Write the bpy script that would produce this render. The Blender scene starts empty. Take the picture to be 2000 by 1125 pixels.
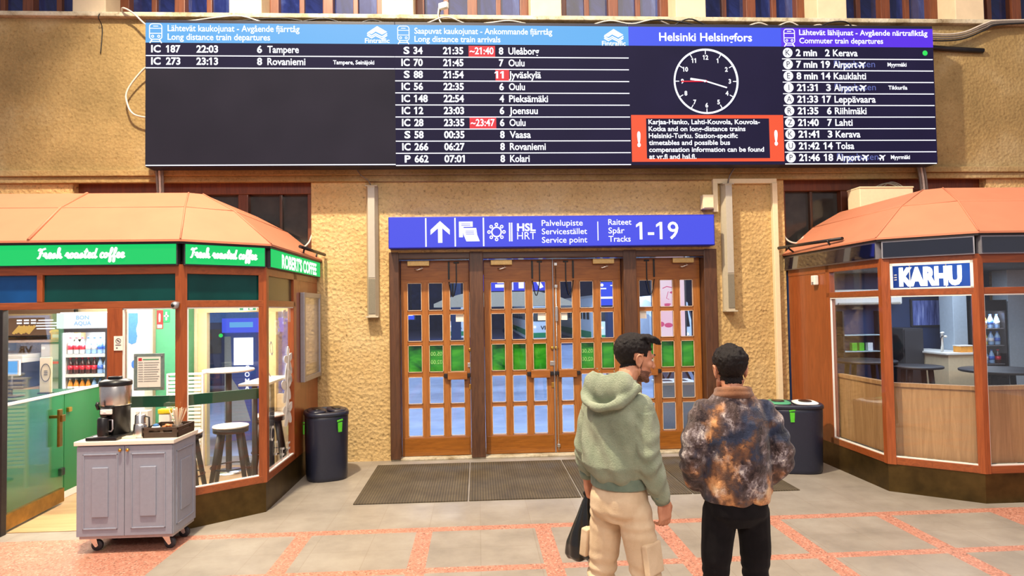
import bpy, bmesh, math, random
from mathutils import Vector, Matrix, noise
random.seed(7)
SC = bpy.context.scene
COL = SC.collection
PI = math.pi

# ------------------------------------------------------------------ camera
cam_data = bpy.data.cameras.new('camera')
cam_data.sensor_width = 36.0
cam_data.lens = 22.5
cam_data.clip_end = 200
cam = bpy.data.objects.new('camera', cam_data)
COL.objects.link(cam)
R_RIGHT = Vector((0.9984092, -0.0539995, -0.0162231))
R_DOWN = Vector((-0.0143975, 0.034027, -0.9993172))
R_FWD = Vector((0.0545147, 0.997961, 0.0331954))
m3 = Matrix((R_RIGHT, -R_DOWN, -R_FWD)).transposed()
cam.matrix_world = Matrix.Translation((0, 0, 1.95)) @ m3.to_4x4()
SC.camera = cam

# ------------------------------------------------------------------ world, exposure
wd = bpy.data.worlds.new('world')
SC.world = wd
wd.use_nodes = True
bg = wd.node_tree.nodes['Background']
bg.inputs[0].default_value = (0.80, 0.77, 0.84, 1)
bg.inputs[1].default_value = 0.42
SC.view_settings.view_transform = 'Standard'
SC.view_settings.look = 'None'
SC.view_settings.exposure = 0.0
SC.view_settings.gamma = 1.0
SC.view_settings.use_curve_mapping = False
SC.cycles.max_bounces = 8
SC.cycles.diffuse_bounces = 3
SC.cycles.glossy_bounces = 3
SC.cycles.transmission_bounces = 4
SC.cycles.transparent_max_bounces = 16
SC.cycles.sample_clamp_indirect = 4.0
SC.cycles.caustics_reflective = False
SC.cycles.caustics_refractive = False
SC.cycles.use_denoising = True

# ------------------------------------------------------------------ lamps of the hall, the kiosks and the platforms, and added fill lights
def lamp(name, kind, loc, power, color, size=0.3, size_y=None, target=None, spot=None):
    d = bpy.data.lights.new(name, kind)
    d.energy = power
    d.color = color
    if kind == 'AREA':
        d.size = size
        if size_y:
            d.shape = 'RECTANGLE'; d.size_y = size_y
    elif kind in ('POINT', 'SPOT'):
        d.shadow_soft_size = size
        if spot:
            d.spot_size = math.radians(spot); d.spot_blend = 0.35
    o = bpy.data.objects.new(name, d)
    o.location = loc
    if target is not None:
        o.rotation_euler = (Vector(target) - Vector(loc)).to_track_quat('-Z', 'Y').to_euler()
    elif kind == 'AREA':
        o.rotation_euler = (0, 0, 0)
    COL.objects.link(o)
    return o
WARM = (1.0, 0.86, 0.62)
COOL = (0.62, 0.78, 1.0)
lamp('hall_pendant_lamp', 'SPOT', (-2.4, 3.5, 10.2), 6400, WARM, 0.16, target=(1.6, 7.8, 1.6), spot=104)
lamp('overhead_fill_light', 'AREA', (1.0, 2.5, 9.5), 700, (1.0, 0.86, 0.72), 9, 5)  # broad soft fill added overhead
lamp('hall_entrance_lamp', 'AREA', (0.5, -4.5, 7.0), 520, (1.0, 0.88, 0.78), 6, 2.5, target=(1, 7.5, 1.8))
lamp('coffee_kiosk_lamp', 'AREA', (-4.1, 7.2, 2.34), 105, (1.0, 0.93, 0.80), 1.7, 1.5)
lamp('coffee_seating_lamp', 'AREA', (-2.85, 7.2, 2.34), 60, (1.0, 0.93, 0.80), 0.8, 1.5)
lamp('fridge_lamp', 'AREA', (-4.74, 8.08, 1.765), 7, (0.86, 0.93, 1.0), 0.4, 0.06, target=(-4.74, 8.25, 1.2))
lamp('bottle_fridge_lamp', 'AREA', (6.63, 8.03, 1.82), 7, (0.80, 0.90, 1.0), 0.4, 0.06, target=(6.63, 8.2, 1.3))
lamp('bar_kiosk_lamp', 'AREA', (5.4, 7.2, 2.34), 45, (0.70, 0.84, 1.0), 1.8, 1.5)
for k, (lx, ly) in enumerate(((-2, 12), (4, 12), (1, 20), (-4, 28), (6, 28))):
    lamp('platform_lamp', 'AREA', (lx, ly, 5.6), 420, COOL, 3.0, 1.0)
for lx, ly in ((2, 46), (9, 42), (10, 34), (-3, 56)):  # unseen lights added to brighten the far trains
    lamp('train_fill_light', 'AREA', (lx, ly, 5.6), 1500, COOL, 3.0, 1.0, target=(lx, ly + 5, 0))

# ------------------------------------------------------------------ helpers
def srgb(r, g, b):
    f = lambda c: c / 12.92 if c <= 0.04045 else ((c + 0.055) / 1.055) ** 2.4
    return (f(r / 255), f(g / 255), f(b / 255), 1.0)

class MB:
    """collects shapes in world coordinates, then links them as one mesh object"""
    def __init__(self, M=None):
        self.bm = bmesh.new()
        self.M = M
        self.mi = 0
        self.smooth = False
    def v(self, p):
        p = Vector(p)
        if self.M is not None:
            p = self.M @ p
        return self.bm.verts.new(p)
    def face(self, vs):
        try:
            f = self.bm.faces.new(vs)
            f.material_index = self.mi
            f.smooth = self.smooth
            return f
        except ValueError:
            return None
    def box(self, x0, x1, y0, y1, z0, z1):
        c = [self.v((x, y, z)) for z in (z0, z1) for y in (y0, y1) for x in (x0, x1)]
        for q in ((0, 1, 3, 2), (4, 6, 7, 5), (0, 4, 5, 1), (2, 3, 7, 6), (0, 2, 6, 4), (1, 5, 7, 3)):
            self.face([c[i] for i in q])
        return self
    def bbox(self, x0, x1, y0, y1, z0, z1, b=0.008, seg=2):
        """box with bevelled edges"""
        t = bmesh.new()
        bmesh.ops.create_cube(t, size=1.0)
        for v in t.verts:
            v.co = Vector(((x0 + x1) / 2 + v.co.x * (x1 - x0), (y0 + y1) / 2 + v.co.y * (y1 - y0), (z0 + z1) / 2 + v.co.z * (z1 - z0)))
        b = min(b, 0.45 * min(abs(x1 - x0), abs(y1 - y0), abs(z1 - z0)))
        bmesh.ops.bevel(t, geom=t.edges[:], offset=b, segments=seg, profile=0.6, affect='EDGES')
        return self.add(t)
    def add(self, t):
        idx = {}
        for v in t.verts:
            idx[v.index if False else v] = self.v(v.co)
        for f in t.faces:
            g = self.face([idx[v] for v in f.verts])
            if g:
                g.smooth = f.smooth or self.smooth
        t.free()
        return self
    def prism(self, poly, z0, z1):
        """plan polygon extruded up"""
        a = [self.v((x, y, z0)) for x, y in poly]
        b = [self.v((x, y, z1)) for x, y in poly]
        n = len(poly)
        for i in range(n):
            self.face([a[i], a[(i + 1) % n], b[(i + 1) % n], b[i]])
        self.face(a[::-1]); self.face(b)
        return self
    def plate(self, poly, y0, y1):
        """outline in x-z extruded along y"""
        a = [self.v((x, y0, z)) for x, z in poly]
        b = [self.v((x, y1, z)) for x, z in poly]
        n = len(poly)
        for i in range(n):
            self.face([a[i], a[(i + 1) % n], b[(i + 1) % n], b[i]])
        self.face(a[::-1]); self.face(b)
        return self
    def quad(self, *ps):
        self.face([self.v(p) for p in ps]); return self
    def tube(self, pts, r, seg=8, cap=True):
        """round bar along a polyline; r a number or a list"""
        pts = [Vector(p) for p in pts]
        n = len(pts)
        rs = r if isinstance(r, (list, tuple)) else [r] * n
        up = Vector((0, 0, 1))
        rings = []
        prev = None
        for i, p in enumerate(pts):
            d = (pts[min(i + 1, n - 1)] - pts[max(i - 1, 0)])
            if d.length < 1e-9:
                d = Vector((0, 0, 1))
            d.normalize()
            if prev is None:
                a = d.orthogonal().normalized()
            else:
                a = (prev - d * prev.dot(d))
                a = a.normalized() if a.length > 1e-6 else d.orthogonal().normalized()
            prev = a
            b = d.cross(a)
            rings.append([self.v(p + (a * math.cos(2 * PI * k / seg) + b * math.sin(2 * PI * k / seg)) * rs[i]) for k in range(seg)])
        for i in range(n - 1):
            for k in range(seg):
                f = self.face([rings[i][k], rings[i][(k + 1) % seg], rings[i + 1][(k + 1) % seg], rings[i + 1][k]])
                if f: f.smooth = True
        if cap:
            self.face(rings[0][::-1]); self.face(rings[-1])
        return self
    def lathe(self, prof, c, seg=24, sx=1.0, sy=1.0, rot=0.0, expo=2.0):
        """profile [(r, z)] turned about the vertical through c; expo > 2 squares the plan"""
        rings = []
        cr, sr = math.cos(rot), math.sin(rot)
        for r, z in prof:
            ring = []
            for k in range(seg):
                t = 2 * PI * k / seg
                ct, st = math.cos(t), math.sin(t)
                ux = math.copysign(abs(ct) ** (2 / expo), ct) * r * sx
                uy = math.copysign(abs(st) ** (2 / expo), st) * r * sy
                ring.append(self.v((c[0] + ux * cr - uy * sr, c[1] + ux * sr + uy * cr, c[2] + z)))
            rings.append(ring)
        for i in range(len(rings) - 1):
            for k in range(seg):
                f = self.face([rings[i][k], rings[i][(k + 1) % seg], rings[i + 1][(k + 1) % seg], rings[i + 1][k]])
                if f: f.smooth = True
        self.face(rings[0][::-1]); self.face(rings[-1])
        return self
    def ball(self, c, rx, ry=None, rz=None, seg=12):
        ry = ry or rx; rz = rz or rx
        prof = [(max(1e-4, math.sin(PI * i / seg)), -math.cos(PI * i / seg)) for i in range(seg + 1)]
        rings = []
        for r, z in prof:
            rings.append([self.v((c[0] + rx * r * math.cos(2 * PI * k / (2 * seg)), c[1] + ry * r * math.sin(2 * PI * k / (2 * seg)), c[2] + rz * z)) for k in range(2 * seg)])
        for i in range(seg):
            for k in range(2 * seg):
                f = self.face([rings[i][k], rings[i][(k + 1) % (2 * seg)], rings[i + 1][(k + 1) % (2 * seg)], rings[i + 1][k]])
                if f: f.smooth = True
        return self
    def build(self, name, mat, parent=None, loc=None, weld=False):
        if weld:
            bmesh.ops.remove_doubles(self.bm, verts=self.bm.verts[:], dist=1e-5)
        bmesh.ops.recalc_face_normals(self.bm, faces=self.bm.faces[:])
        o0 = Vector(loc) if loc is not None else (ORG[parent.name] if parent is not None else Vector((0, 0, 0)))
        for v in self.bm.verts:
            v.co -= o0
        me = bpy.data.meshes.new(name)
        self.bm.to_mesh(me)
        self.bm.free()
        for mm in (mat if isinstance(mat, (list, tuple)) else [mat]):
            me.materials.append(mm)
        return link(name, me, parent, o0)

ORG = {}
def link(name, me, parent=None, org=(0, 0, 0)):
    o = bpy.data.objects.new(name, me)
    COL.objects.link(o)
    ORG[o.name] = Vector(org)
    if parent is not None:
        o.parent = parent
        o.location = Vector(org) - ORG[parent.name]
    else:
        o.location = Vector(org)
    return o

def tag(o, label, cat, group=None, kind=None):
    o['label'] = label
    o['category'] = cat
    if group: o['group'] = group
    if kind: o['kind'] = kind
    return o
def struct(o):
    o['kind'] = 'structure'
    return o
def thing(name, label, cat, loc, group=None):
    o = bpy.data.objects.new(name, None)
    COL.objects.link(o)
    o.location = loc
    o.empty_display_size = 0.1
    ORG[o.name] = Vector(loc)
    return tag(o, label, cat, group)
def copy_tree(o, delta, label=None, group=None, parent=None):
    """a copy of a thing with copies of its parts and sub-parts"""
    c = o.copy()
    COL.objects.link(c)
    if parent is None:
        c.location = o.location + Vector(delta)
        ORG[c.name] = ORG[o.name] + Vector(delta)
        if label: c['label'] = label
        if group: c['group'] = group
    else:
        c.parent = parent
        ORG[c.name] = ORG[o.name] + Vector(delta)
    for ch in list(o.children):
        copy_tree(ch, delta, parent=c)
    return c

def frame(o, u):
    """local x along u (plan direction), local y to its left side, z up, origin o"""
    u = Vector((u[0], u[1], 0)).normalized()
    w = Vector((-u.y, u.x, 0))
    m = Matrix(((u.x, w.x, 0, o[0]), (u.y, w.y, 0, o[1]), (0, 0, 1, o[2] if len(o) > 2 else 0), (0, 0, 0, 1)))
    return m

# writing --------------------------------------------------------------------
def text_mesh(s, bold=0.0, extr=0.0, outline=None):
    c = bpy.data.curves.new('writing', 'FONT')
    c.body = s
    c.size = 1.0
    c.offset = bold
    c.resolution_u = 3
    if outline:
        c.fill_mode = 'NONE'; c.bevel_depth = outline; c.bevel_resolution = 1
    else:
        c.extrude = extr
    o = bpy.data.objects.new('writing', c)
    COL.objects.link(o)
    dg = bpy.context.evaluated_depsgraph_get()
    me = bpy.data.meshes.new_from_object(o.evaluated_get(dg))
    bpy.data.objects.remove(o)
    bpy.data.curves.remove(c)
    if '1' in s:                                   # the figure one gets its upstroke
        bm = bmesh.new(); bm.from_mesh(me)
        for i, ch in enumerate(s):
            if ch != '1': continue
            r = stem_right(s[:i + 1])
            b = bold
            vs = [bm.verts.new((r + px, pz, 0)) for px, pz in ((-0.098, 0.682 + b), (-0.24 - b, 0.585), (-0.24 - b, 0.485 - b), (-0.098, 0.575 - b), (-0.05, 0.6), (-0.05, 0.682))]
            bm.faces.new(vs)
        bm.to_mesh(me); bm.free()
    return me
_stem = {}
def stem_right(prefix):
    if prefix not in _stem:
        c = bpy.data.curves.new('measure', 'FONT'); c.body = prefix; c.size = 1.0
        o = bpy.data.objects.new('measure', c); COL.objects.link(o)
        m = bpy.data.meshes.new_from_object(o.evaluated_get(bpy.context.evaluated_depsgraph_get()))
        _stem[prefix] = max(v.co.x for v in m.vertices)
        bpy.data.objects.remove(o); bpy.data.curves.remove(c); bpy.data.meshes.remove(m)
    return _stem[prefix]
class Writer:
    """lettering laid on a plane: local x along the line of text, local z up, y the plane's depth"""
    def __init__(self, M=None):
        self.bm = bmesh.new(); self.M = M or Matrix.Identity(4)
    def put(self, s, x, z, cap, y, width=None, align='l', bold=0.012, mirror=False, xs=0.92, outline=None, rot=0.0):
        me = text_mesh(s, bold, outline=outline)
        xsx = [v.co.x for v in me.vertices]
        if not xsx: return self
        x0, x1 = min(xsx), max(xsx)
        k = cap / 0.682
        sx = k * xs if width is None else width / (x1 - x0)
        w = sx * (x1 - x0)
        off = {'l': 0, 'r': -w, 'c': -w / 2}[align]
        for v in me.vertices:
            px = (v.co.x - x0) * sx + off
            if mirror: px = -px
            pz = v.co.y * k
            if rot:
                px, pz = px * math.cos(rot) - pz * math.sin(rot), px * math.sin(rot) + pz * math.cos(rot)
            v.co = self.M @ Vector((x + px, y - v.co.z * k, z + pz))
        self.bm.from_mesh(me)
        bpy.data.meshes.remove(me)
        return self
    def build(self, name, mat, parent):
        o0 = ORG[parent.name]
        for v in self.bm.verts: v.co -= o0
        me = bpy.data.meshes.new(name)
        self.bm.to_mesh(me); self.bm.free()
        me.materials.append(mat)
        return link(name, me, parent, o0)

# ------------------------------------------------------------------ materials
class N:
    """small node-tree writer"""
    def __init__(self, name):
        self.m = bpy.data.materials.new(name)
        self.m.use_nodes = True
        self.t = self.m.node_tree
        self.b = self.t.nodes['Principled BSDF']
        self.out = self.t.nodes['Material Output']
    def n(self, kind, **k):
        o = self.t.nodes.new(kind)
        for a, b in k.items(): setattr(o, a, b)
        return o
    def l(self, a, b): self.t.links.new(a, b)
    def co(self, scale=(1, 1, 1), kind='Object', rot=(0, 0, 0)):
        c = self.n('ShaderNodeTexCoord'); mp = self.n('ShaderNodeMapping')
        mp.inputs['Scale'].default_value = scale
        mp.inputs['Rotation'].default_value = rot
        self.l(c.outputs[kind], mp.inputs[0])
        return mp.outputs[0]
    def noise(self, vec, scale, detail=4, rough=0.6, dist=0.0):
        o = self.n('ShaderNodeTexNoise')
        o.inputs['Scale'].default_value = scale; o.inputs['Detail'].default_value = detail
        o.inputs['Roughness'].default_value = rough; o.inputs['Distortion'].default_value = dist
        self.l(vec, o.inputs['Vector'])
        return o.outputs[0]
    def ramp(self, fac, stops):
        o = self.n('ShaderNodeValToRGB')
        e = o.color_ramp.elements
        e[0].position, e[0].color = stops[0]
        e[1].position, e[1].color = stops[-1]
        for p, c in stops[1:-1]:
            x = e.new(p); x.color = c
        self.l(fac, o.inputs[0])
        return o.outputs[0]
    def mix(self, fac, a, b, mode='MIX'):
        o = self.n('ShaderNodeMix', data_type='RGBA', blend_type=mode)
        for s, v in ((0, fac), (6, a), (7, b)):
            if hasattr(v, 'is_linked') or isinstance(v, bpy.types.NodeSocket): self.l(v, o.inputs[s])
            else: o.inputs[s].default_value = v
        return o.outputs[2]
    def bump(self, h, strength=0.3, dist=0.01):
        o = self.n('ShaderNodeBump')
        o.inputs['Strength'].default_value = strength; o.inputs['Distance'].default_value = dist
        self.l(h, o.inputs['Height']); self.l(o.outputs[0], self.b.inputs['Normal'])
    def set(self, **k):
        for a, v in k.items():
            i = self.b.inputs[{'color': 'Base Color', 'rough': 'Roughness', 'metal': 'Metallic', 'spec': 'Specular IOR Level', 'coat': 'Coat Weight', 'alpha': 'Alpha', 'emit': 'Emission Color', 'power': 'Emission Strength', 'sheen': 'Sheen Weight'}[a]]
            if isinstance(v, bpy.types.NodeSocket): self.l(v, i)
            else: i.default_value = v
        return self
def plain(name, c, rough=0.5, metal=0.0, spec=0.5, var=0.12, scale=30, coat=0.0):
    """painted or moulded surface with faint mottling"""
    k = N(name)
    f = k.noise(k.co(), scale, 3)
    lo = tuple(x * (1 - var) for x in c[:3]) + (1,); hi = tuple(min(1, x * (1 + var)) for x in c[:3]) + (1,)
    k.set(color=k.ramp(f, [(0.3, lo), (0.7, hi)]), rough=rough, metal=metal, spec=spec, coat=coat)
    return k.m
def glow(name, c, s=1.0):
    k = N(name)
    k.set(color=(0.01, 0.01, 0.01, 1), emit=c, power=s, rough=0.6, spec=0.15)
    return k.m
def wood(name, dark, light, axis='z', rough=0.35, scale=1.0, coat=0.25):
    k = N(name)
    sc = {'z': (9, 9, 0.8), 'x': (0.8, 9, 9), 'y': (9, 0.8, 9)}[axis]
    v = k.co(tuple(s * scale for s in sc))
    f = k.noise(v, 3.0, 6, 0.65, 1.2)
    g = k.noise(k.co(), 1.3, 3)
    col = k.ramp(f, [(0.28, dark), (0.5, tuple((a + b) / 2 for a, b in zip(dark, light))), (0.72, light)])
    col = k.mix(k.ramp(g, [(0.35, (0.75, 0.75, 0.75, 1)), (0.65, (1.1, 1.1, 1.1, 1))]), (0, 0, 0, 1), col, 'MIX') if False else col
    k.set(color=col, rough=rough, coat=coat)
    k.bump(f, 0.08, 0.003)
    return k.m
def glass(name, tint=(1, 1, 1, 1), refl=1.0, rough=0.0):
    """thin clear pane: lets light through and mirrors at grazing angles"""
    k = N(name)
    tr = k.n('ShaderNodeBsdfTransparent'); tr.inputs[0].default_value = tint
    gl = k.n('ShaderNodeBsdfGlossy'); gl.inputs['Roughness'].default_value = rough
    gl.inputs[0].default_value = (refl, refl, refl, 1)
    fr = k.n('ShaderNodeFresnel')
    ge = k.n('ShaderNodeNewGeometry'); mr = k.n('ShaderNodeMapRange')
    mr.inputs['To Min'].default_value = 1.5; mr.inputs['To Max'].default_value = 1 / 1.5      # same mirror strength on both faces of the pane
    k.l(ge.outputs['Backfacing'], mr.inputs['Value']); k.l(mr.outputs[0], fr.inputs[0])
    mx = k.n('ShaderNodeMixShader')
    k.l(fr.outputs[0], mx.inputs[0]); k.l(tr.outputs[0], mx.inputs[1]); k.l(gl.outputs[0], mx.inputs[2])
    k.l(mx.outputs[0], k.out.inputs[0])
    return k.m

M = {}
# coarse ochre stucco
def stucco(name, a, b, c, grain, bump, big=0.9, pit=0.4):
    k = N(name)
    v = k.co(kind='Object')
    large = k.noise(v, big, 5, 0.6)
    fine = k.noise(v, grain, 5, 0.7, 0.6)
    spots = k.n('ShaderNodeTexVoronoi'); spots.inputs['Scale'].default_value = grain * 0.8
    k.l(v, spots.inputs['Vector'])
    col = k.ramp(large, [(0.30, a), (0.5, b), (0.72, c)])
    pits = k.ramp(fine, [(0.30, (pit, pit * 0.9, pit * 0.8, 1)), (0.42, (0.86, 0.86, 0.86, 1)), (0.7, (1.06, 1.06, 1.04, 1))])
    k.set(color=k.mix(1.0, col, pits, 'MULTIPLY'), rough=0.9, spec=0.2)
    h = k.mix(0.5, fine, spots.outputs['Distance'])
    k.bump(h, bump, 0.03)
    return k.m
M['plaster'] = stucco('ochre_stucco', srgb(192, 158, 106), srgb(210, 176, 122), srgb(220, 192, 144), 26, 0.85, pit=0.34)
M['plaster_smooth'] = stucco('worn_plaster', srgb(140, 117, 78), srgb(166, 139, 94), srgb(190, 169, 130), 30, 0.5, 0.7, pit=0.62)
M['pillar'] = plain('cream_pillar_paint', srgb(216, 194, 164), 0.8, var=0.06, scale=6)
M['sill'] = stucco('chipped_sill', srgb(150, 132, 104), srgb(196, 184, 160), srgb(216, 206, 188), 22, 0.4, 4)
# floor
def stone(name, a, b, c, rough, speck=None):
    k = N(name)
    v = k.co(kind='Object')
    f = k.noise(v, 2.2, 6, 0.65)
    col = k.ramp(f, [(0.3, a), (0.5, b), (0.7, c)])
    if speck:
        vo = k.n('ShaderNodeTexVoronoi'); vo.inputs['Scale'].default_value = 80
        k.l(v, vo.inputs['Vector'])
        col = k.mix(0.75, col, k.ramp(vo.outputs['Color'], speck))
    else:
        br = k.n('ShaderNodeTexBrick')
        br.inputs['Scale'].default_value = 1.0
        br.inputs['Brick Width'].default_value = 0.46; br.inputs['Row Height'].default_value = 0.445
        br.inputs['Mortar Size'].default_value = 0.004; br.inputs['Mortar Smooth'].default_value = 0.2
        br.inputs['Color1'].default_value = (1, 1, 1, 1); br.inputs['Color2'].default_value = (0.93, 0.93, 0.93, 1)
        br.offset = 0.0
        br.inputs['Mortar'].default_value = (0.86, 0.83, 0.80, 1)
        k.l(v, br.inputs['Vector'])
        col = k.mix(1.0, col, br.outputs['Color'], 'MULTIPLY')
    st = k.noise(v, 0.7, 4)
    k.set(color=col, rough=k.ramp(st, [(0.3, (rough - 0.10,) * 3 + (1,)), (0.7, (rough + 0.12,) * 3 + (1,))]), spec=0.5)
    k.bump(k.noise(v, 60, 3), 0.06, 0.002)
    return k.m
M['stone'] = stone('grey_stone_tile', srgb(134, 125, 115), srgb(150, 140, 129), srgb(162, 153, 142), 0.40)
M['pink'] = stone('pink_granite_band', srgb(170, 112, 92), srgb(180, 122, 102), srgb(188, 134, 114), 0.42,
                  [(0.08, srgb(104, 70, 58)), (0.35, srgb(178, 118, 98)), (0.75, srgb(192, 136, 116)), (0.95, srgb(214, 178, 160))])
M['pavement'] = stone('platform_paving', srgb(150, 164, 196), srgb(164, 178, 208), srgb(180, 192, 218), 0.5)
def rubber():
    k = N('ribbed_rubber_mat')
    w = k.n('ShaderNodeTexWave', wave_type='BANDS', bands_direction='X')
    w.inputs['Scale'].default_value = 11.0
    k.l(k.co(kind='Object'), w.inputs['Vector'])
    f = k.noise(k.co(), 3, 5)
    base = k.ramp(f, [(0.3, srgb(70, 58, 42)), (0.7, srgb(98, 84, 62))])
    k.set(color=k.mix(1.0, base, k.ramp(w.outputs[0], [(0.2, (0.55, 0.55, 0.55, 1)), (0.7, (1, 1, 1, 1))]), 'MULTIPLY'), rough=0.75)
    k.bump(w.outputs[0], 0.5, 0.004)
    return k.m
M['mat'] = rubber()
# wood, metal
M['door_wood'] = wood('varnished_door_oak', srgb(134, 78, 30), srgb(178, 112, 50), 'z', 0.3)
M['door_wood_x'] = wood('varnished_door_oak_rail', srgb(128, 72, 28), srgb(170, 106, 46), 'x', 0.3)
M['jamb'] = wood('dark_jamb_wood', srgb(62, 36, 22), srgb(98, 62, 38), 'z', 0.4)
M['jamb_x'] = wood('dark_head_wood', srgb(62, 36, 22), srgb(98, 62, 38), 'x', 0.35)
M['kiosk_wood'] = wood('kiosk_redwood', srgb(126, 60, 26), srgb(164, 84, 40), 'z', 0.35)
M['kiosk_wood_x'] = wood('kiosk_redwood_rail', srgb(122, 60, 28), srgb(160, 84, 42), 'x', 0.35)
M['window_wood'] = wood('brown_window_wood', srgb(84, 40, 20), srgb(120, 62, 32), 'z', 0.5)
M['plywood'] = wood('pale_bench_plywood', srgb(146, 108, 68), srgb(186, 146, 100), 'z', 0.5, 0.6)
M['floor_wood'] = wood('kiosk_floor_board', srgb(166, 130, 90), srgb(196, 162, 120), 'x', 0.4, 0.5)
M['roof'] = plain('salmon_roof_sheet', srgb(194, 122, 92), 0.6, var=0.05, scale=3)
M['bronze'] = plain('bronze_plinth', srgb(84, 66, 34), 0.42, 0.75, var=0.35, scale=5)
M['brass'] = plain('worn_brass', srgb(206, 156, 72), 0.32, 0.9, var=0.15, scale=12)
M['steel'] = plain('brushed_steel', srgb(226, 222, 216), 0.27, 1.0, var=0.05)
M['alu'] = plain('grey_aluminium', srgb(168, 166, 174), 0.38, 0.6, var=0.05)
M['dark_metal'] = plain('dark_metal', srgb(46, 42, 44), 0.45, 0.5)
M['black'] = plain('black_plastic', srgb(22, 21, 24), 0.35, var=0.2)
M['charcoal'] = plain('charcoal_frame', srgb(42, 40, 46), 0.5)
M['white'] = plain('white_paint', srgb(236, 232, 226), 0.5, var=0.03)
M['cream'] = plain('cream_box_plastic', srgb(232, 214, 178), 0.5, var=0.04)
M['beige_metal'] = plain('beige_lamp_metal', srgb(186, 174, 152), 0.45, var=0.05)
M['diffuser'] = plain('unlit_diffuser', srgb(178, 170, 158), 0.3, var=0.03)
M['grille'] = plain('grey_speaker_grille', srgb(124, 116, 100), 0.6, var=0.2, scale=200)
M['cable_white'] = plain('white_cable', srgb(206, 196, 184), 0.5)
M['cable_black'] = plain('black_cable', srgb(26, 24, 26), 0.5)
M['cable_grey'] = plain('grey_cable', srgb(120, 112, 106), 0.5)
M['green_paint'] = plain('green_counter_paint', srgb(30, 114, 64), 0.35, var=0.06, scale=4)
M['green_light'] = plain('pale_green_paint', srgb(72, 152, 112), 0.5, var=0.04)
M['green_dark'] = plain('dark_green_strip', srgb(18, 74, 52), 0.4, var=0.1)
M['teal_panel'] = plain('dark_teal_panel', srgb(4, 58, 56), 0.12, var=0.25, scale=2)
M['blue_panel'] = plain('dark_blue_panel', srgb(14, 66, 124), 0.12, var=0.3, scale=2)
M['olive_panel'] = plain('olive_panel', srgb(84, 84, 58), 0.2, var=0.15, scale=4)
M['navy_panel'] = plain('gloss_navy_fascia', srgb(10, 16, 34), 0.05, var=0.15, scale=3, spec=1.0, coat=1.0)
M['navy_wall'] = plain('navy_wall_paint', srgb(34, 52, 92), 0.6, var=0.15, scale=3)
M['grey_wall'] = plain('pale_grey_wall', srgb(176, 190, 204), 0.6, var=0.05)
M['bin'] = plain('bin_charcoal_plastic', srgb(32, 35, 52), 0.34, var=0.12, scale=60)
M['lime'] = plain('lime_green_emblem', srgb(84, 190, 44), 0.5)
M['cart'] = plain('grey_lilac_cart_paint', srgb(144, 148, 164), 0.42, var=0.04)
M['cart_top'] = plain('white_laminate', srgb(240, 228, 214), 0.3, var=0.02)
M['paper'] = plain('paper', srgb(240, 232, 220), 0.7, var=0.02)
M['red'] = plain('red_print', srgb(206, 38, 40), 0.5)
M['ink'] = plain('dark_print', srgb(40, 38, 44), 0.6)
M['ink_blue'] = plain('blue_print', srgb(60, 116, 176), 0.6)
M['grey_print'] = plain('grey_print', srgb(150, 146, 140), 0.6)
M['green_print'] = plain('green_print', srgb(34, 150, 90), 0.5)
M['copper'] = plain('copper_sheet', srgb(214, 148, 112), 0.2, 1.0, var=0.08)
M['orange'] = plain('orange_box', srgb(236, 160, 60), 0.5)
M['yellow'] = plain('yellow_lid', srgb(240, 206, 40), 0.4)
M['stir_wood'] = plain('birch_stirrer', srgb(236, 214, 186), 0.7, var=0.08)
M['tray'] = plain('dark_brown_tray', srgb(66, 48, 36), 0.5, var=0.2)
M['dark_pane'] = plain('dark_window_pane', srgb(66, 63, 60), 0.12, var=0.3, scale=3)
M['glass'] = glass('clear_glass')
M['glass_door'] = glass('door_glass', (0.93, 0.96, 1.0, 1))
# lit things
WHITE_E = (1, 1, 1, 1)
M['led_white'] = glow('led_white', (0.92, 0.93, 1.0, 1), 1.5)
M['led_dim'] = glow('led_dim_blue', srgb(108, 120, 200), 0.8)
M['led_red'] = glow('led_red', srgb(236, 40, 60), 1.0)
M['led_orange'] = glow('led_orange_red', srgb(250, 88, 52), 1.0)
M['led_green'] = glow('led_green', srgb(40, 224, 90), 1.1)
M['led_head'] = glow('led_light_blue', srgb(96, 178, 244), 1.0)
M['led_head_blue'] = glow('led_royal_blue', srgb(66, 92, 246), 1.0)
M['led_head_violet'] = glow('led_violet', srgb(92, 44, 236), 1.0)
def screen(name, a, b):
    k = N(name)
    f = k.noise(k.co(), 0.8, 2)
    k.set(color=(0.01, 0.01, 0.012, 1), emit=k.ramp(f, [(0.35, a), (0.65, b)]), power=1.0, rough=0.9, spec=0.0)
    return k.m
M['led_off'] = screen('led_dark_screen', srgb(34, 30, 42), srgb(45, 39, 51))
M['led_field'] = screen('led_timetable_field', srgb(16, 13, 50), srgb(25, 19, 58))
M['led_case'] = plain('board_case', srgb(16, 18, 44), 0.5)
M['sign_blue'] = glow('lit_sign_blue', srgb(72, 82, 236), 1.0)
M['sign_edge'] = plain('sign_blue_edge', srgb(24, 34, 170), 0.4)
M['sign_green'] = glow('lit_sign_green', srgb(6, 210, 106), 1.0)
M['brass_dark'] = plain('tarnished_brass', srgb(150, 112, 48), 0.35, 0.85, var=0.25, scale=9)
M['sign_white'] = glow('lit_sign_white', (1, 1, 1, 1), 1.25)
M['neon'] = glow('neon_tube', (0.86, 0.92, 1.0, 1), 4.0)
M['neon_back'] = screen('neon_box_back', srgb(16, 46, 120), srgb(50, 96, 190))
M['exit_green'] = glow('exit_sign_green', srgb(60, 190, 120), 1.0)
M['strip_light'] = glow('strip_light', (0.92, 0.96, 1, 1), 2.5)

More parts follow.
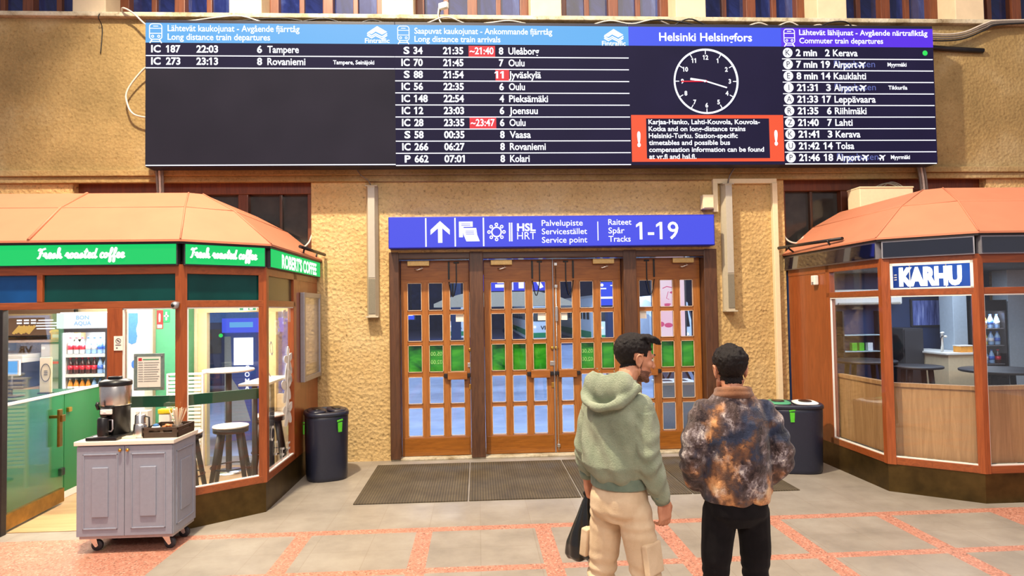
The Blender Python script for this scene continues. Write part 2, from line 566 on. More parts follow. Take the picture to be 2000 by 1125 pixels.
M['menu_face'] = screen('menu_screen_face', srgb(110, 76, 52), srgb(158, 122, 92))
M['menu_bread'] = glow('menu_bread_picture', srgb(236, 186, 96), 1.0)
M['carton'] = plain('kraft_carton', srgb(222, 182, 128), 0.7)
M['grey_board'] = plain('grey_green_board', srgb(120, 136, 128), 0.5)
M['sachet'] = plain('orange_brown_sachet', srgb(222, 136, 82), 0.6)
M['glass_shelf'] = plain('frosted_shelf', srgb(200, 224, 232), 0.3)
M['exit_frame'] = plain('yellow_cream_door_frame', srgb(226, 206, 152), 0.5, var=0.04)
M['old_poster'] = plain('faded_poster', srgb(196, 194, 206), 0.6, var=0.12, scale=7)
M['fridge_top'] = glow('lit_fridge_panel', (0.95, 0.97, 1.0, 1), 1.0)
def art():
    k = N('blue_wall_print')
    f = k.noise(k.co((6, 1, 0.6)), 4.0, 4, 0.6)
    k.set(color=k.ramp(f, [(0.35, srgb(40, 56, 120)), (0.55, srgb(104, 118, 186)), (0.75, srgb(168, 178, 224))]), rough=0.5)
    return k.m
M['blue_print_art'] = art()

M['night_wall'] = plain('night_backdrop_wall', srgb(34, 44, 88), 0.8, var=0.3, scale=1.5)
M['canopy'] = plain('dark_canopy', srgb(84, 98, 146), 0.7, var=0.15, scale=2)
M['train_white'] = plain('white_train_paint', srgb(222, 230, 240), 0.3, var=0.04, scale=2)
M['train_green'] = plain('green_train_paint', srgb(28, 140, 84), 0.35)
M['poster_pink'] = screen('lit_pink_poster', srgb(255, 206, 222), srgb(255, 240, 246))
M['poster_rose'] = glow('rose_print', srgb(232, 96, 142), 0.9)
M['ticket_blue'] = plain('royal_blue_housing', srgb(24, 82, 190), 0.35)

# ------------------------------------------------------------------ floor
YW = 8.5            # plaster face of the station wall
def floor():
    mb = MB()
    bx = [-1.61 + 1.047 * k for k in range(0, 7)]          # left edges of the pink cross bands
    bw = 0.14
    x0, x1 = -9.0, 11.0
    yb = [(5.75, 5.86), (4.85, 4.95), (3.95, 4.05), (3.05, 3.15), (2.15, 2.25)]
    def rect(a, b, c, d, mi):
        mb.mi = mi
        mb.quad((a, c, 0), (b, c, 0), (b, d, 0), (a, d, 0))
    rect(x0, x1, 5.86, 9.05, 0)
    rect(x0, -2.52, -5.0, 5.86, 1)
    rect(4.72, x1, -5.0, 5.86, 1)
    xs = [-2.52]
    segs = []
    cur = -2.52
    for b in bx:
        if b + bw > 4.72: break
        segs.append((cur, b, 0)); segs.append((b, b + bw, 1)); cur = b + bw
    segs.append((cur, 4.72, 0))
    ycur = 5.86
    for lo, hi in yb:
        # tile strip above this band
        for a, b, m_ in segs:
            if ycur > hi: rect(a, b, hi, ycur, m_)
        rect(-2.52, 4.72, lo, hi, 1)
        ycur = lo
    for a, b, m_ in segs: rect(a, b, -5.0, ycur, m_)
    return struct(mb.build('floor', [M['stone'], M['pink']]))
floor()
struct(MB().box(-20, 40, 9.05, 34, -0.95, 0.0).build('floor_platform', M['pavement']))
mb = MB(); mb.bbox(-1.14, 3.22, 8.46, 9.05, 0.0, 0.022, 0.006); struct(mb.build('trim_threshold', M['sill']))

# ------------------------------------------------------------------ station wall
mb = MB()
D2 = 8.95
for a, b, c, d in ((-9, -5.19, 0, 3.70), (-2.16, -1.15, 0, 3.70), (3.23, 4.21, 0, 3.70), (7.11, 11, 0, 3.70), (-1.15, 3.23, 2.73, 3.70)):
    mb.box(a, b, YW, D2, c, d)
struct(mb.build('wall_back', M['plaster']))
mb = MB(); mb.box(-9, 11, YW - 0.02, D2, 3.70, 5.82); struct(mb.build('wall_back_upper', M['plaster_smooth']))
# string course over the kiosk windows
mb = MB()
mb.bbox(-9, 11, YW - 0.09, YW + 0.02, 3.74, 3.82, 0.012); mb.bbox(-9, 11, YW - 0.055, YW + 0.02, 3.66, 3.74, 0.01)
struct(mb.build('trim_string_course', M['plaster_smooth']))
mb = MB(); mb.bbox(-9, 11, YW - 0.10, 9.2, 5.815, 5.875, 0.012); struct(mb.build('trim_sill', M['sill']))
# pillars between the upper windows
mb = MB()
for k in range(-2, 8):
    xr = -4.8 + 2.0 * k
    mb.bbox(xr - 0.42, xr, YW + 0.02, 9.15, 5.875, 8.2, 0.01)
mb.box(-9.2, 11, YW + 0.02, 9.15, 8.2, 9.0)
struct(mb.build('wall_pillars', M['pillar']))
night = None
def night_glass():
    k = N('night_window_glass')
    f = k.noise(k.co((1, 1, 0.5)), 2.4, 5, 0.7, 1.0)
    k.set(color=k.ramp(f, [(0.3, srgb(10, 14, 44)), (0.55, srgb(26, 36, 92)), (0.75, srgb(66, 82, 140))]), rough=0.08, spec=0.6)
    return k.m
M['night_glass'] = night_glass()
win_parts = {}
for k in range(-1, 7):
    a = -4.8 + 2.0 * (k - 0) - 0.0
    x0, x1 = a, a + 1.58
    w = thing('window_%d' % (k + 2), '', 'window', ((x0 + x1) / 2, 9.0, 5.875)); struct(w); del w['label']; del w['category']
    mb = MB()
    for u, t in ((x0, 0.12), (x1 - 0.12, 0.12), ((x0 + x1) / 2 - 0.07, 0.14)):
        mb.bbox(u, u + t, 8.86, 9.02, 5.875, 8.2, 0.01)
    mb.bbox(x0, x1, 8.88, 9.0, 5.875, 5.93, 0.01)
    mb.build('window_frame', M['window_wood'], w)
    mb = MB()
    for u in (x0 + 0.12 + 0.30, (x0 + x1) / 2 + 0.07 + 0.30):
        mb.bbox(u - 0.035, u + 0.035, 8.92, 9.0, 5.93, 8.2, 0.008)
    mb.build('muntin', M['window_wood'], w)
    MB().box(x0 + 0.1, x1 - 0.1, 8.975, 8.99, 5.88, 8.2).build('pane', M['night_glass'], w)

# windows of the two openings behind the kiosk roofs
def kiosk_window(n, x0, x1, mull, thin):
    w = thing('window_%d' % n, '', 'window', ((x0 + x1) / 2, 8.75, 2.4)); struct(w); del w['label']; del w['category']
    mb = MB()
    mb.bbox(x0, x1, 8.62, 8.78, 3.53, 3.70, 0.01)
    for u in mull: mb.bbox(u - 0.065, u + 0.065, 8.62, 8.78, 2.4, 3.53, 0.01)
    for u in (x0 + 0.03, x1 - 0.03): mb.bbox(u - 0.05, u + 0.05, 8.62, 8.78, 2.4, 3.53, 0.01)
    mb.build('window_frame', M['window_wood'], w)
    mb = MB()
    for u in thin: mb.bbox(u - 0.018, u + 0.018, 8.66, 8.76, 2.4, 3.53, 0.005)
    mb.build('muntin', M['jamb'], w)
    MB().box(x0 + 0.02, x1 - 0.02, 8.72, 8.735, 2.4, 3.54).build('pane', M['dark_pane'], w)
kiosk_window(9, -5.19, -2.16, (-4.12, -3.08), (-4.65, -3.6, -2.60))
kiosk_window(10, 4.21, 7.11, (5.15, 6.15), (4.68, 5.65, 6.62))

# ------------------------------------------------------------------ entrance doors
mb = MB()
for a, b in ((-1.15, -1.02), (-0.10, 0.085), (1.955, 2.135), (3.05, 3.23)):
    mb.bbox(a, b, 8.44, 8.78, 0.02, 2.73, 0.012)
struct(mb.build('trim_door_posts', M['jamb']))
mb = MB(); mb.bbox(-1.15, 3.23, 8.45, 8.78, 2.63, 2.73, 0.01)
struct(mb.build('trim_door_head', M['jamb_x']))
mb = MB(); mb.bbox(-1.15, 3.23, 8.44, 8.52, 2.715, 2.76, 0.008); struct(mb.build('trim_lintel', M['plaster']))
M['green_film'] = None
def film():
    k = N('green_window_film')
    f = k.noise(k.co((1, 1, 1)), 1.7, 3, 0.6, 1.4)
    c = k.ramp(f, [(0.34, srgb(20, 120, 44)), (0.5, srgb(84, 196, 56)), (0.66, srgb(130, 222, 70))])
    tr = k.n('ShaderNodeBsdfTranslucent'); k.l(c, tr.inputs[0])
    mx = k.n('ShaderNodeMixShader'); mx.inputs[0].default_value = 0.5
    k.set(color=c, rough=0.12)
    k.l(tr.outputs[0], mx.inputs[1]); k.l(k.b.outputs[0], mx.inputs[2]); k.l(mx.outputs[0], k.out.inputs[0])
    return k.m
M['green_film'] = film()
ROWS = ((2.32, 1.95), (1.90, 1.54), (1.49, 1.13), (1.07, 0.71), (0.66, 0.285))
def door(n, x0, x1, cols, handle, closer, clear_film=None, times=None):
    """one leaf: three columns of five panes over a kick plate"""
    d = thing('door_%d' % n, '', 'door', ((x0 + x1) / 2, 8.64, 0.02)); struct(d); del d['label']; del d['category']
    y0, y1 = 8.60, 8.655
    mb = MB()
    edges = [x0] + [c for ab in cols for c in ab] + [x1]
    for i in range(0, len(edges), 2):
        mb.bbox(edges[i], edges[i + 1], y0, y1, 0.265, 2.33, 0.006)
    mb.build('stiles', M['door_wood'], d)
    mb = MB()
    mb.bbox(x0, x1, y0, y1, 2.32, 2.62, 0.006)
    for k in range(4):
        for a, b in cols: mb.bbox(a - 0.002, b + 0.002, y0 + 0.006, y1, ROWS[k + 1][0], ROWS[k][1], 0.006)
    mb.build('rails', M['door_wood_x'], d)
    mb = MB(); mb.bbox(x0, x1, y0, y1, 0.025, 0.275, 0.005); mb.build('bottom_rail', M['door_wood_x'], d)
    mb = MB(); mb.bbox(x0 + 0.02, x1 - 0.02, y0 - 0.008, y0 + 0.004, 0.03, 0.262, 0.003); mb.build('kick_plate', M['kick'], d)
    mb = MB()
    for r, (zt, zb) in enumerate(ROWS):
        for c, (a, b) in enumerate(cols):
            mb.box(a - 0.004, b + 0.004, 8.628, 8.632, zb - 0.004, zt + 0.004)
    mb.build('panes', M['glass_door'], d)
    mb = MB()
    for r, (zt, zb) in enumerate(ROWS):
        for a, b in cols:                       # pale glazing beads
            t = 0.008
            for q in ((a, a + t, zb, zt), (b - t, b, zb, zt), (a, b, zb, zb + t), (a, b, zt - t, zt)):
                mb.box(q[0], q[1], y0 - 0.002, y0 + 0.01, q[2], q[3])
    mb.build('glazing_bead', M['bead'], d)
    mb = MB()
    for c, (a, b) in enumerate(cols):
        if c == clear_film: continue
        mb.box(a, b, 8.634, 8.637, ROWS[2][1], ROWS[2][0])
    mb.build('green_film', M['green_film'], d)
    if times:
        w = Writer()
        a, b = cols[times]
        for q, s in enumerate(('05.00', '02.00')):
            w.put(s, (a + b) / 2, 1.345 - 0.11 * q, 0.052, 8.6265, align='c', mirror=True, bold=0.0)
        w.build('opening_hours', M['hours'], d)
    # paper notice in the corner of the second pane
    a, b = cols[handle]
    q0, q1 = (b - 0.11, b) if handle == 2 else (a, a + 0.10)
    MB().box(q0, q1, 8.622, 8.6275, 1.795, 1.90).build('paper_notice', M['paper'], d)
    # push plate across the pane next to the lock stile
    a, b = cols[handle]
    mb = MB()
    mb.bbox(a - 0.035, b + 0.035, 8.535, 8.572, 1.03, 1.135, 0.006)
    h = mb.build('push_plate', M['door_wood_x'], d)
    mb = MB()
    for u in (a - 0.06, b + 0.06):
        mb.bbox(u - 0.025, u + 0.025, 8.545, 8.605, 1.06, 1.11, 0.006)
    mb.build('bracket', M['dark_metal'], h)
    sx = b + 0.075 if handle == 2 else a - 0.06
    mb = MB(); mb.lathe([(0.024, 0), (0.024, 0.01), (0.014, 0.018)], (0, 0, 0), 16)
    for v in mb.bm.verts: v.co = Vector((sx + v.co.x, 8.598 - v.co.z, 1.42 + v.co.y))
    mb.build('lock_cylinder', M['brass'], d)
    if handle == 2:
        mb = MB(); mb.bbox(sx - 0.035, sx + 0.035, 8.592, 8.602, 1.185, 1.245, 0.003); mb.build('latch_plate', M['steel'], d)
        mb = MB(); mb.bbox(sx - 0.02, sx + 0.02, 8.592, 8.602, 0.89, 0.96, 0.003); mb.build('keyhole_plate', M['brass'], d)
    # door closer with its arm
    cx = x0 + 0.24 if closer == 'l' else x1 - 0.24
    mb = MB(); mb.bbox(cx - 0.145, cx + 0.145, 8.535, 8.602, 2.545, 2.615, 0.008); c_ = mb.build('door_closer', M['closer'], d)
    mb = MB(); mb.tube([(cx + 0.03, 8.55, 2.535), (cx + 0.06, 8.55, 2.515), (cx - 0.02, 8.54, 2.49), (cx - 0.05, 8.55, 2.5)], 0.007); mb.build('closer_arm', M['steel'], c_)
    # hold-open chain hanging across the upper corner
    hx = x1 - 0.27 if handle == 2 else x0 + 0.27
    s = 1 if handle == 2 else -1
    mb = MB()
    mb.bbox(hx - 0.012, hx + 0.012, 8.585, 8.598, 2.36, 2.60, 0.004)
    mb.bbox(hx + s * 0.10 - 0.035, hx + s * 0.10 + 0.035, 8.585, 8.6, 2.575, 2.595, 0.004)
    mb.bbox(hx + s * 0.10 - 0.008, hx + s * 0.10 + 0.008, 8.588, 8.598, 2.33, 2.58, 0.003)
    pts = [(hx + s * 0.10 * (1 - t) + s * 0.0 * t, 8.582, 2.33 - 0.20 * math.sin(PI * t)) for t in [i / 14 for i in range(15)]]
    mb.tube(pts, 0.007, 6)
    mb.build('hold_open_chain', M['black'], d)
    return d
M['kick'] = wood('kick_plate_wood', srgb(118, 66, 18), srgb(160, 98, 30), 'x', 0.25)
M['bead'] = plain('pale_glazing_bead', srgb(206, 172, 140), 0.5)
M['closer'] = plain('gold_beige_closer', srgb(214, 180, 116), 0.35, 0.3)
M['hours'] = plain('pale_green_lettering', srgb(150, 206, 120), 0.6)
door(1, -1.015, -0.105, ((-0.93, -0.74), (-0.65, -0.46), (-0.37, -0.18)), 2, 'l', None, 1)
door(2, 0.09, 1.015, ((0.18, 0.37), (0.46, 0.65), (0.74, 0.925)), 2, 'l', None)
door(3, 1.03, 1.95, ((1.115, 1.285), (1.385, 1.57), (1.665, 1.845)), 0, 'r', 0, 1)
door(4, 2.14, 3.045, ((2.20, 2.385), (2.485, 2.67), (2.76, 2.945)), 0, 'r', None)
# tall flush bolt on the meeting stile
o = MB()
o.tube([(1.062, 8.585, 0.06), (1.062, 8.585, 2.58)], 0.006, 8)
for z in (2.55, 2.25, 1.86, 0.12): o.bbox(1.042, 1.082, 8.575, 8.6, z - 0.02, z + 0.02, 0.004)
o.bbox(1.045, 1.08, 8.565, 8.6, 1.78, 1.98, 0.006)
o.build('flush_bolt', M['steel'], bpy.data.objects['door_3'])
o = MB(); o.bbox(1.016, 1.029, 8.59, 8.65, 0.03, 2.62, 0.003); o.build('meeting_strip', M['alu'], bpy.data.objects['door_3'])

# entrance mats let into the floor
t0 = MB(); t0.bbox(-1.29, -0.135, 6.61, 8.23, 0.0, 0.012, 0.004)
seams = (-1.29, -0.12, 1.045, 2.21, 3.36)
words_m = ('beside the coffee kiosk bin', 'second from the coffee kiosk', 'third from the coffee kiosk', 'beside the bar kiosk bin')
for k in range(4):
    a, b = seams[k] + 0.008, seams[k + 1] - 0.008
    mb = MB(); mb.bbox(a, b, 6.61, 8.23, 0.0, 0.012, 0.004)
    tag(mb.build('entrance_mat', M['mat'], None, ((a + b) / 2, 7.42, 0)), 'brown ribbed rubber entrance mat, ' + words_m[k], 'mat', 'entrance mats before the doors')
    if k == 0: t0.bm.free()

# ------------------------------------------------------------------ lit direction sign over the doors
def direction_sign():
    t = thing('direction_sign', 'long lit blue sign over the doors with an arrow and tracks 1-19', 'sign', (1.02, 8.45, 2.76))
    x0, x1, z0, z1 = -1.14, 3.18, 2.76, 3.175
    mb = MB(); mb.bbox(x0, x1, 8.252, YW, z0, z1, 0.008); mb.build('case', M['sign_edge'], t)
    mb = MB(); mb.box(x0 + 0.012, x1 - 0.012, 8.244, 8.254, z0 + 0.014, z1 - 0.014); mb.build('lit_panel', M['sign_blue'], t)
    y = 8.241
    for x, q, a, b in ((-0.655, 0.009, z0 + 0.02, z1 - 0.02), (-0.275, 0.009, z0 + 0.02, z1 - 0.02), (0.095, 0.009, z0 + 0.02, z1 - 0.02), (1.605, 0.006, 2.84, 3.09)):
        MB().box(x - q, x + q, y, y + 0.004, a, b).build('divider', M['sign_white'], t)
    mb = MB()
    cx = -0.47
    mb.plate([(cx, 3.115), (cx + 0.125, 3.0), (cx + 0.125, 2.935), (cx + 0.028, 3.02), (cx + 0.028, 2.83), (cx - 0.028, 2.83), (cx - 0.028, 3.02), (cx - 0.125, 2.935), (cx - 0.125, 3.0)], y, y + 0.004)
    mb.build('arrow', M['sign_white'], t)
    mb = MB()
    mb.plate([(-0.225, 3.105), (-0.045, 3.105), (-0.045, 3.035), (-0.165, 3.035), (-0.175, 2.90), (-0.225, 2.90)], y, y + 0.004)
    mb.plate([(-0.175, 3.02), (0.0, 3.02), (0.012, 2.93), (0.045, 2.845), (-0.13, 2.845), (-0.165, 2.93)], y - 0.003, y + 0.001)
    tk = mb.build('ticket_symbol', M['sign_white'], t)
    for (a, b, z) in ((-0.195, -0.075, 3.07), (-0.195, -0.075, 3.05), (-0.14, -0.03, 2.975), (-0.14, -0.03, 2.955), (-0.135, -0.025, 2.935)):
        MB().box(a, b, y - 0.005, y, z, z + 0.006).build('printed_line', M['sign_blue'], tk)
    mb = MB()
    c = (0.265, 2.965)
    ring = [(c[0] + 0.062 * math.cos(a), y + 0.002, c[1] + 0.062 * math.sin(a)) for a in [2 * PI * i / 24 for i in range(25)]]
    mb.tube(ring, 0.009, 6, False)
    for k in range(8):
        a = 2 * PI * k / 8
        q = (c[0] + 0.098 * math.cos(a), c[1] + 0.098 * math.sin(a))
        mb.tube([(q[0] + 0.017 * math.cos(b), y + 0.002, q[1] + 0.017 * math.sin(b)) for b in [2 * PI * i / 12 for i in range(13)]], 0.007, 6, False)
    mb.build('wheel_emblem', M['sign_white'], t)
    mb = MB()
    for x in (0.437, 0.465): mb.box(x - 0.009, x + 0.009, y, y + 0.004, 2.84, 3.085)
    mb.build('double_bar', M['sign_white'], t)
    w = Writer()
    w.put('HSL', 0.535, 2.975, 0.095, y, 0.245, bold=0.035)
    w.put('HRT', 0.535, 2.865, 0.095, y, 0.245, bold=0.0)
    w.build('operator_lettering', M['sign_white'], t)
    for k, (s, wd_) in enumerate((('Palvelupiste', 0.545), ('Servicestället', 0.60), ('Service point', 0.60))):
        w = Writer(); w.put(s, 0.86, 3.04 - 0.112 * k, 0.075, y, wd_, bold=0.008); w.build('service_lettering', M['sign_white'], t)
    for k, (s, wd_) in enumerate((('Raiteet', 0.31), ('Spår', 0.215), ('Tracks', 0.295))):
        w = Writer(); w.put(s, 1.745, 3.045 - 0.112 * k, 0.075, y, wd_, bold=0.008); w.build('tracks_lettering', M['sign_white'], t)
    w = Writer(); w.put('1-19', 2.115, 2.85, 0.225, y, 0.57, bold=0.008); w.build('track_numbers', M['sign_white'], t)
    # case deepened to shade the doors; face scaled about eye height to suit
    for ch in t.children_recursive:
        for v in ch.data.vertices:
            p = v.co + ORG[t.name]
            v.co = Vector((p.x * 0.987, p.y, 1.95 + (p.z - 1.95) * 0.987)) - ORG[t.name]
direction_sign()

# ------------------------------------------------------------------ the four screens of the train board
YB = 8.10
ZL = [5.335 - 0.1545 * k for k in range(0, 11)]
def train_icon(t, x, z, s, mat):
    y = YB - 0.004
    mb = MB()
    def rr(cx, cz, w, h, r, n=5):
        pts = []
        for qx, qz, a0 in ((1, 1, 0), (-1, 1, 90), (-1, -1, 180), (1, -1, 270)):
            for i in range(n + 1):
                a = math.radians(a0 + 90 * i / n)
                pts.append((cx + qx * (w / 2 - r) + r * math.cos(a), y, cz + qz * (h / 2 - r) + r * math.sin(a)))
        pts.append(pts[0]); return pts
    mb.tube(rr(x, z + 0.02 * s, 0.13 * s, 0.17 * s, 0.03 * s), 0.0048 * s, 5, False)
    mb.tube([(x - 0.065 * s, y, z + 0.055 * s), (x + 0.065 * s, y, z + 0.055 * s)], 0.004 * s, 5)
    mb.tube([(x - 0.065 * s, y, z + 0.0 * s), (x + 0.065 * s, y, z + 0.0 * s)], 0.004 * s, 5)
    mb.tube([(x - 0.025 * s, y, z + 0.08 * s), (x + 0.025 * s, y, z + 0.08 * s)], 0.004 * s, 5)
    for q in (-1, 1):
        mb.tube([(x + q * 0.032 * s + 0.012 * s * math.cos(a), y, z - 0.032 * s + 0.012 * s * math.sin(a)) for a in [2 * PI * i / 10 for i in range(11)]], 0.004 * s, 5, False)
        mb.tube([(x + q * 0.04 * s, y, z - 0.07 * s), (x + q * 0.062 * s, y, z - 0.105 * s)], 0.006 * s, 5)
    mb.tube([(x - 0.05 * s, y, z - 0.088 * s), (x + 0.05 * s, y, z - 0.088 * s)], 0.004 * s, 5)
    return mb.build('train_symbol', mat, t)
def wave_logo(t, x, z):
    y = YB - 0.004
    mb = MB()
    mb.plate([(x - 0.125, z + 0.02), (x, z + 0.105), (x + 0.125, z + 0.03), (x + 0.06, z - 0.005), (x - 0.02, z + 0.035), (x - 0.07, z + 0.0)], y, y + 0.003)
    for k in range(2):
        zz = z - 0.014 - 0.024 * k
        pts = [(x - 0.125, zz + 0.022), (x - 0.07, zz - 0.012), (x - 0.02, zz + 0.018), (x + 0.06, zz - 0.022), (x + 0.125, zz + 0.022)]
        mb.tube([(a, y, b) for a, b in pts], 0.008, 5)
    mb.build('wave_emblem', M['led_white'], t)
    w = Writer(); w.put('Fintraffic', x, z - 0.112, 0.058, YB - 0.004, 0.31, 'c', bold=0.015); w.build('emblem_lettering', M['led_white'], t)
def panel(name, label, x0, x1, head):
    t = thing(name, label, 'screen', ((x0 + x1) / 2, YB + 0.1, 3.79), 'screens of the train information board')
    mb = MB(); mb.bbox(x0, x1, YB + 0.004, YB + 0.22, 3.785, 5.635, 0.006)
    for u in (x0 + 0.4, x1 - 0.4): mb.box(u - 0.04, u + 0.04, YB + 0.2, YW - 0.021, 4.2, 5.3)
    mb.build('case', M['led_case'], t)
    if head:
        mb = MB(); mb.box(x0, x1, YB, YB + 0.006, ZL[0] + 0.01, 5.595); mb.build('header_band', head, t)
    return t
def bars(t, x0, x1, zs, h=0.011):
    for z in zs:
        MB().box(x0, x1, YB - 0.004, YB + 0.002, z - h / 2, z + h / 2).build('row_line', M['led_white'], t)
def row_text(t, items, z):
    for s, x, al, wd_ in items:
        kind = 'delayed_time' if s[0] == '~' else 'departure_time' if (':' in s or 'min' in s) else 'train_class' if s in ('S', 'IC', 'P') else 'track_number' if (s.isdigit() and al == 'r') else 'train_number' if s.isdigit() else 'destination'
        w = Writer(); w.put(s, x, z, 0.086, YB - 0.004, wd_, al, bold=0.03 if (s[0].isdigit() or len(s) < 3) else 0.018, xs=0.86)
        w.build(kind, M['led_white'], t)
# long-distance departures
t = panel('departures_screen', 'leftmost board screen, mostly black, long distance departures to Tampere and Rovaniemi', -4.08, -1.0, M['led_head'])
MB().box(-4.08, -1.0, YB, YB + 0.006, ZL[2], ZL[0] + 0.01).build('timetable_field', M['led_field'], t)
MB().box(-4.08, -1.0, YB, YB + 0.006, 3.80, ZL[2]).build('dark_field', M['led_off'], t)
train_icon(t, -3.955, 5.46, 1.15, M['led_white'])
w = Writer(); w.put('Lähtevät kaukojunat - Avgående fjärrtåg', -3.81, 5.49, 0.078, YB - 0.004, 1.62, bold=0.012); w.build('header_lettering', M['led_white'], t)
w = Writer(); w.put('Long distance train departures', -3.81, 5.38, 0.078, YB - 0.004, 1.255, bold=0.012); w.build('header_lettering', M['led_white'], t)
wave_logo(t, -1.22, 5.47)
row_text(t, (('IC', -4.01, 'l', 0.115), ('187', -3.83, 'l', 0.175), ('22:03', -3.46, 'l', 0.265), ('6', -2.655, 'r', 0.062), ('Tampere', -2.59, 'l', 0.39)), ZL[0] - 0.112)
row_text(t, (('IC', -4.01, 'l', 0.115), ('273', -3.83, 'l', 0.175), ('23:13', -3.46, 'l', 0.265), ('8', -2.655, 'r', 0.062), ('Rovaniemi', -2.59, 'l', 0.47)), ZL[1] - 0.112)
w = Writer(); w.put('Tampere, Seinäjoki', -1.775, ZL[1] - 0.10, 0.05, YB - 0.004, 0.515, bold=0.02); w.build('via_lettering', M['led_white'], t)
bars(t, -4.075, -1.005, (ZL[1], ZL[2], 3.803))
# long-distance arrivals
t = panel('arrivals_screen', 'board screen of long distance arrivals with ten rows and red delay boxes', -1.0, 2.01, M['led_head'])
MB().box(-1.0, 2.01, YB, YB + 0.006, 3.785, ZL[0] + 0.01).build('timetable_field', M['led_field'], t)
train_icon(t, -0.89, 5.46, 1.1, M['led_white'])
w = Writer(); w.put('Saapuvat kaukojunat - Ankommande fjärrtåg', -0.75, 5.48, 0.075, YB - 0.004, 1.765, bold=0.012); w.build('header_lettering', M['led_white'], t)
w = Writer(); w.put('Long distance train arrivals', -0.75, 5.375, 0.075, YB - 0.004, 1.095, bold=0.012); w.build('header_lettering', M['led_white'], t)
wave_logo(t, 1.815, 5.455)
AR = (('S', '34', '21:35', '~21:40', '8', 'Uleåborg', .395), ('IC', '70', '21:45', '', '7', 'Oulu', .205), ('S', '88', '21:54', '', '11', 'Jyväskylä', .415), ('IC', '56', '22:35', '', '6', 'Oulu', .205),
      ('IC', '148', '22:54', '', '4', 'Pieksämäki', .50), ('IC', '12', '23:03', '', '6', 'Joensuu', .365), ('IC', '28', '23:35', '~23:47', '6', 'Oulu', .205), ('S', '58', '00:35', '', '8', 'Vaasa', .27),
      ('IC', '266', '06:27', '', '8', 'Rovaniemi', .46), ('P', '662', '07:01', '', '8', 'Kolari', .25))
for k, (a, b, c, d_, e, f, fw) in enumerate(AR):
    zb = ZL[k] - 0.115
    it = [(a, -0.815, 'r', 0.075 if len(a) == 1 else 0.105), (b, -0.765, 'l', 0.058 * len(b)), (c, -0.39, 'l', 0.258), (e, 0.38, 'r', 0.058 * len(e)), (f, 0.445, 'l', fw)]
    if d_:
        it.append((d_, 0.255, 'r', 0.305))
        MB().box(-0.065, 0.275, YB - 0.002, YB + 0.003, ZL[k + 1] + 0.006, ZL[k] - 0.006).build('delay_box', M['led_red'], t)
    if e == '11': MB().box(0.275, 0.45, YB - 0.002, YB + 0.003, ZL[k + 1] + 0.006, ZL[k] - 0.006).build('track_change_box', M['led_red'], t)
    row_text(t, it, zb)
bars(t, -1.0, 2.005, ZL[1:])
# clock and notice
t = panel('clock_screen', 'board screen with a round clock above a red-framed travel notice', 2.01, 4.04, M['led_head_blue'])
MB().box(2.01, 4.04, YB, YB + 0.006, 3.785, ZL[0] + 0.01).build('clock_field', M['led_field'], t)
w = Writer(); w.put('Helsinki Helsingfors', 3.03, 5.41, 0.105, YB - 0.004, 1.235, 'c', bold=0.018); w.build('header_lettering', M['led_white'], t)
cx, cz, cr = 3.02, 4.878, 0.418
y = YB - 0.004
mb = MB(); mb.tube([(cx + cr * math.cos(a), y, cz + cr * math.sin(a)) for a in [2 * PI * i / 72 for i in range(73)]], 0.0125, 6, False); mb.build('clock_ring', M['led_white'], t)
for k in range(12):
    a = PI / 2 - 2 * PI * k / 12
    mb = MB(); mb.tube([(cx + (cr - 0.012) * math.cos(a), y, cz + (cr - 0.012) * math.sin(a)), (cx + (cr - 0.06) * math.cos(a), y, cz + (cr - 0.06) * math.sin(a))], 0.0055, 5); mb.build('hour_mark', M['led_white'], t)
w = Writer()
for k in range(1, 13):
    a = PI / 2 - 2 * PI * k / 12
    w.put(str(k), cx + 0.315 * math.cos(a), cz + 0.315 * math.sin(a) - 0.028, 0.056, y, None, 'c', bold=0.03)
w.build('clock_numerals', M['led_white'], t)
def hand(nm, deg, l, r, mat):
    a = math.radians(90 - deg)
    MB().tube([(cx, y - 0.002, cz), (cx + l * math.cos(a), y - 0.002, cz + l * math.sin(a))], r, 6).build(nm, mat, t)
hand('hour_hand', 278.5, 0.21, 0.013, M['led_white'])
hand('minute_hand', 107, 0.285, 0.0085, M['led_white'])
hand('second_hand', 269.5, 0.33, 0.008, M['led_red'])
mb = MB(); mb.ball((cx, y - 0.004, cz), 0.016, 0.006, 0.016, 8); mb.build('clock_hub', M['led_red'], t)
zt, zb = 4.435, 3.825
mb = MB()
mb.box(2.02, 2.215, YB - 0.003, YB + 0.002, zb, zt); mb.box(3.845, 4.035, YB - 0.003, YB + 0.002, zb, zt)
mb.box(2.215, 3.845, YB - 0.003, YB + 0.002, zt - 0.045, zt); mb.box(2.215, 3.845, YB - 0.003, YB + 0.002, zb, zb + 0.042)
mb.build('notice_frame', M['led_orange'], t)
for k, (s, wd_) in enumerate((('Karjaa-Hanko, Lahti-Kouvola, Kouvola-', 1.475), ('Kotka and on long-distance trains', 1.28), ('Helsinki-Turku. Station-specific', 1.175), ('timetables and possible bus', 1.07), ('compensation information can be found', 1.52), ('at vr.fi and hsl.fi.', 0.62))):
    w = Writer(); w.put(s, 2.245, 4.315 - 0.0905 * k, 0.06, YB - 0.004, wd_, bold=0.018); w.build('notice_lettering', M['led_white'], t)
for x, z in ((2.115, 4.03), (3.93, 4.045)):
    w = Writer(); w.put('!', x, z, 0.175, YB - 0.006, 0.045, 'c', bold=0.05); w.build('exclamation_mark', M['led_white'], t)
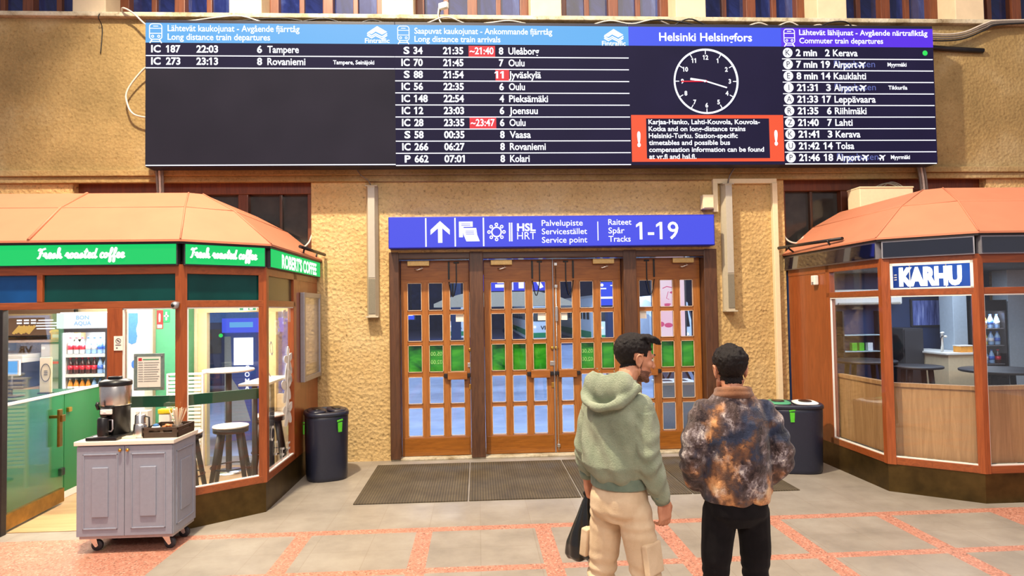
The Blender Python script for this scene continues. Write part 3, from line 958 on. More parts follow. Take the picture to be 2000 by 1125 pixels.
# commuter departures
t = panel('commuter_screen', 'rightmost board screen with violet header and commuter train departures', 4.04, 6.115, M['led_head_violet'])
MB().box(4.04, 6.115, YB, YB + 0.006, 3.79, ZL[0] + 0.01).build('timetable_field', M['led_field'], t)
train_icon(t, 4.15, 5.46, 1.1, M['led_white'])
w = Writer(); w.put('Lähtevät lähijunat - Avgående närtrafiktåg', 4.285, 5.50, 0.07, YB - 0.004, 1.755, bold=0.014); w.build('header_lettering', M['led_white'], t)
w = Writer(); w.put('Commuter train departures', 4.285, 5.39, 0.07, YB - 0.004, 1.14, bold=0.014); w.build('header_lettering', M['led_white'], t)
CM = (('K', '2 min', '2', 'Kerava', .335, ''), ('P', '7 min', '19', 'Airport', .32, 'Myyrmäki'), ('E', '8 min', '14', 'Kauklahti', .44, ''), ('I', '21:31', '3', 'Airport', .32, 'Tikkurila'),
      ('A', '21:33', '17', 'Leppävaara', .56, ''), ('R', '21:35', '6', 'Riihimäki', .43, ''), ('Z', '21:40', '7', 'Lahti', .235, ''), ('K', '21:41', '3', 'Kerava', .335, ''), ('U', '21:42', '14', 'Tolsa', .245, ''), ('P', '21:46', '18', 'Airport', .32, 'Myyrmäki'))
def plane_poly(x, z, s):
    p = [(0.5, 0.0), (0.42, 0.06), (0.15, 0.07), (-0.1, 0.45), (-0.22, 0.45), (-0.08, 0.08), (-0.34, 0.07), (-0.44, 0.2), (-0.52, 0.2), (-0.47, 0.0)]
    p = p + [(a, -b) for a, b in p[-2:0:-1]]
    c, q = math.cos(0.6), math.sin(0.6)
    return [(x + s * (a * c - b * q), z + s * (a * q + b * c)) for a, b in p]
for k, (a, b, c, d_, fw, via) in enumerate(CM):
    zb = ZL[k] - 0.115
    zc = ZL[k] - 0.073
    mb = MB(); mb.lathe([(0.064, 0), (0.064, 0.004)], (0, 0, 0), 24)
    for v in mb.bm.verts: v.co = Vector((4.122 + v.co.x, YB - 0.001 - v.co.z, zc + v.co.y))
    disc = mb.build('line_disc', M['led_white'], t)
    w = Writer(); w.put(a, 4.122, zc - 0.036, 0.074, YB - 0.008, None, 'c', bold=0.008); w.build('line_letter', M['led_case'], disc)
    row_text(t, ((b, 4.232, 'l', 0.285 if 'min' in b else 0.28), (c, 4.69, 'r', 0.062 * len(c)), (d_, 4.735, 'l', fw)), zb)
    if via:
        w = Writer(); w.put('Flygplatsen', 4.745, zb + 0.01, 0.086, YB - 0.0005, 0.56, bold=0.0); w.build('fading_lettering', M['led_dim'], t)
        mb = MB(); mb.plate(plane_poly(5.13, zb + 0.045, 0.11), YB - 0.006, YB - 0.002)
        if k == 9: mb.plate(plane_poly(5.36, zb + 0.045, 0.10), YB - 0.006, YB - 0.002)
        mb.build('aeroplane_symbol', M['led_white'], t)
        w = Writer(); w.put(via, 5.475, zb + 0.02, 0.05, YB - 0.004, 0.26, bold=0.02); w.build('via_lettering', M['led_white'], t)
bars(t, 4.045, 6.10, ZL[1:])
mb = MB(); mb.ball((6.0, YB, ZL[0] - 0.066), 0.035, 0.006, 0.035, 10); mb.build('status_dot', M['led_green'], t)

# ------------------------------------------------------------------ handwriting for the lit green fascias
SCRIPT = {
 'F': [[(0.0, .05), (.08, .0), (.16, .12), (.24, .5), (.32, .92)], [(.02, .72), (.12, .92), (.3, .86), (.62, .98)], [(.12, .5), (.3, .52), (.44, .5)]],
 'r': [[(0, .18), (.12, .42), (.13, .5), (.24, .46), (.22, .12), (.34, .02), (.44, .16)]],
 'e': [[(0, .16), (.2, .3), (.26, .44), (.14, .5), (.06, .3), (.1, .06), (.24, .02), (.4, .16)]],
 's': [[(0, .12), (.16, .44), (.18, .5), (.26, .26), (.2, .04), (.06, .03), (.3, .1), (.42, .18)]],
 'h': [[(0, .12), (.18, .6), (.22, .98), (.12, .95), (.1, .4), (.08, .0), (.16, .34), (.28, .46), (.32, .3), (.32, .06), (.4, .02), (.5, .16)]],
 'o': [[(.18, .48), (.04, .36), (.04, .1), (.16, .02), (.28, .14), (.28, .38), (.18, .48), (.3, .4), (.46, .4)]],
 'a': [[(.28, .44), (.12, .48), (.02, .3), (.05, .06), (.16, .03), (.27, .2), (.31, .46), (.29, .12), (.36, .02), (.48, .16)]],
 't': [[(0, .14), (.14, .5), (.2, .9), (.12, .5), (.1, .1), (.18, .02), (.34, .16)], [(0, .62), (.34, .68)]],
 'd': [[(.28, .44), (.12, .48), (.02, .3), (.05, .06), (.16, .03), (.27, .2), (.4, .98), (.3, .4), (.32, .06), (.4, .02), (.5, .16)]],
 'c': [[(.28, .42), (.16, .5), (.03, .32), (.05, .08), (.18, .02), (.36, .16)]],
 'f': [[(0, .14), (.2, .5), (.28, .9), (.2, .98), (.14, .7), (.12, -.1), (.12, -.38), (.2, -.36), (.2, -.05), (.18, .06), (.38, .16)]],
}
ADV = {'F': .5, 'r': .42, 'e': .38, 's': .40, 'h': .48, 'o': .42, 'a': .46, 't': .33, 'd': .48, 'c': .34, 'f': .36, ' ': .32}
def smooth_line(p, n=5):
    out = []
    for i in range(len(p) - 1):
        a = p[max(i - 1, 0)]; b = p[i]; c = p[i + 1]; d = p[min(i + 2, len(p) - 1)]
        for k in range(n):
            t = k / n
            q = [0.5 * ((2 * b[j]) + (-a[j] + c[j]) * t + (2 * a[j] - 5 * b[j] + 4 * c[j] - d[j]) * t * t + (-a[j] + 3 * b[j] - 3 * c[j] + d[j]) * t ** 3) for j in range(2)]
            out.append(tuple(q))
    out.append(p[-1]); return out
def handwriting(mb, s, x, z, width, height, y, r):
    tot = sum(ADV[c] for c in s)
    kx = width / tot
    cx = 0
    for c in s:
        for st in SCRIPT.get(c, []):
            pts = smooth_line(st)
            mb.tube([(x + (cx + a + b * 0.12) * kx, y, z + b * height) for a, b in pts], r, 6)
        cx += ADV[c]

# ------------------------------------------------------------------ kiosks
def inter(p, u, q, v):
    d = u[0] * v[1] - u[1] * v[0]
    t = ((q[0] - p[0]) * v[1] - (q[1] - p[1]) * v[0]) / d
    return (p[0] + u[0] * t, p[1] + u[1] * t)
def offset_path(path, d):
    """plan polyline moved to its left (inwards) by d"""
    segs = []
    for a, b in zip(path, path[1:]):
        u = Vector((b[0] - a[0], b[1] - a[1])).normalized()
        segs.append(((a[0] - u.y * d, a[1] + u.x * d), (u.x, u.y), (b[0] - u.y * d, b[1] + u.x * d)))
    out = [segs[0][0]]
    for s, t in zip(segs, segs[1:]): out.append(inter(s[0], s[1], t[0], t[1]))
    out.append(segs[-1][2])
    return out
class Face:
    def __init__(self, a, b):
        self.a, self.b = a, b
        self.L = math.hypot(b[0] - a[0], b[1] - a[1])
        self.M = frame((a[0], a[1], 0), (b[0] - a[0], b[1] - a[1]))
    def bar(self, mb, u0, u1, z0, z1, y0=-0.01, y1=0.06, b=0.006):
        mb.M = self.M; mb.bbox(u0, u1, y0, y1, z0, z1, b); mb.M = None
    def slab(self, mb, u0, u1, z0, z1, y0, y1):
        mb.M = self.M; mb.box(u0, u1, y0, y1, z0, z1); mb.M = None
def mass(mb, path, d0, d1, z0, z1):
    """band that follows the kiosk outline between offsets d0 (outside) and d1 (inside)"""
    o, i = offset_path(path, d0), offset_path(path, d1)
    for k in range(len(path) - 1):
        mb.prism([o[k], o[k + 1], i[k + 1], i[k]], z0, z1)
def roof(t, path, wall, seams):
    rings = [(offset_path(path, -0.07), 2.615), (offset_path(path, -0.07), 2.635), (offset_path(path, 0.37), 3.0), (offset_path(path, 0.76), 3.21)]
    mb = MB()
    def clamp(p): return [(x, min(y, YW - 0.01)) for x, y in p]
    vs = [[mb.v((x, y, z)) for x, y in clamp(p)] for p, z in rings]
    for r in range(3):
        for k in range(len(path) - 1):
            mb.face([vs[r][k], vs[r][k + 1], vs[r + 1][k + 1], vs[r + 1][k]])
    back = [(path[0][0], YW - 0.01), (path[-1][0], YW - 0.01)]
    far = path[0] if abs(path[0][1] - YW) > 0.5 else path[-1]
    w0 = mb.v((far[0], YW - 0.01, 2.615)); w1 = mb.v((far[0], YW - 0.01, 3.21))
    order = (lambda l: l) if far is path[0] else (lambda l: l[::-1])
    mb.face(order(vs[3]) + [w1]); mb.face(order(vs[0])[::-1] + [w0])
    e = 0 if far is path[0] else -1
    mb.face([vs[0][e], vs[1][e], vs[2][e], vs[3][e], w1, w0])
    q = -1 if far is path[0] else 0
    mb.face([vs[0][q], vs[1][q], vs[2][q], vs[3][q], w1, w0])
    o = mb.build('roof', M['roof'], t)
    mb = MB()
    for k in range(1, len(path) - 1):
        mb.tube([(*rings[1][0][k], 2.638), (*rings[2][0][k], 3.002), (*rings[3][0][k], 3.212)], 0.008, 6)
    for k in range(len(path) - 1):
        a, b = clamp(rings[2][0])[k], clamp(rings[2][0])[k + 1]
        mb.tube([(*a, 3.0), (*b, 3.0)], 0.006, 6)
    for x in seams:
        mb.tube([(x, path[1 if far is path[0] else 2][1] - 0.07, 2.64), (x, path[1 if far is path[0] else 2][1] + 0.37, 3.003), (x + 0.02, path[1 if far is path[0] else 2][1] + 0.76, 3.212)], 0.014, 6)
    mb.build('roof_seam', M['roof'], o)
    mb = MB(); mass(mb, path, -0.06, 0.0, 2.595, 2.617); mb.build('eave_trim', M['dark_metal'], t)

# ---- coffee kiosk
KA, KB, KC = (-2.70, 6.0), (-2.10, 6.48), (-2.09, 8.49)
PL = [(-6.4, 6.0), KA, KB, KC]
ck = thing('coffee_kiosk', 'wood and glass coffee kiosk with salmon roof and lit green fascia', 'kiosk', (-3.9, 7.2, 0))
fa, fb, fc = Face((-6.4, 6.0), KA), Face(KA, KB), Face(KB, KC)
X = lambda x: x + 6.4
roof(ck, PL, YW, (-4.0,))
mb = MB(); mass(mb, [(-3.36, 6.0), KA, KB, (-2.09, 8.46)], 0.0, 0.09, 0.0, 0.29); mb.build('plinth', M['bronze'], ck)
mb = MB(); mass(mb, [(-6.4, 6.0), (-4.33, 6.0)], 0.0, 0.09, 0.0, 0.29); mb.build('plinth', M['bronze'], ck)
mb = MB(); fa.bar(mb, X(-3.36), fa.L, 0.29, 0.36); fb.bar(mb, 0, fb.L, 0.29, 0.36); fc.bar(mb, 0, 1.0, 0.29, 0.36); mb.build('bottom_rail', M['kiosk_wood_x'], ck)
mb = MB(); fa.bar(mb, 0, fa.L, 2.015, 2.08); fb.bar(mb, 0, fb.L, 2.015, 2.08); fc.bar(mb, 0, 1.0, 2.015, 2.08); mb.build('transom', M['kiosk_wood_x'], ck)
mb = MB(); fa.bar(mb, 0, fa.L, 2.325, 2.41); fb.bar(mb, 0, fb.L, 2.325, 2.41); fc.bar(mb, 0, 1.98, 2.325, 2.41); mb.build('head_beam', M['kiosk_wood_x'], ck)
mb = MB()
mb.prism([(KA[0] - 0.045, 5.985), (KA[0] + 0.008, 5.985), (KA[0] + 0.045, 6.02), (KA[0] + 0.005, 6.075), (KA[0] - 0.045, 6.06)], 0.29, 2.41)
mb.build('post', M['kiosk_wood'], ck)
mb = MB(); mb.prism([(KB[0] - 0.05, 6.43), (KB[0] + 0.012, 6.475), (KB[0] + 0.012, 6.54), (KB[0] - 0.055, 6.54), (KB[0] - 0.075, 6.5)], 0.29, 2.41); mb.build('post', M['kiosk_wood'], ck)
for a, b, z0 in ((-3.35, -3.215, 0.0), (-4.335, -4.255, 0.0)):
    mb = MB(); fa.bar(mb, X(a), X(b), z0, 2.02); mb.build('post', M['kiosk_wood'] if a > -4 else M['dark_metal'], ck)
mb = MB(); fc.bar(mb, 0.93, 1.06, 0.29, 2.41); mb.build('post', M['kiosk_wood'], ck)
mb = MB(); fa.bar(mb, X(-3.965), X(-3.915), 2.08, 2.33); mb.build('mullion', M['kiosk_wood'], ck)
mb = MB(); fc.slab(mb, 1.04, 2.0, 0.29, 2.41, -0.004, 0.05); mb.build('side_panel', M['kiosk_side'] if 'kiosk_side' in M else M['kiosk_wood'], ck)
for nm, f, a, b, m_ in (('transom_panel', fa, X(-3.92), X(-2.74), 'teal_panel'), ('transom_panel', fa, 0.0, X(-3.96), 'blue_panel'), ('transom_panel', fb, 0.03, fb.L - 0.03, 'teal_panel'), ('transom_panel', fc, 0.03, 0.94, 'olive_panel')):
    mb = MB(); f.slab(mb, a, b, 2.075, 2.33, 0.02, 0.03); mb.build(nm, M[m_], ck)
for f, a, b in ((fa, X(-3.22), X(-2.74)), (fb, 0.03, fb.L - 0.03), (fc, 0.03, 0.94)):
    mb = MB(); f.slab(mb, a, b, 0.355, 2.02, 0.022, 0.028); mb.build('window_pane', M['glass'], ck)
mb = MB(); fa.slab(mb, 0, X(-4.33), 0.29, 2.02, 0.022, 0.028); mb.build('window_pane', M['glass'], ck)
# white glazing beads round the big panes
mb = MB()
for f, a, b in ((fa, X(-3.215), X(-2.745)), (fb, 0.05, fb.L - 0.07), (fc, 0.05, 0.93)):
    for u0, u1, z0, z1 in ((a, b, 2.003, 2.015), (a, a + 0.012, 0.36, 2.01), (a, b, 0.36, 0.37)):
        f.slab(mb, u0, u1, z0, z1, -0.004, 0.02)
mb.build('glazing_bead', M['white'], ck)
# lit green fascias
for f, u0, u1 in ((fa, 0, fa.L - 0.012), (fb, 0.012, fb.L - 0.012), (fc, 0.012, 1.99)):
    mb = MB(); f.slab(mb, u0, u1, 2.40, 2.605, -0.045, 0.02); case = mb.build('fascia_sign', M['charcoal'], ck)
    mb = MB(); f.slab(mb, u0 + 0.012, u1 - 0.012, 2.412, 2.593, -0.05, -0.043); mb.build('lit_panel', M['sign_green'], case)
    mb = MB(f.M)
    if f is fa: handwriting(mb, 'Fresh roasted coffee', X(-3.93), 2.475, 0.755, 0.088, -0.054, 0.0092)
    elif f is fb: handwriting(mb, 'Fresh roasted coffee', 0.065, 2.475, 0.60, 0.088, -0.054, 0.0092)
    if f is fc:
        mb.bm.free()
        w = Writer(f.M); w.put("ROBERT'S COFFEE", 0.36, 2.43, 0.13, -0.053, 1.42, bold=0.04); w.build('fascia_lettering', M['sign_white'], case)
    else: mb.build('fascia_lettering', M['sign_white'], case)
mb = MB(); mb.prism(offset_path(PL, 0.10) + [(-6.4, 8.48)], 2.36, 2.40); mb.build('ceiling_panel', M['white'], ck)
mb = MB(); mb.prism(offset_path([(-6.4, 6.0), KA, KB, KC], 0.09) + [(-6.4, 8.49)], 0.001, 0.006); mb.build('floor_boards', M['floor_wood'], ck)
# white flower and lettering stuck on the side pane
mb = MB(fc.M)
def petal(mb, u, z, a, L, wd):
    pts = []
    for i in range(12):
        t = 2 * PI * i / 12
        px, pz = L / 2 + L / 2 * math.cos(t), wd * math.sin(t)
        pts.append((u + px * math.cos(a) - pz * math.sin(a), z + px * math.sin(a) + pz * math.cos(a)))
    mb.plate(pts, 0.012, 0.017)
for u, z, s in ((0.80, 1.42, 0.16), (0.74, 1.14, 0.20), (0.78, 0.86, 0.18), (0.84, 1.27, 0.13)):
    for k in range(5): petal(mb, u, z, 0.4 + 2 * PI * k / 5, s, s * 0.26)
mb.tube([(0.66, 0.014, 0.72), (0.74, 0.014, 1.0), (0.76, 0.014, 1.3), (0.82, 0.014, 1.55)], 0.008, 5)
mb.build('flower_decal', M['white'], ck)
w = Writer(fc.M)
for s, u, z, a in (('R', 0.16, 1.36, .9), ('O', 0.25, 1.59, .75), ('B', 0.47, 1.80, .45), ('E', 0.68, 1.90, .2), ('I', 0.86, 1.92, .0), ('C', 0.22, 0.72, -.5), ('O', 0.36, 0.54, -.4), ('F', 0.58, 0.42, -.25), ('F', 0.80, 0.44, -.1)):
    w.put(s, u, z - 0.07, 0.15, 0.014, 0.085 if s != 'I' else 0.03, 'c', bold=0.01, rot=a * 0.5)
w.build('window_lettering', M['white'], ck)
# dark green strip along the inside of the panes
mb = MB(); mass(mb, [(-3.2, 6.0), KA, KB], 0.05, 0.075, 1.11, 1.21); mb.build('manifestation_strip', M['green_dark'], ck)
# back partition with the glazed exit to the platforms
mb = MB()
mb.box(-6.4, -3.62, 8.52, 8.58, 0, 2.4); mb.box(-2.62, -2.17, 8.52, 8.58, 0, 0.9)
mb.build('partition', M['cream'], ck)
mb = MB(); mb.box(-6.4, -6.3, 6.1, 8.5, 0, 2.4); mb.build('partition', M['cream'], ck)
mb = MB()
mb.box(-3.62, -2.17, 8.52, 8.60, 1.97, 2.4); mb.bbox(-3.62, -3.50, 8.5, 8.6, 0, 1.97, 0.01); mb.bbox(-2.74, -2.62, 8.5, 8.6, 0, 1.97, 0.01)
mb.build('exit_frame', M['exit_frame'] if 'exit_frame' in M else M['cream'], ck)
mb = MB(); mb.box(-3.5, -2.17, 8.55, 8.556, 0.02, 1.97); mb.build('exit_pane', M['glass'], ck)
# open glass door leaf with brass fittings
def open_leaf():
    f = Face((-4.285, 6.06), (-4.345, 6.98))
    f.M = frame((-4.285, 6.06, 0), (-0.06, 0.92))
    mb = MB(); f.slab(mb, 0, f.L, 0.16, 1.98, -0.004, 0.004); lf = mb.build('door_leaf', M['glass'], ck)
    mb = MB(); f.bar(mb, 0, f.L, 0.03, 0.17, -0.02, 0.02, 0.004); mb.build('bottom_shoe', M['brass_dark'], lf)
    mb = MB(); f.bar(mb, f.L - 0.17, f.L - 0.11, 0.62, 1.0, -0.06, -0.035, 0.006); f.bar(mb, f.L - 0.155, f.L - 0.125, 0.91, 0.94, -0.04, 0.05, 0.004); f.bar(mb, f.L - 0.15, f.L - 0.085, 0.87, 0.94, -0.075, -0.04, 0.006); mb.build('door_handle', M['brass_dark'], lf)
    mb = MB(); f.bar(mb, 0, 0.03, 0.16, 1.98, -0.012, 0.012, 0.003); mb.build('hinge_stile', M['dark_metal'], lf)
open_leaf()

mb = MB(); mb.tube([(-2.05, 7.55, 2.72), (-1.98, 8.46, 2.70)], 0.02, 8)
for q in (7.7, 8.3): mb.tube([(-2.04, q, 2.71), (-2.06, q, 2.62)], 0.012, 6)
mb.build('roof_rod', M['dark_metal'], ck)

# ---- bar kiosk
RB, RA, RC = (4.24, 6.49), (4.88, 5.99), (4.23, 8.49)
PR = [RC, RB, RA, (8.6, 5.97)]
bk = thing('bar_kiosk', 'wood and glass bar kiosk with salmon roof, dark fascia and neon sign', 'kiosk', (5.8, 7.2, 0))
gc, gb, ga = Face(RC, RB), Face(RB, RA), Face(RA, (8.6, 5.97))
roof(bk, PR, YW, (6.6,))
mb = MB(); mass(mb, PR, 0.0, 0.09, 0.0, 0.29); mb.build('plinth', M['bronze'], bk)
cl = gc.L
mb = MB(); gc.bar(mb, cl - 1.05, cl, 0.285, 0.36); gb.bar(mb, 0, gb.L, 0.285, 0.36); ga.bar(mb, 0, ga.L, 0.285, 0.36); mb.build('bottom_rail', M['kiosk_wood_x'], bk)
mb = MB(); gc.bar(mb, cl - 1.05, cl, 2.025, 2.09); gb.bar(mb, 0, gb.L, 2.025, 2.09); ga.bar(mb, 0, ga.L, 2.025, 2.09); mb.build('transom', M['kiosk_wood_x'], bk)
mb = MB(); gc.bar(mb, 0.02, cl, 2.33, 2.42); gb.bar(mb, 0, gb.L, 2.36, 2.42); ga.bar(mb, 0, ga.L, 2.33, 2.42); mb.build('head_beam', M['kiosk_wood_x'], bk)
mb = MB(); mb.prism([(4.228, 6.535), (4.228, 6.475), (4.29, 6.43), (4.325, 6.475), (4.30, 6.54)], 0.285, 2.42); mb.build('post', M['kiosk_wood'], bk)
mb = MB(); mb.prism([(4.835, 6.015), (4.875, 5.975), (4.93, 5.975), (4.93, 6.05), (4.87, 6.07)], 0.285, 2.42); mb.build('post', M['kiosk_wood'], bk)
mb = MB(); gc.bar(mb, cl - 1.06, cl - 0.98, 0.285, 2.42); mb.build('post', M['kiosk_wood'], bk)
mb = MB(); ga.bar(mb, 1.5, 1.6, 0.285, 2.42); mb.build('post', M['kiosk_wood'], bk)
mb = MB(); gc.slab(mb, 0.02, cl - 1.0, 0.285, 2.42, -0.004, 0.05); mb.build('side_panel', M['kiosk_wood'], bk)
for f, a, b in ((gc, cl - 1.0, cl - 0.04), (gb, 0.03, gb.L - 0.03), (ga, 0.04, 1.51), (ga, 1.59, 3.6)):
    mb = MB(); f.slab(mb, a, b, 0.355, 2.03, 0.022, 0.028); mb.build('window_pane', M['glass'], bk)
    if f is not gb:
        mb = MB(); f.slab(mb, a, b, 2.085, 2.335, 0.022, 0.028); mb.build('transom_pane', M['glass'], bk)
mb = MB()
for f, a, b in ((gc, cl - 0.99, cl - 0.05), (gb, 0.06, gb.L - 0.05), (ga, 0.05, 1.5)):
    for u0, u1, z0, z1 in ((a, b, 2.012, 2.025), (a, b, 0.36, 0.372), (a, a + 0.012, 0.36, 2.02)): f.slab(mb, u0, u1, z0, z1, -0.004, 0.02)
mb.build('glazing_bead', M['white'], bk)
for f, u0, u1 in ((gc, 0.01, cl - 0.012), (gb, 0.012, gb.L - 0.012), (ga, 0.012, ga.L)):
    mb = MB(); f.slab(mb, u0, u1, 2.415, 2.605, -0.045, 0.02); case = mb.build('fascia_sign', M['alu'], bk)
    mb = MB(f.M)                                 # the gloss panel is tilted back to mirror the lit blue sign
    mb.face([mb.v(p) for p in ((u0 + 0.012, -0.058, 2.427), (u1 - 0.012, -0.058, 2.427), (u1 - 0.012, -0.044, 2.593), (u0 + 0.012, -0.044, 2.593))])
    mb.face([mb.v(p) for p in ((u0 + 0.012, -0.043, 2.427), (u1 - 0.012, -0.043, 2.427), (u1 - 0.012, -0.043, 2.593), (u0 + 0.012, -0.043, 2.593))])
    for a in (u0 + 0.012, u1 - 0.012): mb.face([mb.v(p) for p in ((a, -0.058, 2.427), (a, -0.044, 2.593), (a, -0.043, 2.593), (a, -0.043, 2.427))])
    for z, y_ in ((2.427, -0.058), (2.593, -0.044)): mb.face([mb.v(p) for p in ((u0 + 0.012, y_, z), (u1 - 0.012, y_, z), (u1 - 0.012, -0.043, z), (u0 + 0.012, -0.043, z))])
    mb.build('fascia_panel', M['navy_panel'], case, weld=True)
# neon sign in the transom
mb = MB(); gb.slab(mb, 0.05, gb.L - 0.04, 2.09, 2.36, 0.05, 0.06); nb = mb.build('neon_sign', M['neon_back'], bk)
mb = MB()
for u0, u1, z0, z1 in ((0.03, gb.L - 0.03, 2.335, 2.36), (0.03, gb.L - 0.03, 2.09, 2.105), (0.03, 0.10, 2.09, 2.36), (gb.L - 0.055, gb.L - 0.03, 2.09, 2.36)): gb.slab(mb, u0, u1, z0, z1, -0.012, 0.06)
mb.build('sign_frame', M['white'], nb)
w = Writer(gb.M); w.put('KARHU', 0.155, 2.135, 0.165, 0.03, 0.535, bold=0.03, outline=0.034); w.put('KARHU', 0.158, 2.137, 0.161, 0.034, 0.529, bold=0.02); w.build('neon_lettering', M['neon'], nb)
mb = MB(gb.M)
for u in (0.25, 0.56): mb.tube([(u, 0.035, 2.1), (u, 0.035, 2.35)], 0.005, 6)
for z in (2.19, 2.215, 2.24): mb.tube([(0.11, 0.03, z), (0.135, 0.03, z)], 0.006, 6)
mb.build('neon_support', M['cable_white'], nb)
mb = MB(); mb.prism(offset_path(PR, 0.10) + [(8.6, 8.48)], 2.36, 2.40); mb.build('ceiling_panel', M['charcoal'], bk)
mb = MB(); mb.prism(offset_path(PR, 0.09) + [(8.6, 8.49)], 0.001, 0.006); mb.build('floor_boards', M['floor_wood'], bk)
mb = MB(); mb.box(4.22, 8.6, 8.52, 8.58, 0, 2.4); mb.build('partition', M['navy_wall'], bk)
mb = MB(); mb.box(8.5, 8.6, 6.1, 8.5, 0, 2.4); mb.build('partition', M['navy_wall'], bk)
# plywood bench back behind the lower half of the panes
mb = MB(); mass(mb, [(4.23, 7.52), RB, RA, (8.6, 5.97)], 0.10, 0.125, 0.36, 1.075); mb.build('bench_back', M['plywood'], bk)
mb = MB(); mass(mb, [(4.23, 7.52), RB, RA, (8.6, 5.97)], 0.085, 0.15, 1.075, 1.115); mb.build('bench_cap', M['plywood_cap'] if 'plywood_cap' in M else M['plywood'], bk)
mb = MB(); mb.tube([(4.19, 7.1, 2.70), (4.08, 8.46, 2.72)], 0.02, 8)
for q in (7.35, 8.2): mb.tube([(4.17 - (q - 7.1) * 0.08, q, 2.71), (4.2, q, 2.62)], 0.012, 6)
mb.build('roof_rod', M['dark_metal'], bk)

# ------------------------------------------------------------------ fixtures on the station wall
def wall_fixture(x, label):
    t = thing('column_loudspeaker', label, 'loudspeaker', (x, 8.45, 1.89), 'tall wall fixtures beside the doors')
    z0, z1 = 1.89, 3.58
    mb = MB(); mb.prism([(x - 0.075, YW), (x - 0.075, 8.45), (x - 0.045, 8.37), (x + 0.045, 8.37), (x + 0.075, 8.45), (x + 0.075, YW)], z0, z1); mb.build('body', M['beige_metal'], t)
    mb = MB(); mb.bbox(x - 0.043, x + 0.043, 8.363, 8.372, z0 + 0.50, z1 - 0.02, 0.003); mb.build('front_panel', M['diffuser'], t)
    mb = MB(); mb.bbox(x - 0.043, x + 0.043, 8.363, 8.372, z0 + 0.03, z0 + 0.485, 0.003); mb.build('grille', M['grille'], t)
    mb = MB(); mb.bbox(x - 0.08, x + 0.08, 8.36, YW, z0 - 0.02, z0, 0.004); mb.build('end_cap', M['beige_metal'], t)
    mb = MB(); mb.bbox(x - 0.078, x + 0.078, 8.365, YW, z1, z1 + 0.015, 0.004); mb.build('end_cap', M['beige_metal'], t)
wall_fixture(-1.36, 'tall narrow beige wall fixture between the coffee kiosk and the doors')
wall_fixture(3.39, 'tall narrow beige wall fixture inside the cream cable duct, by the bar kiosk')
mb = MB()
mb.bbox(3.205, 4.09, 8.44, YW, 3.605, 3.67, 0.006)
mb.bbox(3.205, 3.27, 8.44, YW, 3.22, 3.61, 0.006)
mb.bbox(4.02, 4.09, 8.43, YW, 0.06, 3.61, 0.006)
tag(mb.build('cable_duct', M['cream'], None, (4.05, 8.47, 0)), 'cream square cable duct running across and down the wall by the bar kiosk', 'cable duct')
t = thing('junction_box', 'small cream junction box above the end of the blue sign', 'box', (3.12, 8.44, 3.24))
mb = MB(); mb.bbox(3.04, 3.19, 8.38, YW, 3.255, 3.445, 0.01); mb.build('box_body', M['cream'], t)
mb = MB(); mb.bbox(3.05, 3.18, 8.37, 8.382, 3.268, 3.432, 0.004); mb.build('cover', M['cream'], t)

def cable(name, label, pts, r, mat, group=None, n=6):
    P3 = [Vector(p) for p in pts]
    out = []
    for i in range(len(P3) - 1):
        a, b, c, d = P3[max(i - 1, 0)], P3[i], P3[i + 1], P3[min(i + 2, len(P3) - 1)]
        for k in range(n):
            s = k / n
            out.append(0.5 * ((2 * b) + (-a + c) * s + (2 * a - 5 * b + 4 * c - d) * s * s + (-a + 3 * b - 3 * c + d) * s ** 3))
    out.append(P3[-1])
    mb = MB(); mb.tube(out, r, 6)
    return tag(mb.build(name, M[mat], None, out[0]), label, 'cable', group)
cable('cable', 'white cable looping out of the left edge of the train board', [(-4.06, 8.34, 5.2), (-4.24, 8.36, 5.1), (-4.44, 8.38, 4.85), (-4.45, 8.38, 4.68), (-4.35, 8.37, 4.52), (-4.06, 8.34, 4.46)], 0.012, 'cable_white')
cable('cable', 'white cable curving over the sill onto the left top corner of the board', [(-4.62, 8.6, 5.89), (-4.5, 8.36, 5.90), (-4.36, 8.34, 5.83), (-4.2, 8.33, 5.68), (-4.05, 8.33, 5.6)], 0.012, 'cable_white')
cable('cable', 'thin black cable hanging down the plaster left of the board', [(-4.80, 8.39, 5.84), (-4.81, 8.38, 5.78), (-4.81, 8.465, 5.68), (-4.83, 8.465, 5.35)], 0.006, 'cable_black')
rnd = random.Random(3)
for k in range(3):
    cable('cable', 'grey cable in the bundle from the board down to the coffee kiosk roof', [(-4.07 + 0.035 * k, 8.36, 3.86), (-4.06 + 0.035 * k, 8.36, 3.62), (-4.05 + 0.03 * k, 8.40 - 0.02 * k, 3.22)], 0.016, ('cable_grey', 'cable_white', 'cable_grey')[k], 'cables from board to coffee kiosk roof')
for k in range(3):
    cable('cable', 'grey cable in the bundle from the board down to the bar kiosk roof', [(6.02 + 0.035 * k, 8.36, 3.86), (6.06 + 0.04 * k, 8.37, 3.66), (6.08 + 0.04 * k, 8.38, 3.4), (6.08 + 0.04 * k, 8.40, 3.225)], 0.018, ('cable_grey', 'cable_white', 'cable_grey')[k], 'cables from board to bar kiosk roof')
cable('cable', 'thin cable from under the board to the fixture by the coffee kiosk', [(-1.56, 8.38, 3.84), (-1.50, 8.385, 3.74), (-1.40, 8.42, 3.66), (-1.37, 8.44, 3.59)], 0.007, 'cable_grey')
cable('cable', 'thin cable from under the board to the fixture inside the duct', [(3.50, 8.36, 3.84), (3.43, 8.385, 3.72), (3.41, 8.40, 3.66), (3.40, 8.42, 3.59)], 0.010, 'cable_grey')
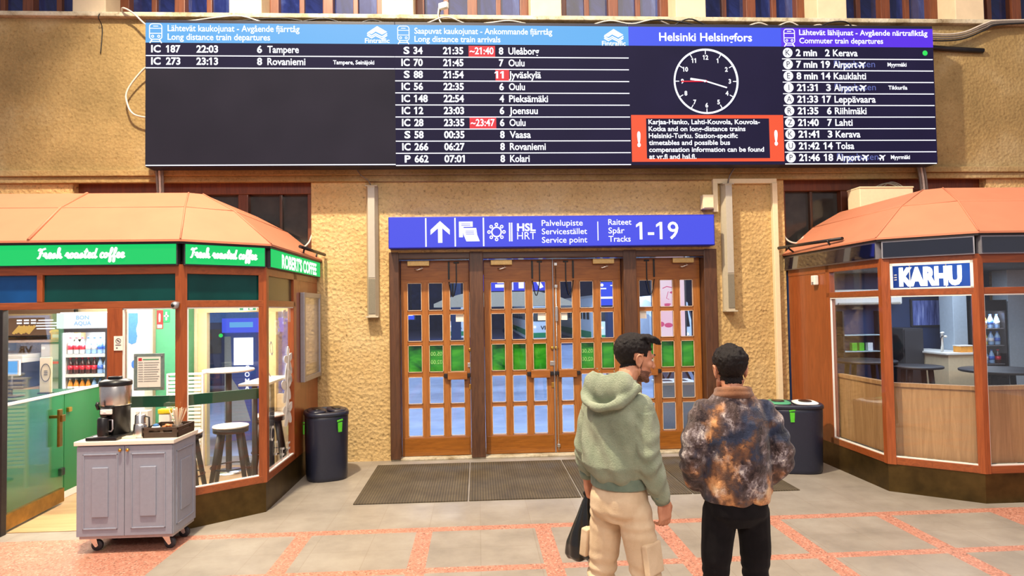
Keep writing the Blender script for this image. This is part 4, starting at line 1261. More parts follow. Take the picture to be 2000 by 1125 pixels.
# cables lying along the top of the board
tops = ((-3.9, -1.4, 'cable_white'), (-2.2, 0.2, 'cable_black'), (-0.9, 1.3, 'cable_white'), (0.4, 2.4, 'cable_black'), (1.5, 3.9, 'cable_white'), (2.6, 4.6, 'cable_black'), (3.6, 5.3, 'cable_white'), (4.4, 6.0, 'cable_black'), (-3.4, 0.6, 'cable_black'), (0.9, 5.2, 'cable_black'))
for k, (a, b, m_) in enumerate(tops):
    n = 8
    pts = []
    for i in range(n + 1):
        x = a + (b - a) * i / n
        pts.append((x, 8.27 + rnd.uniform(-0.06, 0.06), 5.66 + rnd.uniform(0.0, 0.02) + (0.09 * max(0, rnd.uniform(-1, 1)) if 0 < i < n else 0)))
    cable('cable', 'loose %s cable lying along the top of the train board' % ('white' if m_ == 'cable_white' else 'black'), pts, 0.010, m_, 'loose %s cables on the board' % ('white' if m_ == 'cable_white' else 'black'), 5)
cable('cable', 'white cable rising from the board to the small camera at the window', [(-0.35, 8.3, 5.67), (-0.42, 8.32, 5.72), (-0.46, 8.36, 5.84), (-0.45, 8.42, 5.98)], 0.010, 'cable_white')
t = thing('small_camera', 'small white camera on a cable before the upper window', 'camera', (-0.4, 8.4, 5.9))
mb = MB(frame((-0.42, 8.42, 5.98), (0.8, -0.5))); mb.bbox(-0.03, 0.10, -0.03, 0.03, -0.03, 0.05, 0.01); mb.build('camera_body', M['white'], t)
mb = MB(); mb.tube([(-0.42, 8.42, 5.98), (-0.45, 8.47, 5.93), (-0.45, 8.5, 5.88)], 0.012, 6); mb.build('bracket', M['cable_grey'], t)
for k in range(4):
    cable('cable', 'brown grey cable from the right end of the board to the window sill', [(6.08, 8.3, 5.53 + 0.035 * k), (6.5, 8.36, 5.55 + 0.03 * k), (6.8, 8.39, 5.60 + 0.03 * k), (7.1, 8.39, 5.72 + 0.03 * k), (7.3, 8.38, 5.79 + 0.02 * k), (8.2, 8.38, 5.84 + 0.01 * k)], 0.011, ('cable_black', 'cable_grey', 'cable_grey', 'cable_white')[k], 'cables from board to right sill')
mb = MB(); mb.tube([(6.1, 8.42, 5.49), (6.6, 8.44, 5.47), (7.1, 8.45, 5.45)], 0.035, 8)
tag(mb.build('cable_sleeve', M['dark_metal'], None, (6.6, 8.44, 5.47)), 'dark cable sleeve sticking out behind the right end of the board', 'cable')
for k in range(3):
    cable('cable', 'thin grey cable curling above the bar kiosk roof', [(5.25 + 0.1 * k, 8.3, 3.45 + 0.02 * k), (5.5 + 0.05 * k, 8.28, 3.56 + 0.01 * k), (5.72 + 0.03 * k, 8.26, 3.47), (5.85, 8.25, 3.225)], 0.007, 'cable_grey', 'thin cables curling above the bar roof')
cable('cable', 'white cable arching from the wall to the bar kiosk roof end', [(4.235, 8.6, 2.92), (4.26, 8.5, 2.82), (4.36, 8.46, 2.79), (4.44, 8.44, 2.87)], 0.012, 'cable_white')
cable('cable', 'white cable arching from the wall to the coffee kiosk roof end', [(-2.18, 8.6, 2.98), (-2.2, 8.5, 2.86), (-2.28, 8.46, 2.80), (-2.38, 8.44, 2.89)], 0.012, 'cable_white')
t = thing('equipment_box', 'beige equipment box standing behind the bar kiosk roof', 'box', (5.42, 8.3, 3.2))
mb = MB(); mb.bbox(5.05, 5.78, 8.12, 8.40, 3.215, 3.475, 0.01); mb.build('housing', M['cream'], t)
mb = MB(); mb.bbox(5.045, 5.785, 8.11, 8.41, 3.47, 3.49, 0.006); mb.build('cover', M['cream'], t)

# ------------------------------------------------------------------ litter bins
def bin_(cx, cy, sx, sy, rot, label, lid):
    t = thing('litter_bin', label, 'bin', (cx, cy, 0), 'dark blue-grey litter bins by the kiosks')
    mb = MB(); mb.lathe([(0.90, 0.0), (0.93, 0.012), (0.95, 0.05), (1.0, 0.70), (1.0, 0.735), (0.97, 0.745)], (cx, cy, 0), 40, sx, sy, rot, 3.0); mb.build('body', M['bin'], t)
    mb = MB(); mb.lathe([(1.0, 0.74), (1.035, 0.745), (1.035, 0.775), (1.0, 0.79), (0.90, 0.795), (0.90, 0.780), (0.6, 0.778)], (cx, cy, 0), 40, sx, sy, rot, 3.0); rim = mb.build('rim', M['bin'], t)
    c, s = math.cos(rot), math.sin(rot)
    for q, m_ in ((-0.5, lid[0]), (0.5, lid[1])):
        mb = MB(); mb.lathe([(0.42, 0.785), (0.42, 0.80), (0.36, 0.808), (0.1, 0.812)], (cx + c * q * sx * 0.92, cy + s * q * sx * 0.92, 0), 28, sx * 0.98, sy * 1.8, rot, 3.0); fl = mb.build('flap', m_, t)
        mb = MB(); mb.lathe([(0.22, 0.808), (0.22, 0.815), (0.1, 0.816)], (cx + c * q * sx * 0.92, cy + s * q * sx * 0.92, 0), 20, sx * 0.98, sy * 2.0, rot, 2.4); mb.build('opening', M['black'], fl)
    return t
def emblem(t, p, n, w=0.055):
    """small litter emblem standing on the bin's skin at p, facing n"""
    u = Vector((-n[1], n[0], 0)).normalized() * -1
    f = frame((p[0], p[1], p[2]), (-n[1], n[0]))
    mb = MB(f)
    for s in (1,):
        mb.plate([(-w * 0.5, 0.05), (w * 0.5, 0.05), (w * 0.38, -0.06), (-w * 0.38, -0.06)], -0.006, 0.006)
        mb.plate([(-w * 0.62, 0.058), (w * 0.62, 0.068), (w * 0.62, 0.085), (-w * 0.62, 0.075)], -0.006, 0.006)
    mb.build('litter_emblem', M['lime'], t)
b1 = bin_(-1.81, 7.76, 0.245, 0.265, 0.35, 'dark blue-grey plastic bin against the coffee kiosk, all black lid', (M['bin'], M['bin']))
emblem(b1, (-1.60, 7.525, 0.63), (0.72, -0.7, 0))
emblem(b1, (-2.035, 7.60, 0.60), (-0.9, -0.45, 0))
b2 = bin_(3.70, 7.44, 0.33, 0.235, -0.25, 'dark grey plastic bin with white and green lids against the bar kiosk', (M['green_light'], M['white']))
emblem(b2, (3.60, 7.222, 0.66), (-0.15, -1, 0))

# ------------------------------------------------------------------ coffee cart with what stands on it
t = thing('coffee_cart', 'grey-lilac two-door cart on casters with a white top, before the coffee kiosk', 'cart', (-2.92, 5.7, 0))
x0, x1, y0, y1 = -3.305, -2.535, 5.50, 5.92
mb = MB(); mb.bbox(x0, x1, y0, y1, 0.14, 0.885, 0.004); mb.build('body', M['cart'], t)
mb = MB(); mb.bbox(x0 - 0.015, x1 + 0.015, y0 - 0.03, y1 + 0.02, 0.885, 0.92, 0.006); mb.build('worktop', M['cart_top'], t)
def framed(mb, a, b, z0, z1, f):
    w, q = 0.055, 0.012
    for u0, u1, v0, v1 in ((a, a + w, z0, z1), (b - w, b, z0, z1), (a + w, b - w, z0, z0 + w), (a + w, b - w, z1 - w, z1)): f(u0, u1, v0, v1, q)
xm = (x0 + x1) / 2
for k, (a, b) in enumerate(((x0 + 0.004, xm - 0.002), (xm + 0.002, x1 - 0.004))):
    mb = MB(); mb.bbox(a, b, y0 - 0.018, y0 + 0.001, 0.145, 0.875, 0.003); d = mb.build('door', M['cart'], t)
    mb = MB()
    fx0, fx1, fz0, fz1 = a + 0.05, b - 0.05, 0.20, 0.815
    for q0, q1, v0, v1 in ((fx0, fx0 + 0.012, fz0, fz1), (fx1 - 0.012, fx1, fz0, fz1), (fx0, fx1, fz0, fz0 + 0.012), (fx0, fx1, fz1 - 0.012, fz1)): mb.bbox(q0, q1, y0 - 0.025, y0 - 0.015, v0, v1, 0.004)
    ix0, ix1, iz0, iz1 = fx0 + 0.075, fx1 - 0.075, fz0 + 0.10, fz1 - 0.11
    mb.bbox(ix0, ix1, y0 - 0.030, y0 - 0.015, iz0, iz1, 0.012, 3)
    mb.build('moulding', M['cart'], d)
    kx = xm + (-0.03 if k == 0 else 0.03)
    mb = MB(); mb.ball((kx, y0 - 0.033, 0.845), 0.014, 0.012, 0.014, 8); mb.tube([(kx, y0 - 0.015, 0.845), (kx, y0 - 0.03, 0.845)], 0.006); mb.build('knob', M['brass'], d)
mb = MB()
for q0, q1, v0, v1 in ((y0 + 0.05, y0 + 0.062, 0.20, 0.815), (y1 - 0.062, y1 - 0.05, 0.20, 0.815), (y0 + 0.05, y1 - 0.05, 0.20, 0.212), (y0 + 0.05, y1 - 0.05, 0.803, 0.815)): mb.bbox(x1 - 0.002, x1 + 0.007, q0, q1, v0, v1, 0.003)
mb.bbox(x1 - 0.002, x1 + 0.010, y0 + 0.12, y1 - 0.12, 0.30, 0.72, 0.009, 3)
mb.build('side_moulding', M['cart'], t)
mb = MB(); mb.bbox(x0 + 0.01, x1 - 0.01, y0 + 0.01, y1 - 0.01, 0.115, 0.142, 0.004); mb.build('base_board', M['alu'], t)
for cx, cy in ((x0 + 0.09, y0 + 0.08), (x1 - 0.09, y0 + 0.08), (x0 + 0.09, y1 - 0.08), (x1 - 0.09, y1 - 0.08)):
    mb = MB(); mb.bbox(cx - 0.035, cx + 0.035, cy - 0.035, cy + 0.035, 0.105, 0.116, 0.003)
    for q in (-0.022, 0.022): mb.plate([(cx - 0.03, 0.108), (cx + 0.03, 0.108), (cx + 0.045, 0.045), (cx + 0.02, 0.035)], cy + q - 0.002, cy + q + 0.002)
    f = mb.build('caster', M['steel'], t)
    mb = MB()
    prof = [(0.010, -0.015), (0.040, -0.015), (0.046, -0.010), (0.046, 0.010), (0.040, 0.015), (0.010, 0.015)]
    mb.lathe(prof, (0, 0, 0), 20)
    for v in mb.bm.verts: v.co = Vector((cx + 0.028 + v.co.x, cy + v.co.z, 0.046 + v.co.y))
    mb.build('wheel', M['charcoal'], f)
    mb = MB(); mb.tube([(cx + 0.028, cy - 0.026, 0.046), (cx + 0.028, cy + 0.026, 0.046)], 0.012, 10); mb.build('hub', M['steel'], f)

ZT = 0.92
t = thing('coffee_dispenser', 'tall steel and black coffee urn on the cart', 'coffee urn', (-3.10, 5.68, ZT))
ux, uy = -3.10, 5.68
mb = MB(); mb.lathe([(0.112, 0.03), (0.112, 0.26), (0.118, 0.275)], (ux, uy, ZT), 32); mb.build('lower_body', M['black'], t)
mb = MB(); mb.lathe([(0.117, 0.27), (0.120, 0.28), (0.120, 0.435), (0.118, 0.44)], (ux, uy, ZT), 32); mb.build('steel_tank', M['steel'], t)
mb = MB(); mb.lathe([(0.124, 0.435), (0.126, 0.44), (0.126, 0.465), (0.120, 0.475), (0.085, 0.487), (0.03, 0.49)], (ux, uy, ZT), 32); ld = mb.build('lid', M['black'], t)
mb = MB(); mb.bbox(ux - 0.055, ux + 0.045, uy - 0.03, uy + 0.03, ZT + 0.487, ZT + 0.512, 0.010); mb.build('lid_latch', M['black'], ld)
mb = MB(); mb.bbox(ux - 0.135, ux + 0.115, uy - 0.20, uy + 0.11, ZT + 0.001, ZT + 0.03, 0.008); mb.build('base', M['black'], t)
mb = MB(); mb.bbox(ux - 0.08, ux + 0.03, uy - 0.19, uy - 0.12, ZT + 0.029, ZT + 0.036, 0.002); mb.build('drip_grid', M['steel'], t)
mb = MB(); mb.bbox(ux - 0.045, ux + 0.05, uy - 0.165, uy - 0.10, ZT + 0.20, ZT + 0.265, 0.014); tp = mb.build('tap', M['black'], t)
mb = MB(); mb.bbox(ux - 0.03, ux + 0.065, uy - 0.178, uy - 0.163, ZT + 0.213, ZT + 0.255, 0.007); mb.bbox(ux - 0.004, ux + 0.02, uy - 0.181, uy - 0.172, ZT + 0.228, ZT + 0.238, 0.002); mb.build('tap_badge', M['white'], tp)
mb = MB(); mb.tube([(ux - 0.06, uy - 0.14, ZT + 0.25), (ux - 0.07, uy - 0.15, ZT + 0.29), (ux - 0.065, uy - 0.14, ZT + 0.31)], 0.014, 8); mb.build('tap_lever', M['black'], tp)
t = thing('coffee_pot', 'black jug with a handle under the tap of the urn', 'jug', (ux - 0.01, uy - 0.155, ZT + 0.036))
mb = MB(); mb.lathe([(0.040, 0.001), (0.044, 0.01), (0.044, 0.135), (0.038, 0.145), (0.036, 0.15)], (ux - 0.015, uy - 0.155, ZT + 0.036), 24); mb.build('pot', M['black'], t)
mb = MB(); mb.tube([(ux + 0.026, uy - 0.155, ZT + 0.165), (ux + 0.06, uy - 0.158, ZT + 0.165), (ux + 0.062, uy - 0.158, ZT + 0.09), (ux + 0.05, uy - 0.155, ZT + 0.07), (ux + 0.026, uy - 0.155, ZT + 0.07)], 0.006, 8); mb.build('handle', M['alu'], t)
t = thing('milk_jug', 'steel thermos milk jug on the cart beside the urn', 'jug', (-2.865, 5.62, ZT))
jx, jy = -2.865, 5.62
mb = MB(); mb.lathe([(0.052, 0.001), (0.056, 0.012), (0.050, 0.10), (0.046, 0.115)], (jx, jy, ZT), 28); mb.build('lower_jug', M['steel'], t)
mb = MB(); mb.lathe([(0.044, 0.115), (0.042, 0.12), (0.040, 0.185), (0.036, 0.19), (0.012, 0.197), (0.01, 0.21), (0.003, 0.213)], (jx, jy, ZT), 28); mb.build('upper_jug', M['steel'], t)
mb = MB(); mb.tube([(jx + 0.04, jy, ZT + 0.175), (jx + 0.075, jy - 0.005, ZT + 0.165), (jx + 0.078, jy - 0.005, ZT + 0.06), (jx + 0.05, jy, ZT + 0.035)], 0.007, 8); mb.build('handle', M['black'], t)
t = thing('napkin_box', 'white upright carton of napkins on the cart behind the steel jug', 'carton', (-2.92, 5.79, ZT))
mb = MB(); mb.bbox(-2.965, -2.865, 5.74, 5.82, ZT + 0.001, ZT + 0.20, 0.004); mb.build('carton', M['paper'], t)
mb = MB(); mb.box(-2.95, -2.88, 5.7375, 5.7405, ZT + 0.05, ZT + 0.17); mb.build('printed_panel', M['diffuser'], t)
tag(MB().bbox(-2.99, -2.87, 5.56, 5.64, ZT + 0.001, ZT + 0.012, 0.003).build('wooden_board', M['stir_wood'], None, (-2.93, 5.6, ZT)), 'small pale wooden board on the cart next to the urn base', 'board')
# box tray with a grip slot
t = thing('condiment_tray', 'dark brown box tray with grip slots on the cart', 'tray', (-2.665, 5.72, ZT))
tx0, tx1, ty0, ty1, th = -2.815, -2.525, 5.56, 5.87, 0.085
mb = MB()
mb.bbox(tx0, tx1, ty0, ty0 + 0.012, ZT + 0.001, ZT + 0.045, 0.003); mb.bbox(tx0, tx1, ty0, ty0 + 0.012, ZT + 0.062, ZT + th, 0.003)
mb.box(tx0, tx0 + 0.05, ty0 + 0.001, ty0 + 0.011, ZT + 0.04, ZT + 0.07); mb.box(tx1 - 0.05, tx1, ty0 + 0.001, ty0 + 0.011, ZT + 0.04, ZT + 0.07)
mb.build('front_wall', M['tray'], t)
mb = MB(); mb.bbox(tx0, tx1, ty1 - 0.012, ty1, ZT + 0.001, ZT + th, 0.003); mb.build('back_wall', M['tray'], t)
for a in (tx0, tx1 - 0.012):
    mb = MB(); mb.bbox(a, a + 0.012, ty0, ty1, ZT + 0.001, ZT + 0.05, 0.003); mb.bbox(a, a + 0.012, ty0, ty1, ZT + 0.066, ZT + th, 0.003)
    mb.box(a + 0.001, a + 0.011, ty0, ty0 + 0.08, ZT + 0.045, ZT + 0.07); mb.box(a + 0.001, a + 0.011, ty1 - 0.08, ty1, ZT + 0.045, ZT + 0.07)
    mb.build('end_wall', M['tray'], t)
mb = MB(); mb.bbox(tx0 + 0.01, tx1 - 0.01, ty0 + 0.01, ty1 - 0.01, ZT + 0.001, ZT + 0.012, 0.002); mb.build('tray_floor', M['tray'], t)
t = thing('stirrer_cup', 'dark cup holding the wooden stirrers in the tray', 'cup', (-2.595, 5.70, ZT + 0.012))
mb = MB(); mb.lathe([(0.038, 0.001), (0.042, 0.075), (0.040, 0.075), (0.03, 0.07)], (-2.595, 5.70, ZT + 0.012), 20); mb.build('cup_wall', M['tray'], t)
for k in range(26):
    a, r = rnd.uniform(0, 2 * PI), rnd.uniform(0.006, 0.030)
    bx_, by_ = -2.595 + r * 0.5 * math.cos(a), 5.70 + r * 0.5 * math.sin(a)
    sx_, sy_ = math.cos(a) * r * 2.6, math.sin(a) * r * 1.6
    mb = MB(); L = rnd.uniform(0.155, 0.18)
    mb.bbox(-0.0045, 0.0045, -0.001, 0.001, 0, L, 0.0008, 1)
    m_ = Vector((sx_, sy_, 0.16)).to_track_quat('Z', 'Y').to_matrix().to_4x4()
    for v in mb.bm.verts: v.co = m_ @ v.co + Vector((bx_, by_, ZT + 0.06))
    tag(mb.build('wooden_stirrer', M['stir_wood'], None, (bx_, by_, ZT + 0.06)), 'thin birch stirrer standing in the dark cup in the tray', 'stirrer', 'wooden stirrers in the cup')
t = thing('sugar_dish', 'dark dish of orange sugar sachets in the tray', 'dish', (-2.685, 5.72, ZT + 0.012))
mb = MB(); mb.lathe([(0.03, 0.001), (0.052, 0.055), (0.050, 0.055), (0.028, 0.01)], (-2.685, 5.72, ZT + 0.012), 20); mb.build('bowl', M['tray'], t)
for k in range(6):
    a = k * 1.05
    mb = MB(frame((-2.685 + 0.022 * math.cos(a), 5.72 + 0.022 * math.sin(a), ZT + 0.062 + 0.005 * (k % 3)), (math.cos(a + 0.4), math.sin(a + 0.4)))); mb.bbox(-0.022, 0.022, -0.012, 0.012, 0, 0.012, 0.003)
    tag(mb.build('sugar_sachet', M['sachet'] if 'sachet' in M else M['orange'], None, (-2.685, 5.72, ZT + 0.06)), 'orange brown sugar sachet heaped in the dark dish', 'sachet', 'sugar sachets in the dish')
t = thing('lid_stack', 'blue and white cup lid lying in the tray', 'lid', (-2.755, 5.66, ZT + 0.07))
mb = MB(); mb.lathe([(0.033, 0.0), (0.035, 0.006), (0.028, 0.016), (0.01, 0.018)], (-2.755, 5.66, ZT + 0.0665), 20); mb.build('lid_rim', M['white'], t)
mb = MB(); mb.lathe([(0.024, 0.0), (0.022, 0.014), (0.006, 0.02)], (-2.755, 5.66, ZT + 0.083), 20); mb.build('lid_top', M['ink_blue'], t)
t0_ = MB(); t0_.lathe([(0.03, 0.0), (0.03, 0.055)], (-2.755, 5.66, ZT + 0.0125), 16); tag(t0_.build('cup_stack', M['tray'], None, (-2.755, 5.66, ZT + 0.012)), 'dark upturned cup carrying the blue and white lid in the tray', 'cup')
t = thing('sugar_tub', 'white tub with a yellow lid on the cart behind the tray', 'tub', (-2.80, 5.885, ZT))
mb = MB(); mb.bbox(-2.84, -2.745, 5.875, 5.93, ZT + 0.001, ZT + 0.15, 0.012); mb.build('tub', M['paper'], t)
mb = MB(); mb.bbox(-2.846, -2.739, 5.87, 5.935, ZT + 0.15, ZT + 0.195, 0.012); mb.build('lid', M['yellow'], t)

# ------------------------------------------------------------------ on the coffee kiosk
t = thing('security_camera', 'small grey camera on the corner post of the coffee kiosk', 'camera', (-2.72, 5.97, 2.04))
mb = MB(); mb.tube([(-2.72, 5.985, 2.05), (-2.72, 5.93, 2.05)], 0.018, 10); mb.build('mount', M['alu'], t)
mb = MB(); mb.ball((-2.72, 5.925, 2.035), 0.035, 0.035, 0.035, 10); mb.build('dome', M['alu'], t)
mb = MB(); mb.ball((-2.725, 5.897, 2.033), 0.017, 0.012, 0.017, 8); mb.build('lens', M['black'], t)
t = thing('poster_case', 'grey metal poster case on the side wall of the coffee kiosk', 'display case', (-2.05, 8.1, 1.14))
mb = MB()
for u0, u1, z0, z1 in ((1.19, 1.25, 1.13, 2.19), (1.92, 1.98, 1.13, 2.19), (1.25, 1.92, 1.13, 1.19), (1.25, 1.92, 2.13, 2.19)): fc.bar(mb, u0, u1, z0, z1, -0.06, -0.006, 0.008)
mb.build('case_frame', M['alu'], t)
mb = MB(); fc.slab(mb, 1.24, 1.93, 1.18, 2.14, -0.02, -0.006); mb.build('backing', M['diffuser'], t)
mb = MB(); fc.slab(mb, 1.27, 1.90, 1.32, 2.05, -0.024, -0.02); ps = mb.build('poster', M['old_poster'] if 'old_poster' in M else M['paper'], t)
mb = MB(); fc.slab(mb, 1.25, 1.92, 1.19, 2.13, -0.05, -0.046); mb.build('case_glass', M['glass'], t)
mb = MB(); fc.slab(mb, 1.30, 1.87, 1.235, 1.26, -0.024, -0.019); mb.build('caption_strip', M['grey_print'], t)
t = thing('notice_board', 'grey board with a printed notice hung behind the narrow front pane', 'notice', (-3.0, 5.99, 1.3))
nx0, nx1, nz0, nz1 = -3.135, -2.865, 1.265, 1.60
mb = MB(); mb.bbox(nx0, nx1, 6.03, 6.042, nz0, nz1, 0.004); mb.build('board', M['grey_board'] if 'grey_board' in M else M['alu'], t)
mb = MB(); mb.box(nx0 + 0.035, nx1 - 0.03, 6.0265, 6.0305, nz0 + 0.03, nz1 - 0.03); mb.build('sheet', M['paper'], t)
mb = MB(); mb.box(nx0 + 0.045, nx0 + 0.075, 6.0245, 6.027, nz1 - 0.065, nz1 - 0.04); mb.build('red_emblem', M['red'], t)
mb = MB(); mb.box(nx0 + 0.085, nx1 - 0.045, 6.0245, 6.027, nz1 - 0.058, nz1 - 0.05); mb.build('green_heading', M['green_print'], t)
mb = MB()
for k in range(9):
    z = nz1 - 0.085 - 0.021 * k
    mb.box(nx0 + 0.045, nx0 + 0.085, 6.0245, 6.027, z, z + 0.006); mb.box(nx0 + 0.095, nx1 - 0.04 - 0.01 * (k % 3), 6.0245, 6.027, z, z + 0.006)
mb.build('text_lines', M['grey_print'], t)
mb = MB()
for a in (nx0 + 0.018, nx1 - 0.018):
    for z in (nz0 + 0.02, nz1 - 0.02): mb.tube([(a, 6.03, z), (a, 6.024, z)], 0.008, 8)
mb.build('screws', M['steel'], t)
t = thing('camera_warning_sticker', 'small white sticker with a camera symbol on the front post', 'sticker', (-3.245, 5.985, 1.72))
mb = MB(); mb.box(-3.285, -3.205, 5.984, 5.988, 1.635, 1.765); mb.build('sticker', M['paper'], t)
mb = MB(); mb.tube([(-3.245 + 0.022 * math.cos(a), 5.983, 1.722 + 0.022 * math.sin(a)) for a in [2 * PI * i / 16 for i in range(17)]], 0.002, 5, False)
mb.plate([(-3.258, 1.733), (-3.236, 1.722), (-3.232, 1.712), (-3.255, 1.722)], 5.9815, 5.984)
mb.box(-3.27, -3.22, 5.982, 5.984, 1.682, 1.687); mb.box(-3.265, -3.25, 5.982, 5.984, 1.655, 1.662)
mb.build('camera_symbol', M['ink'], t)
t = thing('alarm_box', 'small white alarm box on the red side panel of the bar kiosk', 'alarm', (4.19, 7.74, 2.2))
mb = MB(); mb.bbox(4.17, 4.225, 7.70, 7.79, 2.19, 2.31, 0.012); mb.build('housing', M['white'], t)
mb = MB(); mb.bbox(4.165, 4.172, 7.725, 7.765, 2.20, 2.23, 0.003); mb.build('sounder', M['alu'], t)

# ------------------------------------------------------------------ inside the coffee kiosk
t = thing('service_counter', 'long green counter front with a white edge inside the coffee kiosk', 'counter', (-4.5, 7.0, 0))
sf = frame((-4.40, 6.15, 0), (-0.07, 1.85))
mb = MB(sf); mb.bbox(0, 1.0, 0, 0.05, 0.08, 1.12, 0.004); mb.build('front_panel', M['green_paint'], t)
mb = MB(sf); mb.bbox(1.006, 1.9, 0, 0.05, 0.08, 1.12, 0.004); mb.build('front_panel', M['green_paint'], t)
mb = MB(sf); mb.bbox(0, 1.9, -0.01, 0.06, 1.12, 1.14, 0.004); mb.build('counter_edge', M['white'], t)
mb = MB(sf); mb.bbox(0, 1.9, 0.0, 0.05, 0.007, 0.08, 0.003); mb.build('skirting', M['white'], t)
mb = MB(sf); mb.bbox(1.04, 1.10, -0.03, 0.002, 0.92, 0.97, 0.008); mb.build('catch', M['brass'], t)
mb = MB(sf); mb.bbox(0.9, 0.97, -0.035, 0.002, 0.27, 0.35, 0.01); mb.build('socket', M['black'], t)
t = thing('drinks_fridge', 'tall glass-door drinks fridge with a white lettered top panel', 'fridge', (-4.74, 8.25, 0))
gx0, gx1, gy0, gy1 = -5.03, -4.46, 8.02, 8.48
mb = MB(); mb.box(gx0, gx0 + 0.03, gy0, gy1, 0.01, 2.0); mb.box(gx1 - 0.03, gx1, gy0, gy1, 0.01, 2.0); mb.box(gx0 + 0.03, gx1 - 0.03, gy1 - 0.03, gy1, 0.01, 2.0); mb.box(gx0 + 0.03, gx1 - 0.03, gy0, gy1 - 0.03, 0.01, 0.3); mb.box(gx0 + 0.03, gx1 - 0.03, gy0, gy1 - 0.03, 1.80, 2.0); mb.build('cabinet', M['white'], t)
mb = MB(); mb.bbox(gx0 - 0.02, gx1 + 0.01, gy0 - 0.04, gy0, 1.805, 1.99, 0.006); hd = mb.build('top_panel', M['fridge_top'] if 'fridge_top' in M else M['white'], t)
w = Writer(); w.put('BON', (gx0 + gx1) / 2, 1.912, 0.045, gy0 - 0.043, 0.145, 'c', bold=-0.004); w.put('AQUA', (gx0 + gx1) / 2, 1.842, 0.045, gy0 - 0.043, 0.195, 'c', bold=-0.004); w.build('panel_lettering', M['ink_blue'], hd)
mb = MB(); mb.bbox(gx0, gx1, gy0 - 0.03, gy0, 1.755, 1.80, 0.004)
for a in (gx0, gx1 - 0.03): mb.bbox(a, a + 0.03, gy0 - 0.03, gy0, 0.3, 1.76, 0.004)
dr = mb.build('door_frame', M['charcoal'], t)
mb = MB(); mb.box(gx0 + 0.03, gx1 - 0.03, gy0 - 0.018, gy0 - 0.012, 0.3, 1.76); mb.build('door_glass', M['glass'], dr)
for z in (1.0, 1.25, 1.49):
    mb = MB(); mb.box(gx0 + 0.03, gx1 - 0.03, gy0 + 0.02, gy1 - 0.04, z - 0.012, z); sh = mb.build('shelf', M['white'], t)
    mb = MB(); mb.box(gx0 + 0.03, gx1 - 0.03, gy0 + 0.012, gy0 + 0.02, z - 0.035, z + 0.002); mb.build('price_rail', M['white'], sh)
mb = MB(); mb.box(gx0 + 0.03, gx0 + 0.045, gy0 + 0.005, gy0 + 0.03, 0.32, 1.75); mb.build('light_strip', M['strip_light'], t)
mb = MB(); mb.box(gx0 + 0.05, gx1 - 0.05, gy0 + 0.02, gy0 + 0.05, 1.775, 1.79); mb.build('light_strip', M['strip_light'], t)
def bottle_mat(nm, c): M[nm] = plain(nm, c, 0.12, spec=0.6, var=0.05)
bottle_mat('cola', srgb(70, 30, 24)); bottle_mat('water', srgb(150, 190, 236)); bottle_mat('clear_drink', srgb(214, 220, 226)); bottle_mat('juice', srgb(244, 160, 60)); bottle_mat('lemon', srgb(226, 206, 60)); bottle_mat('label_red', srgb(222, 40, 60)); bottle_mat('label_blue', srgb(60, 110, 214)); bottle_mat('label_white', srgb(238, 240, 246))
def bottle(nm, label, group, x, y, z, h, r, liquid, band, cap):
    t = thing(nm, label, 'bottle', (x, y, z), group)
    mb = MB(); mb.lathe([(r * 0.9, 0.002), (r, 0.01), (r, h * 0.55), (r * 0.8, h * 0.68), (r * 0.4, h * 0.86), (r * 0.36, h * 0.93)], (x, y, z), 14); mb.build('bottle_body', M[liquid], t)
    mb = MB(); mb.lathe([(r * 1.02, h * 0.26), (r * 1.02, h * 0.52)], (x, y, z), 14); mb.build('bottle_label', M[band], t)
    mb = MB(); mb.lathe([(r * 0.44, h * 0.92), (r * 0.44, h * 0.995), (r * 0.3, h)], (x, y, z), 12); mb.build('bottle_cap', M[cap], t)
    return t
def brow(kinds, z, h, r, what):
    protos = {}
    n = len(kinds)
    for k, (liq, band, cap, lab) in enumerate(kinds):
        x = gx0 + 0.075 + k * (gx1 - gx0 - 0.15) / (n - 1)
        key = (liq, band)
        if key not in protos: protos[key] = (bottle('bottle', lab + ' on the ' + what, lab.split(' ')[0] + ' bottles on the ' + what, x, gy0 + 0.08, z, h, r, liq, band, cap), x)
        else: copy_tree(protos[key][0], (x - protos[key][1], 0, 0))
RW = ('clear_drink', 'label_red', 'label_red', 'clear bottle with a red label')
WA = ('water', 'label_white', 'label_blue', 'bluish water bottle with a white label')
CO = ('cola', 'label_red', 'label_red', 'dark bottle with a red label')
LE = ('lemon', 'label_white', 'label_white', 'yellow bottle with a white label')
OJ = ('juice', 'label_white', 'label_white', 'orange juice bottle with a white label')
WB = ('water', 'label_blue', 'label_blue', 'bluish water bottle with a blue label')
brow([RW, RW, RW, WA, WA, WB, WB], 1.491, 0.205, 0.031, 'top fridge shelf')
brow([CO, CO, CO, CO, CO, WB, WA], 1.251, 0.195, 0.031, 'middle fridge shelf')
brow([OJ, OJ, OJ, OJ, WA, WB, LE], 1.001, 0.195, 0.031, 'lower fridge shelf')
# menu screen, wall panel, counter sign, terminal
t = thing('menu_screen', 'brown menu screen with bread pictures above the counter', 'screen', (-5.2, 8.4, 1.68))
mb = MB(); mb.bbox(-5.95, -5.06, 8.36, 8.42, 1.70, 2.12, 0.006); mb.build('screen_case', M['black'], t)
mb = MB(); mb.box(-5.93, -5.08, 8.352, 8.361, 1.72, 2.10); mb.build('screen_face', M['menu_face'], t)
mb = MB()
for k in range(7):
    mb.tube([(-5.80 + 0.03 * k, 8.345, 1.745 + 0.01 * (k % 3)), (-5.72 + 0.03 * k, 8.345, 1.84 - 0.008 * (k % 2))], 0.016, 6)
mb.ball((-5.30, 8.348, 1.76), 0.07, 0.01, 0.03, 8)
mb.build('bread_picture', M['menu_bread'], t)

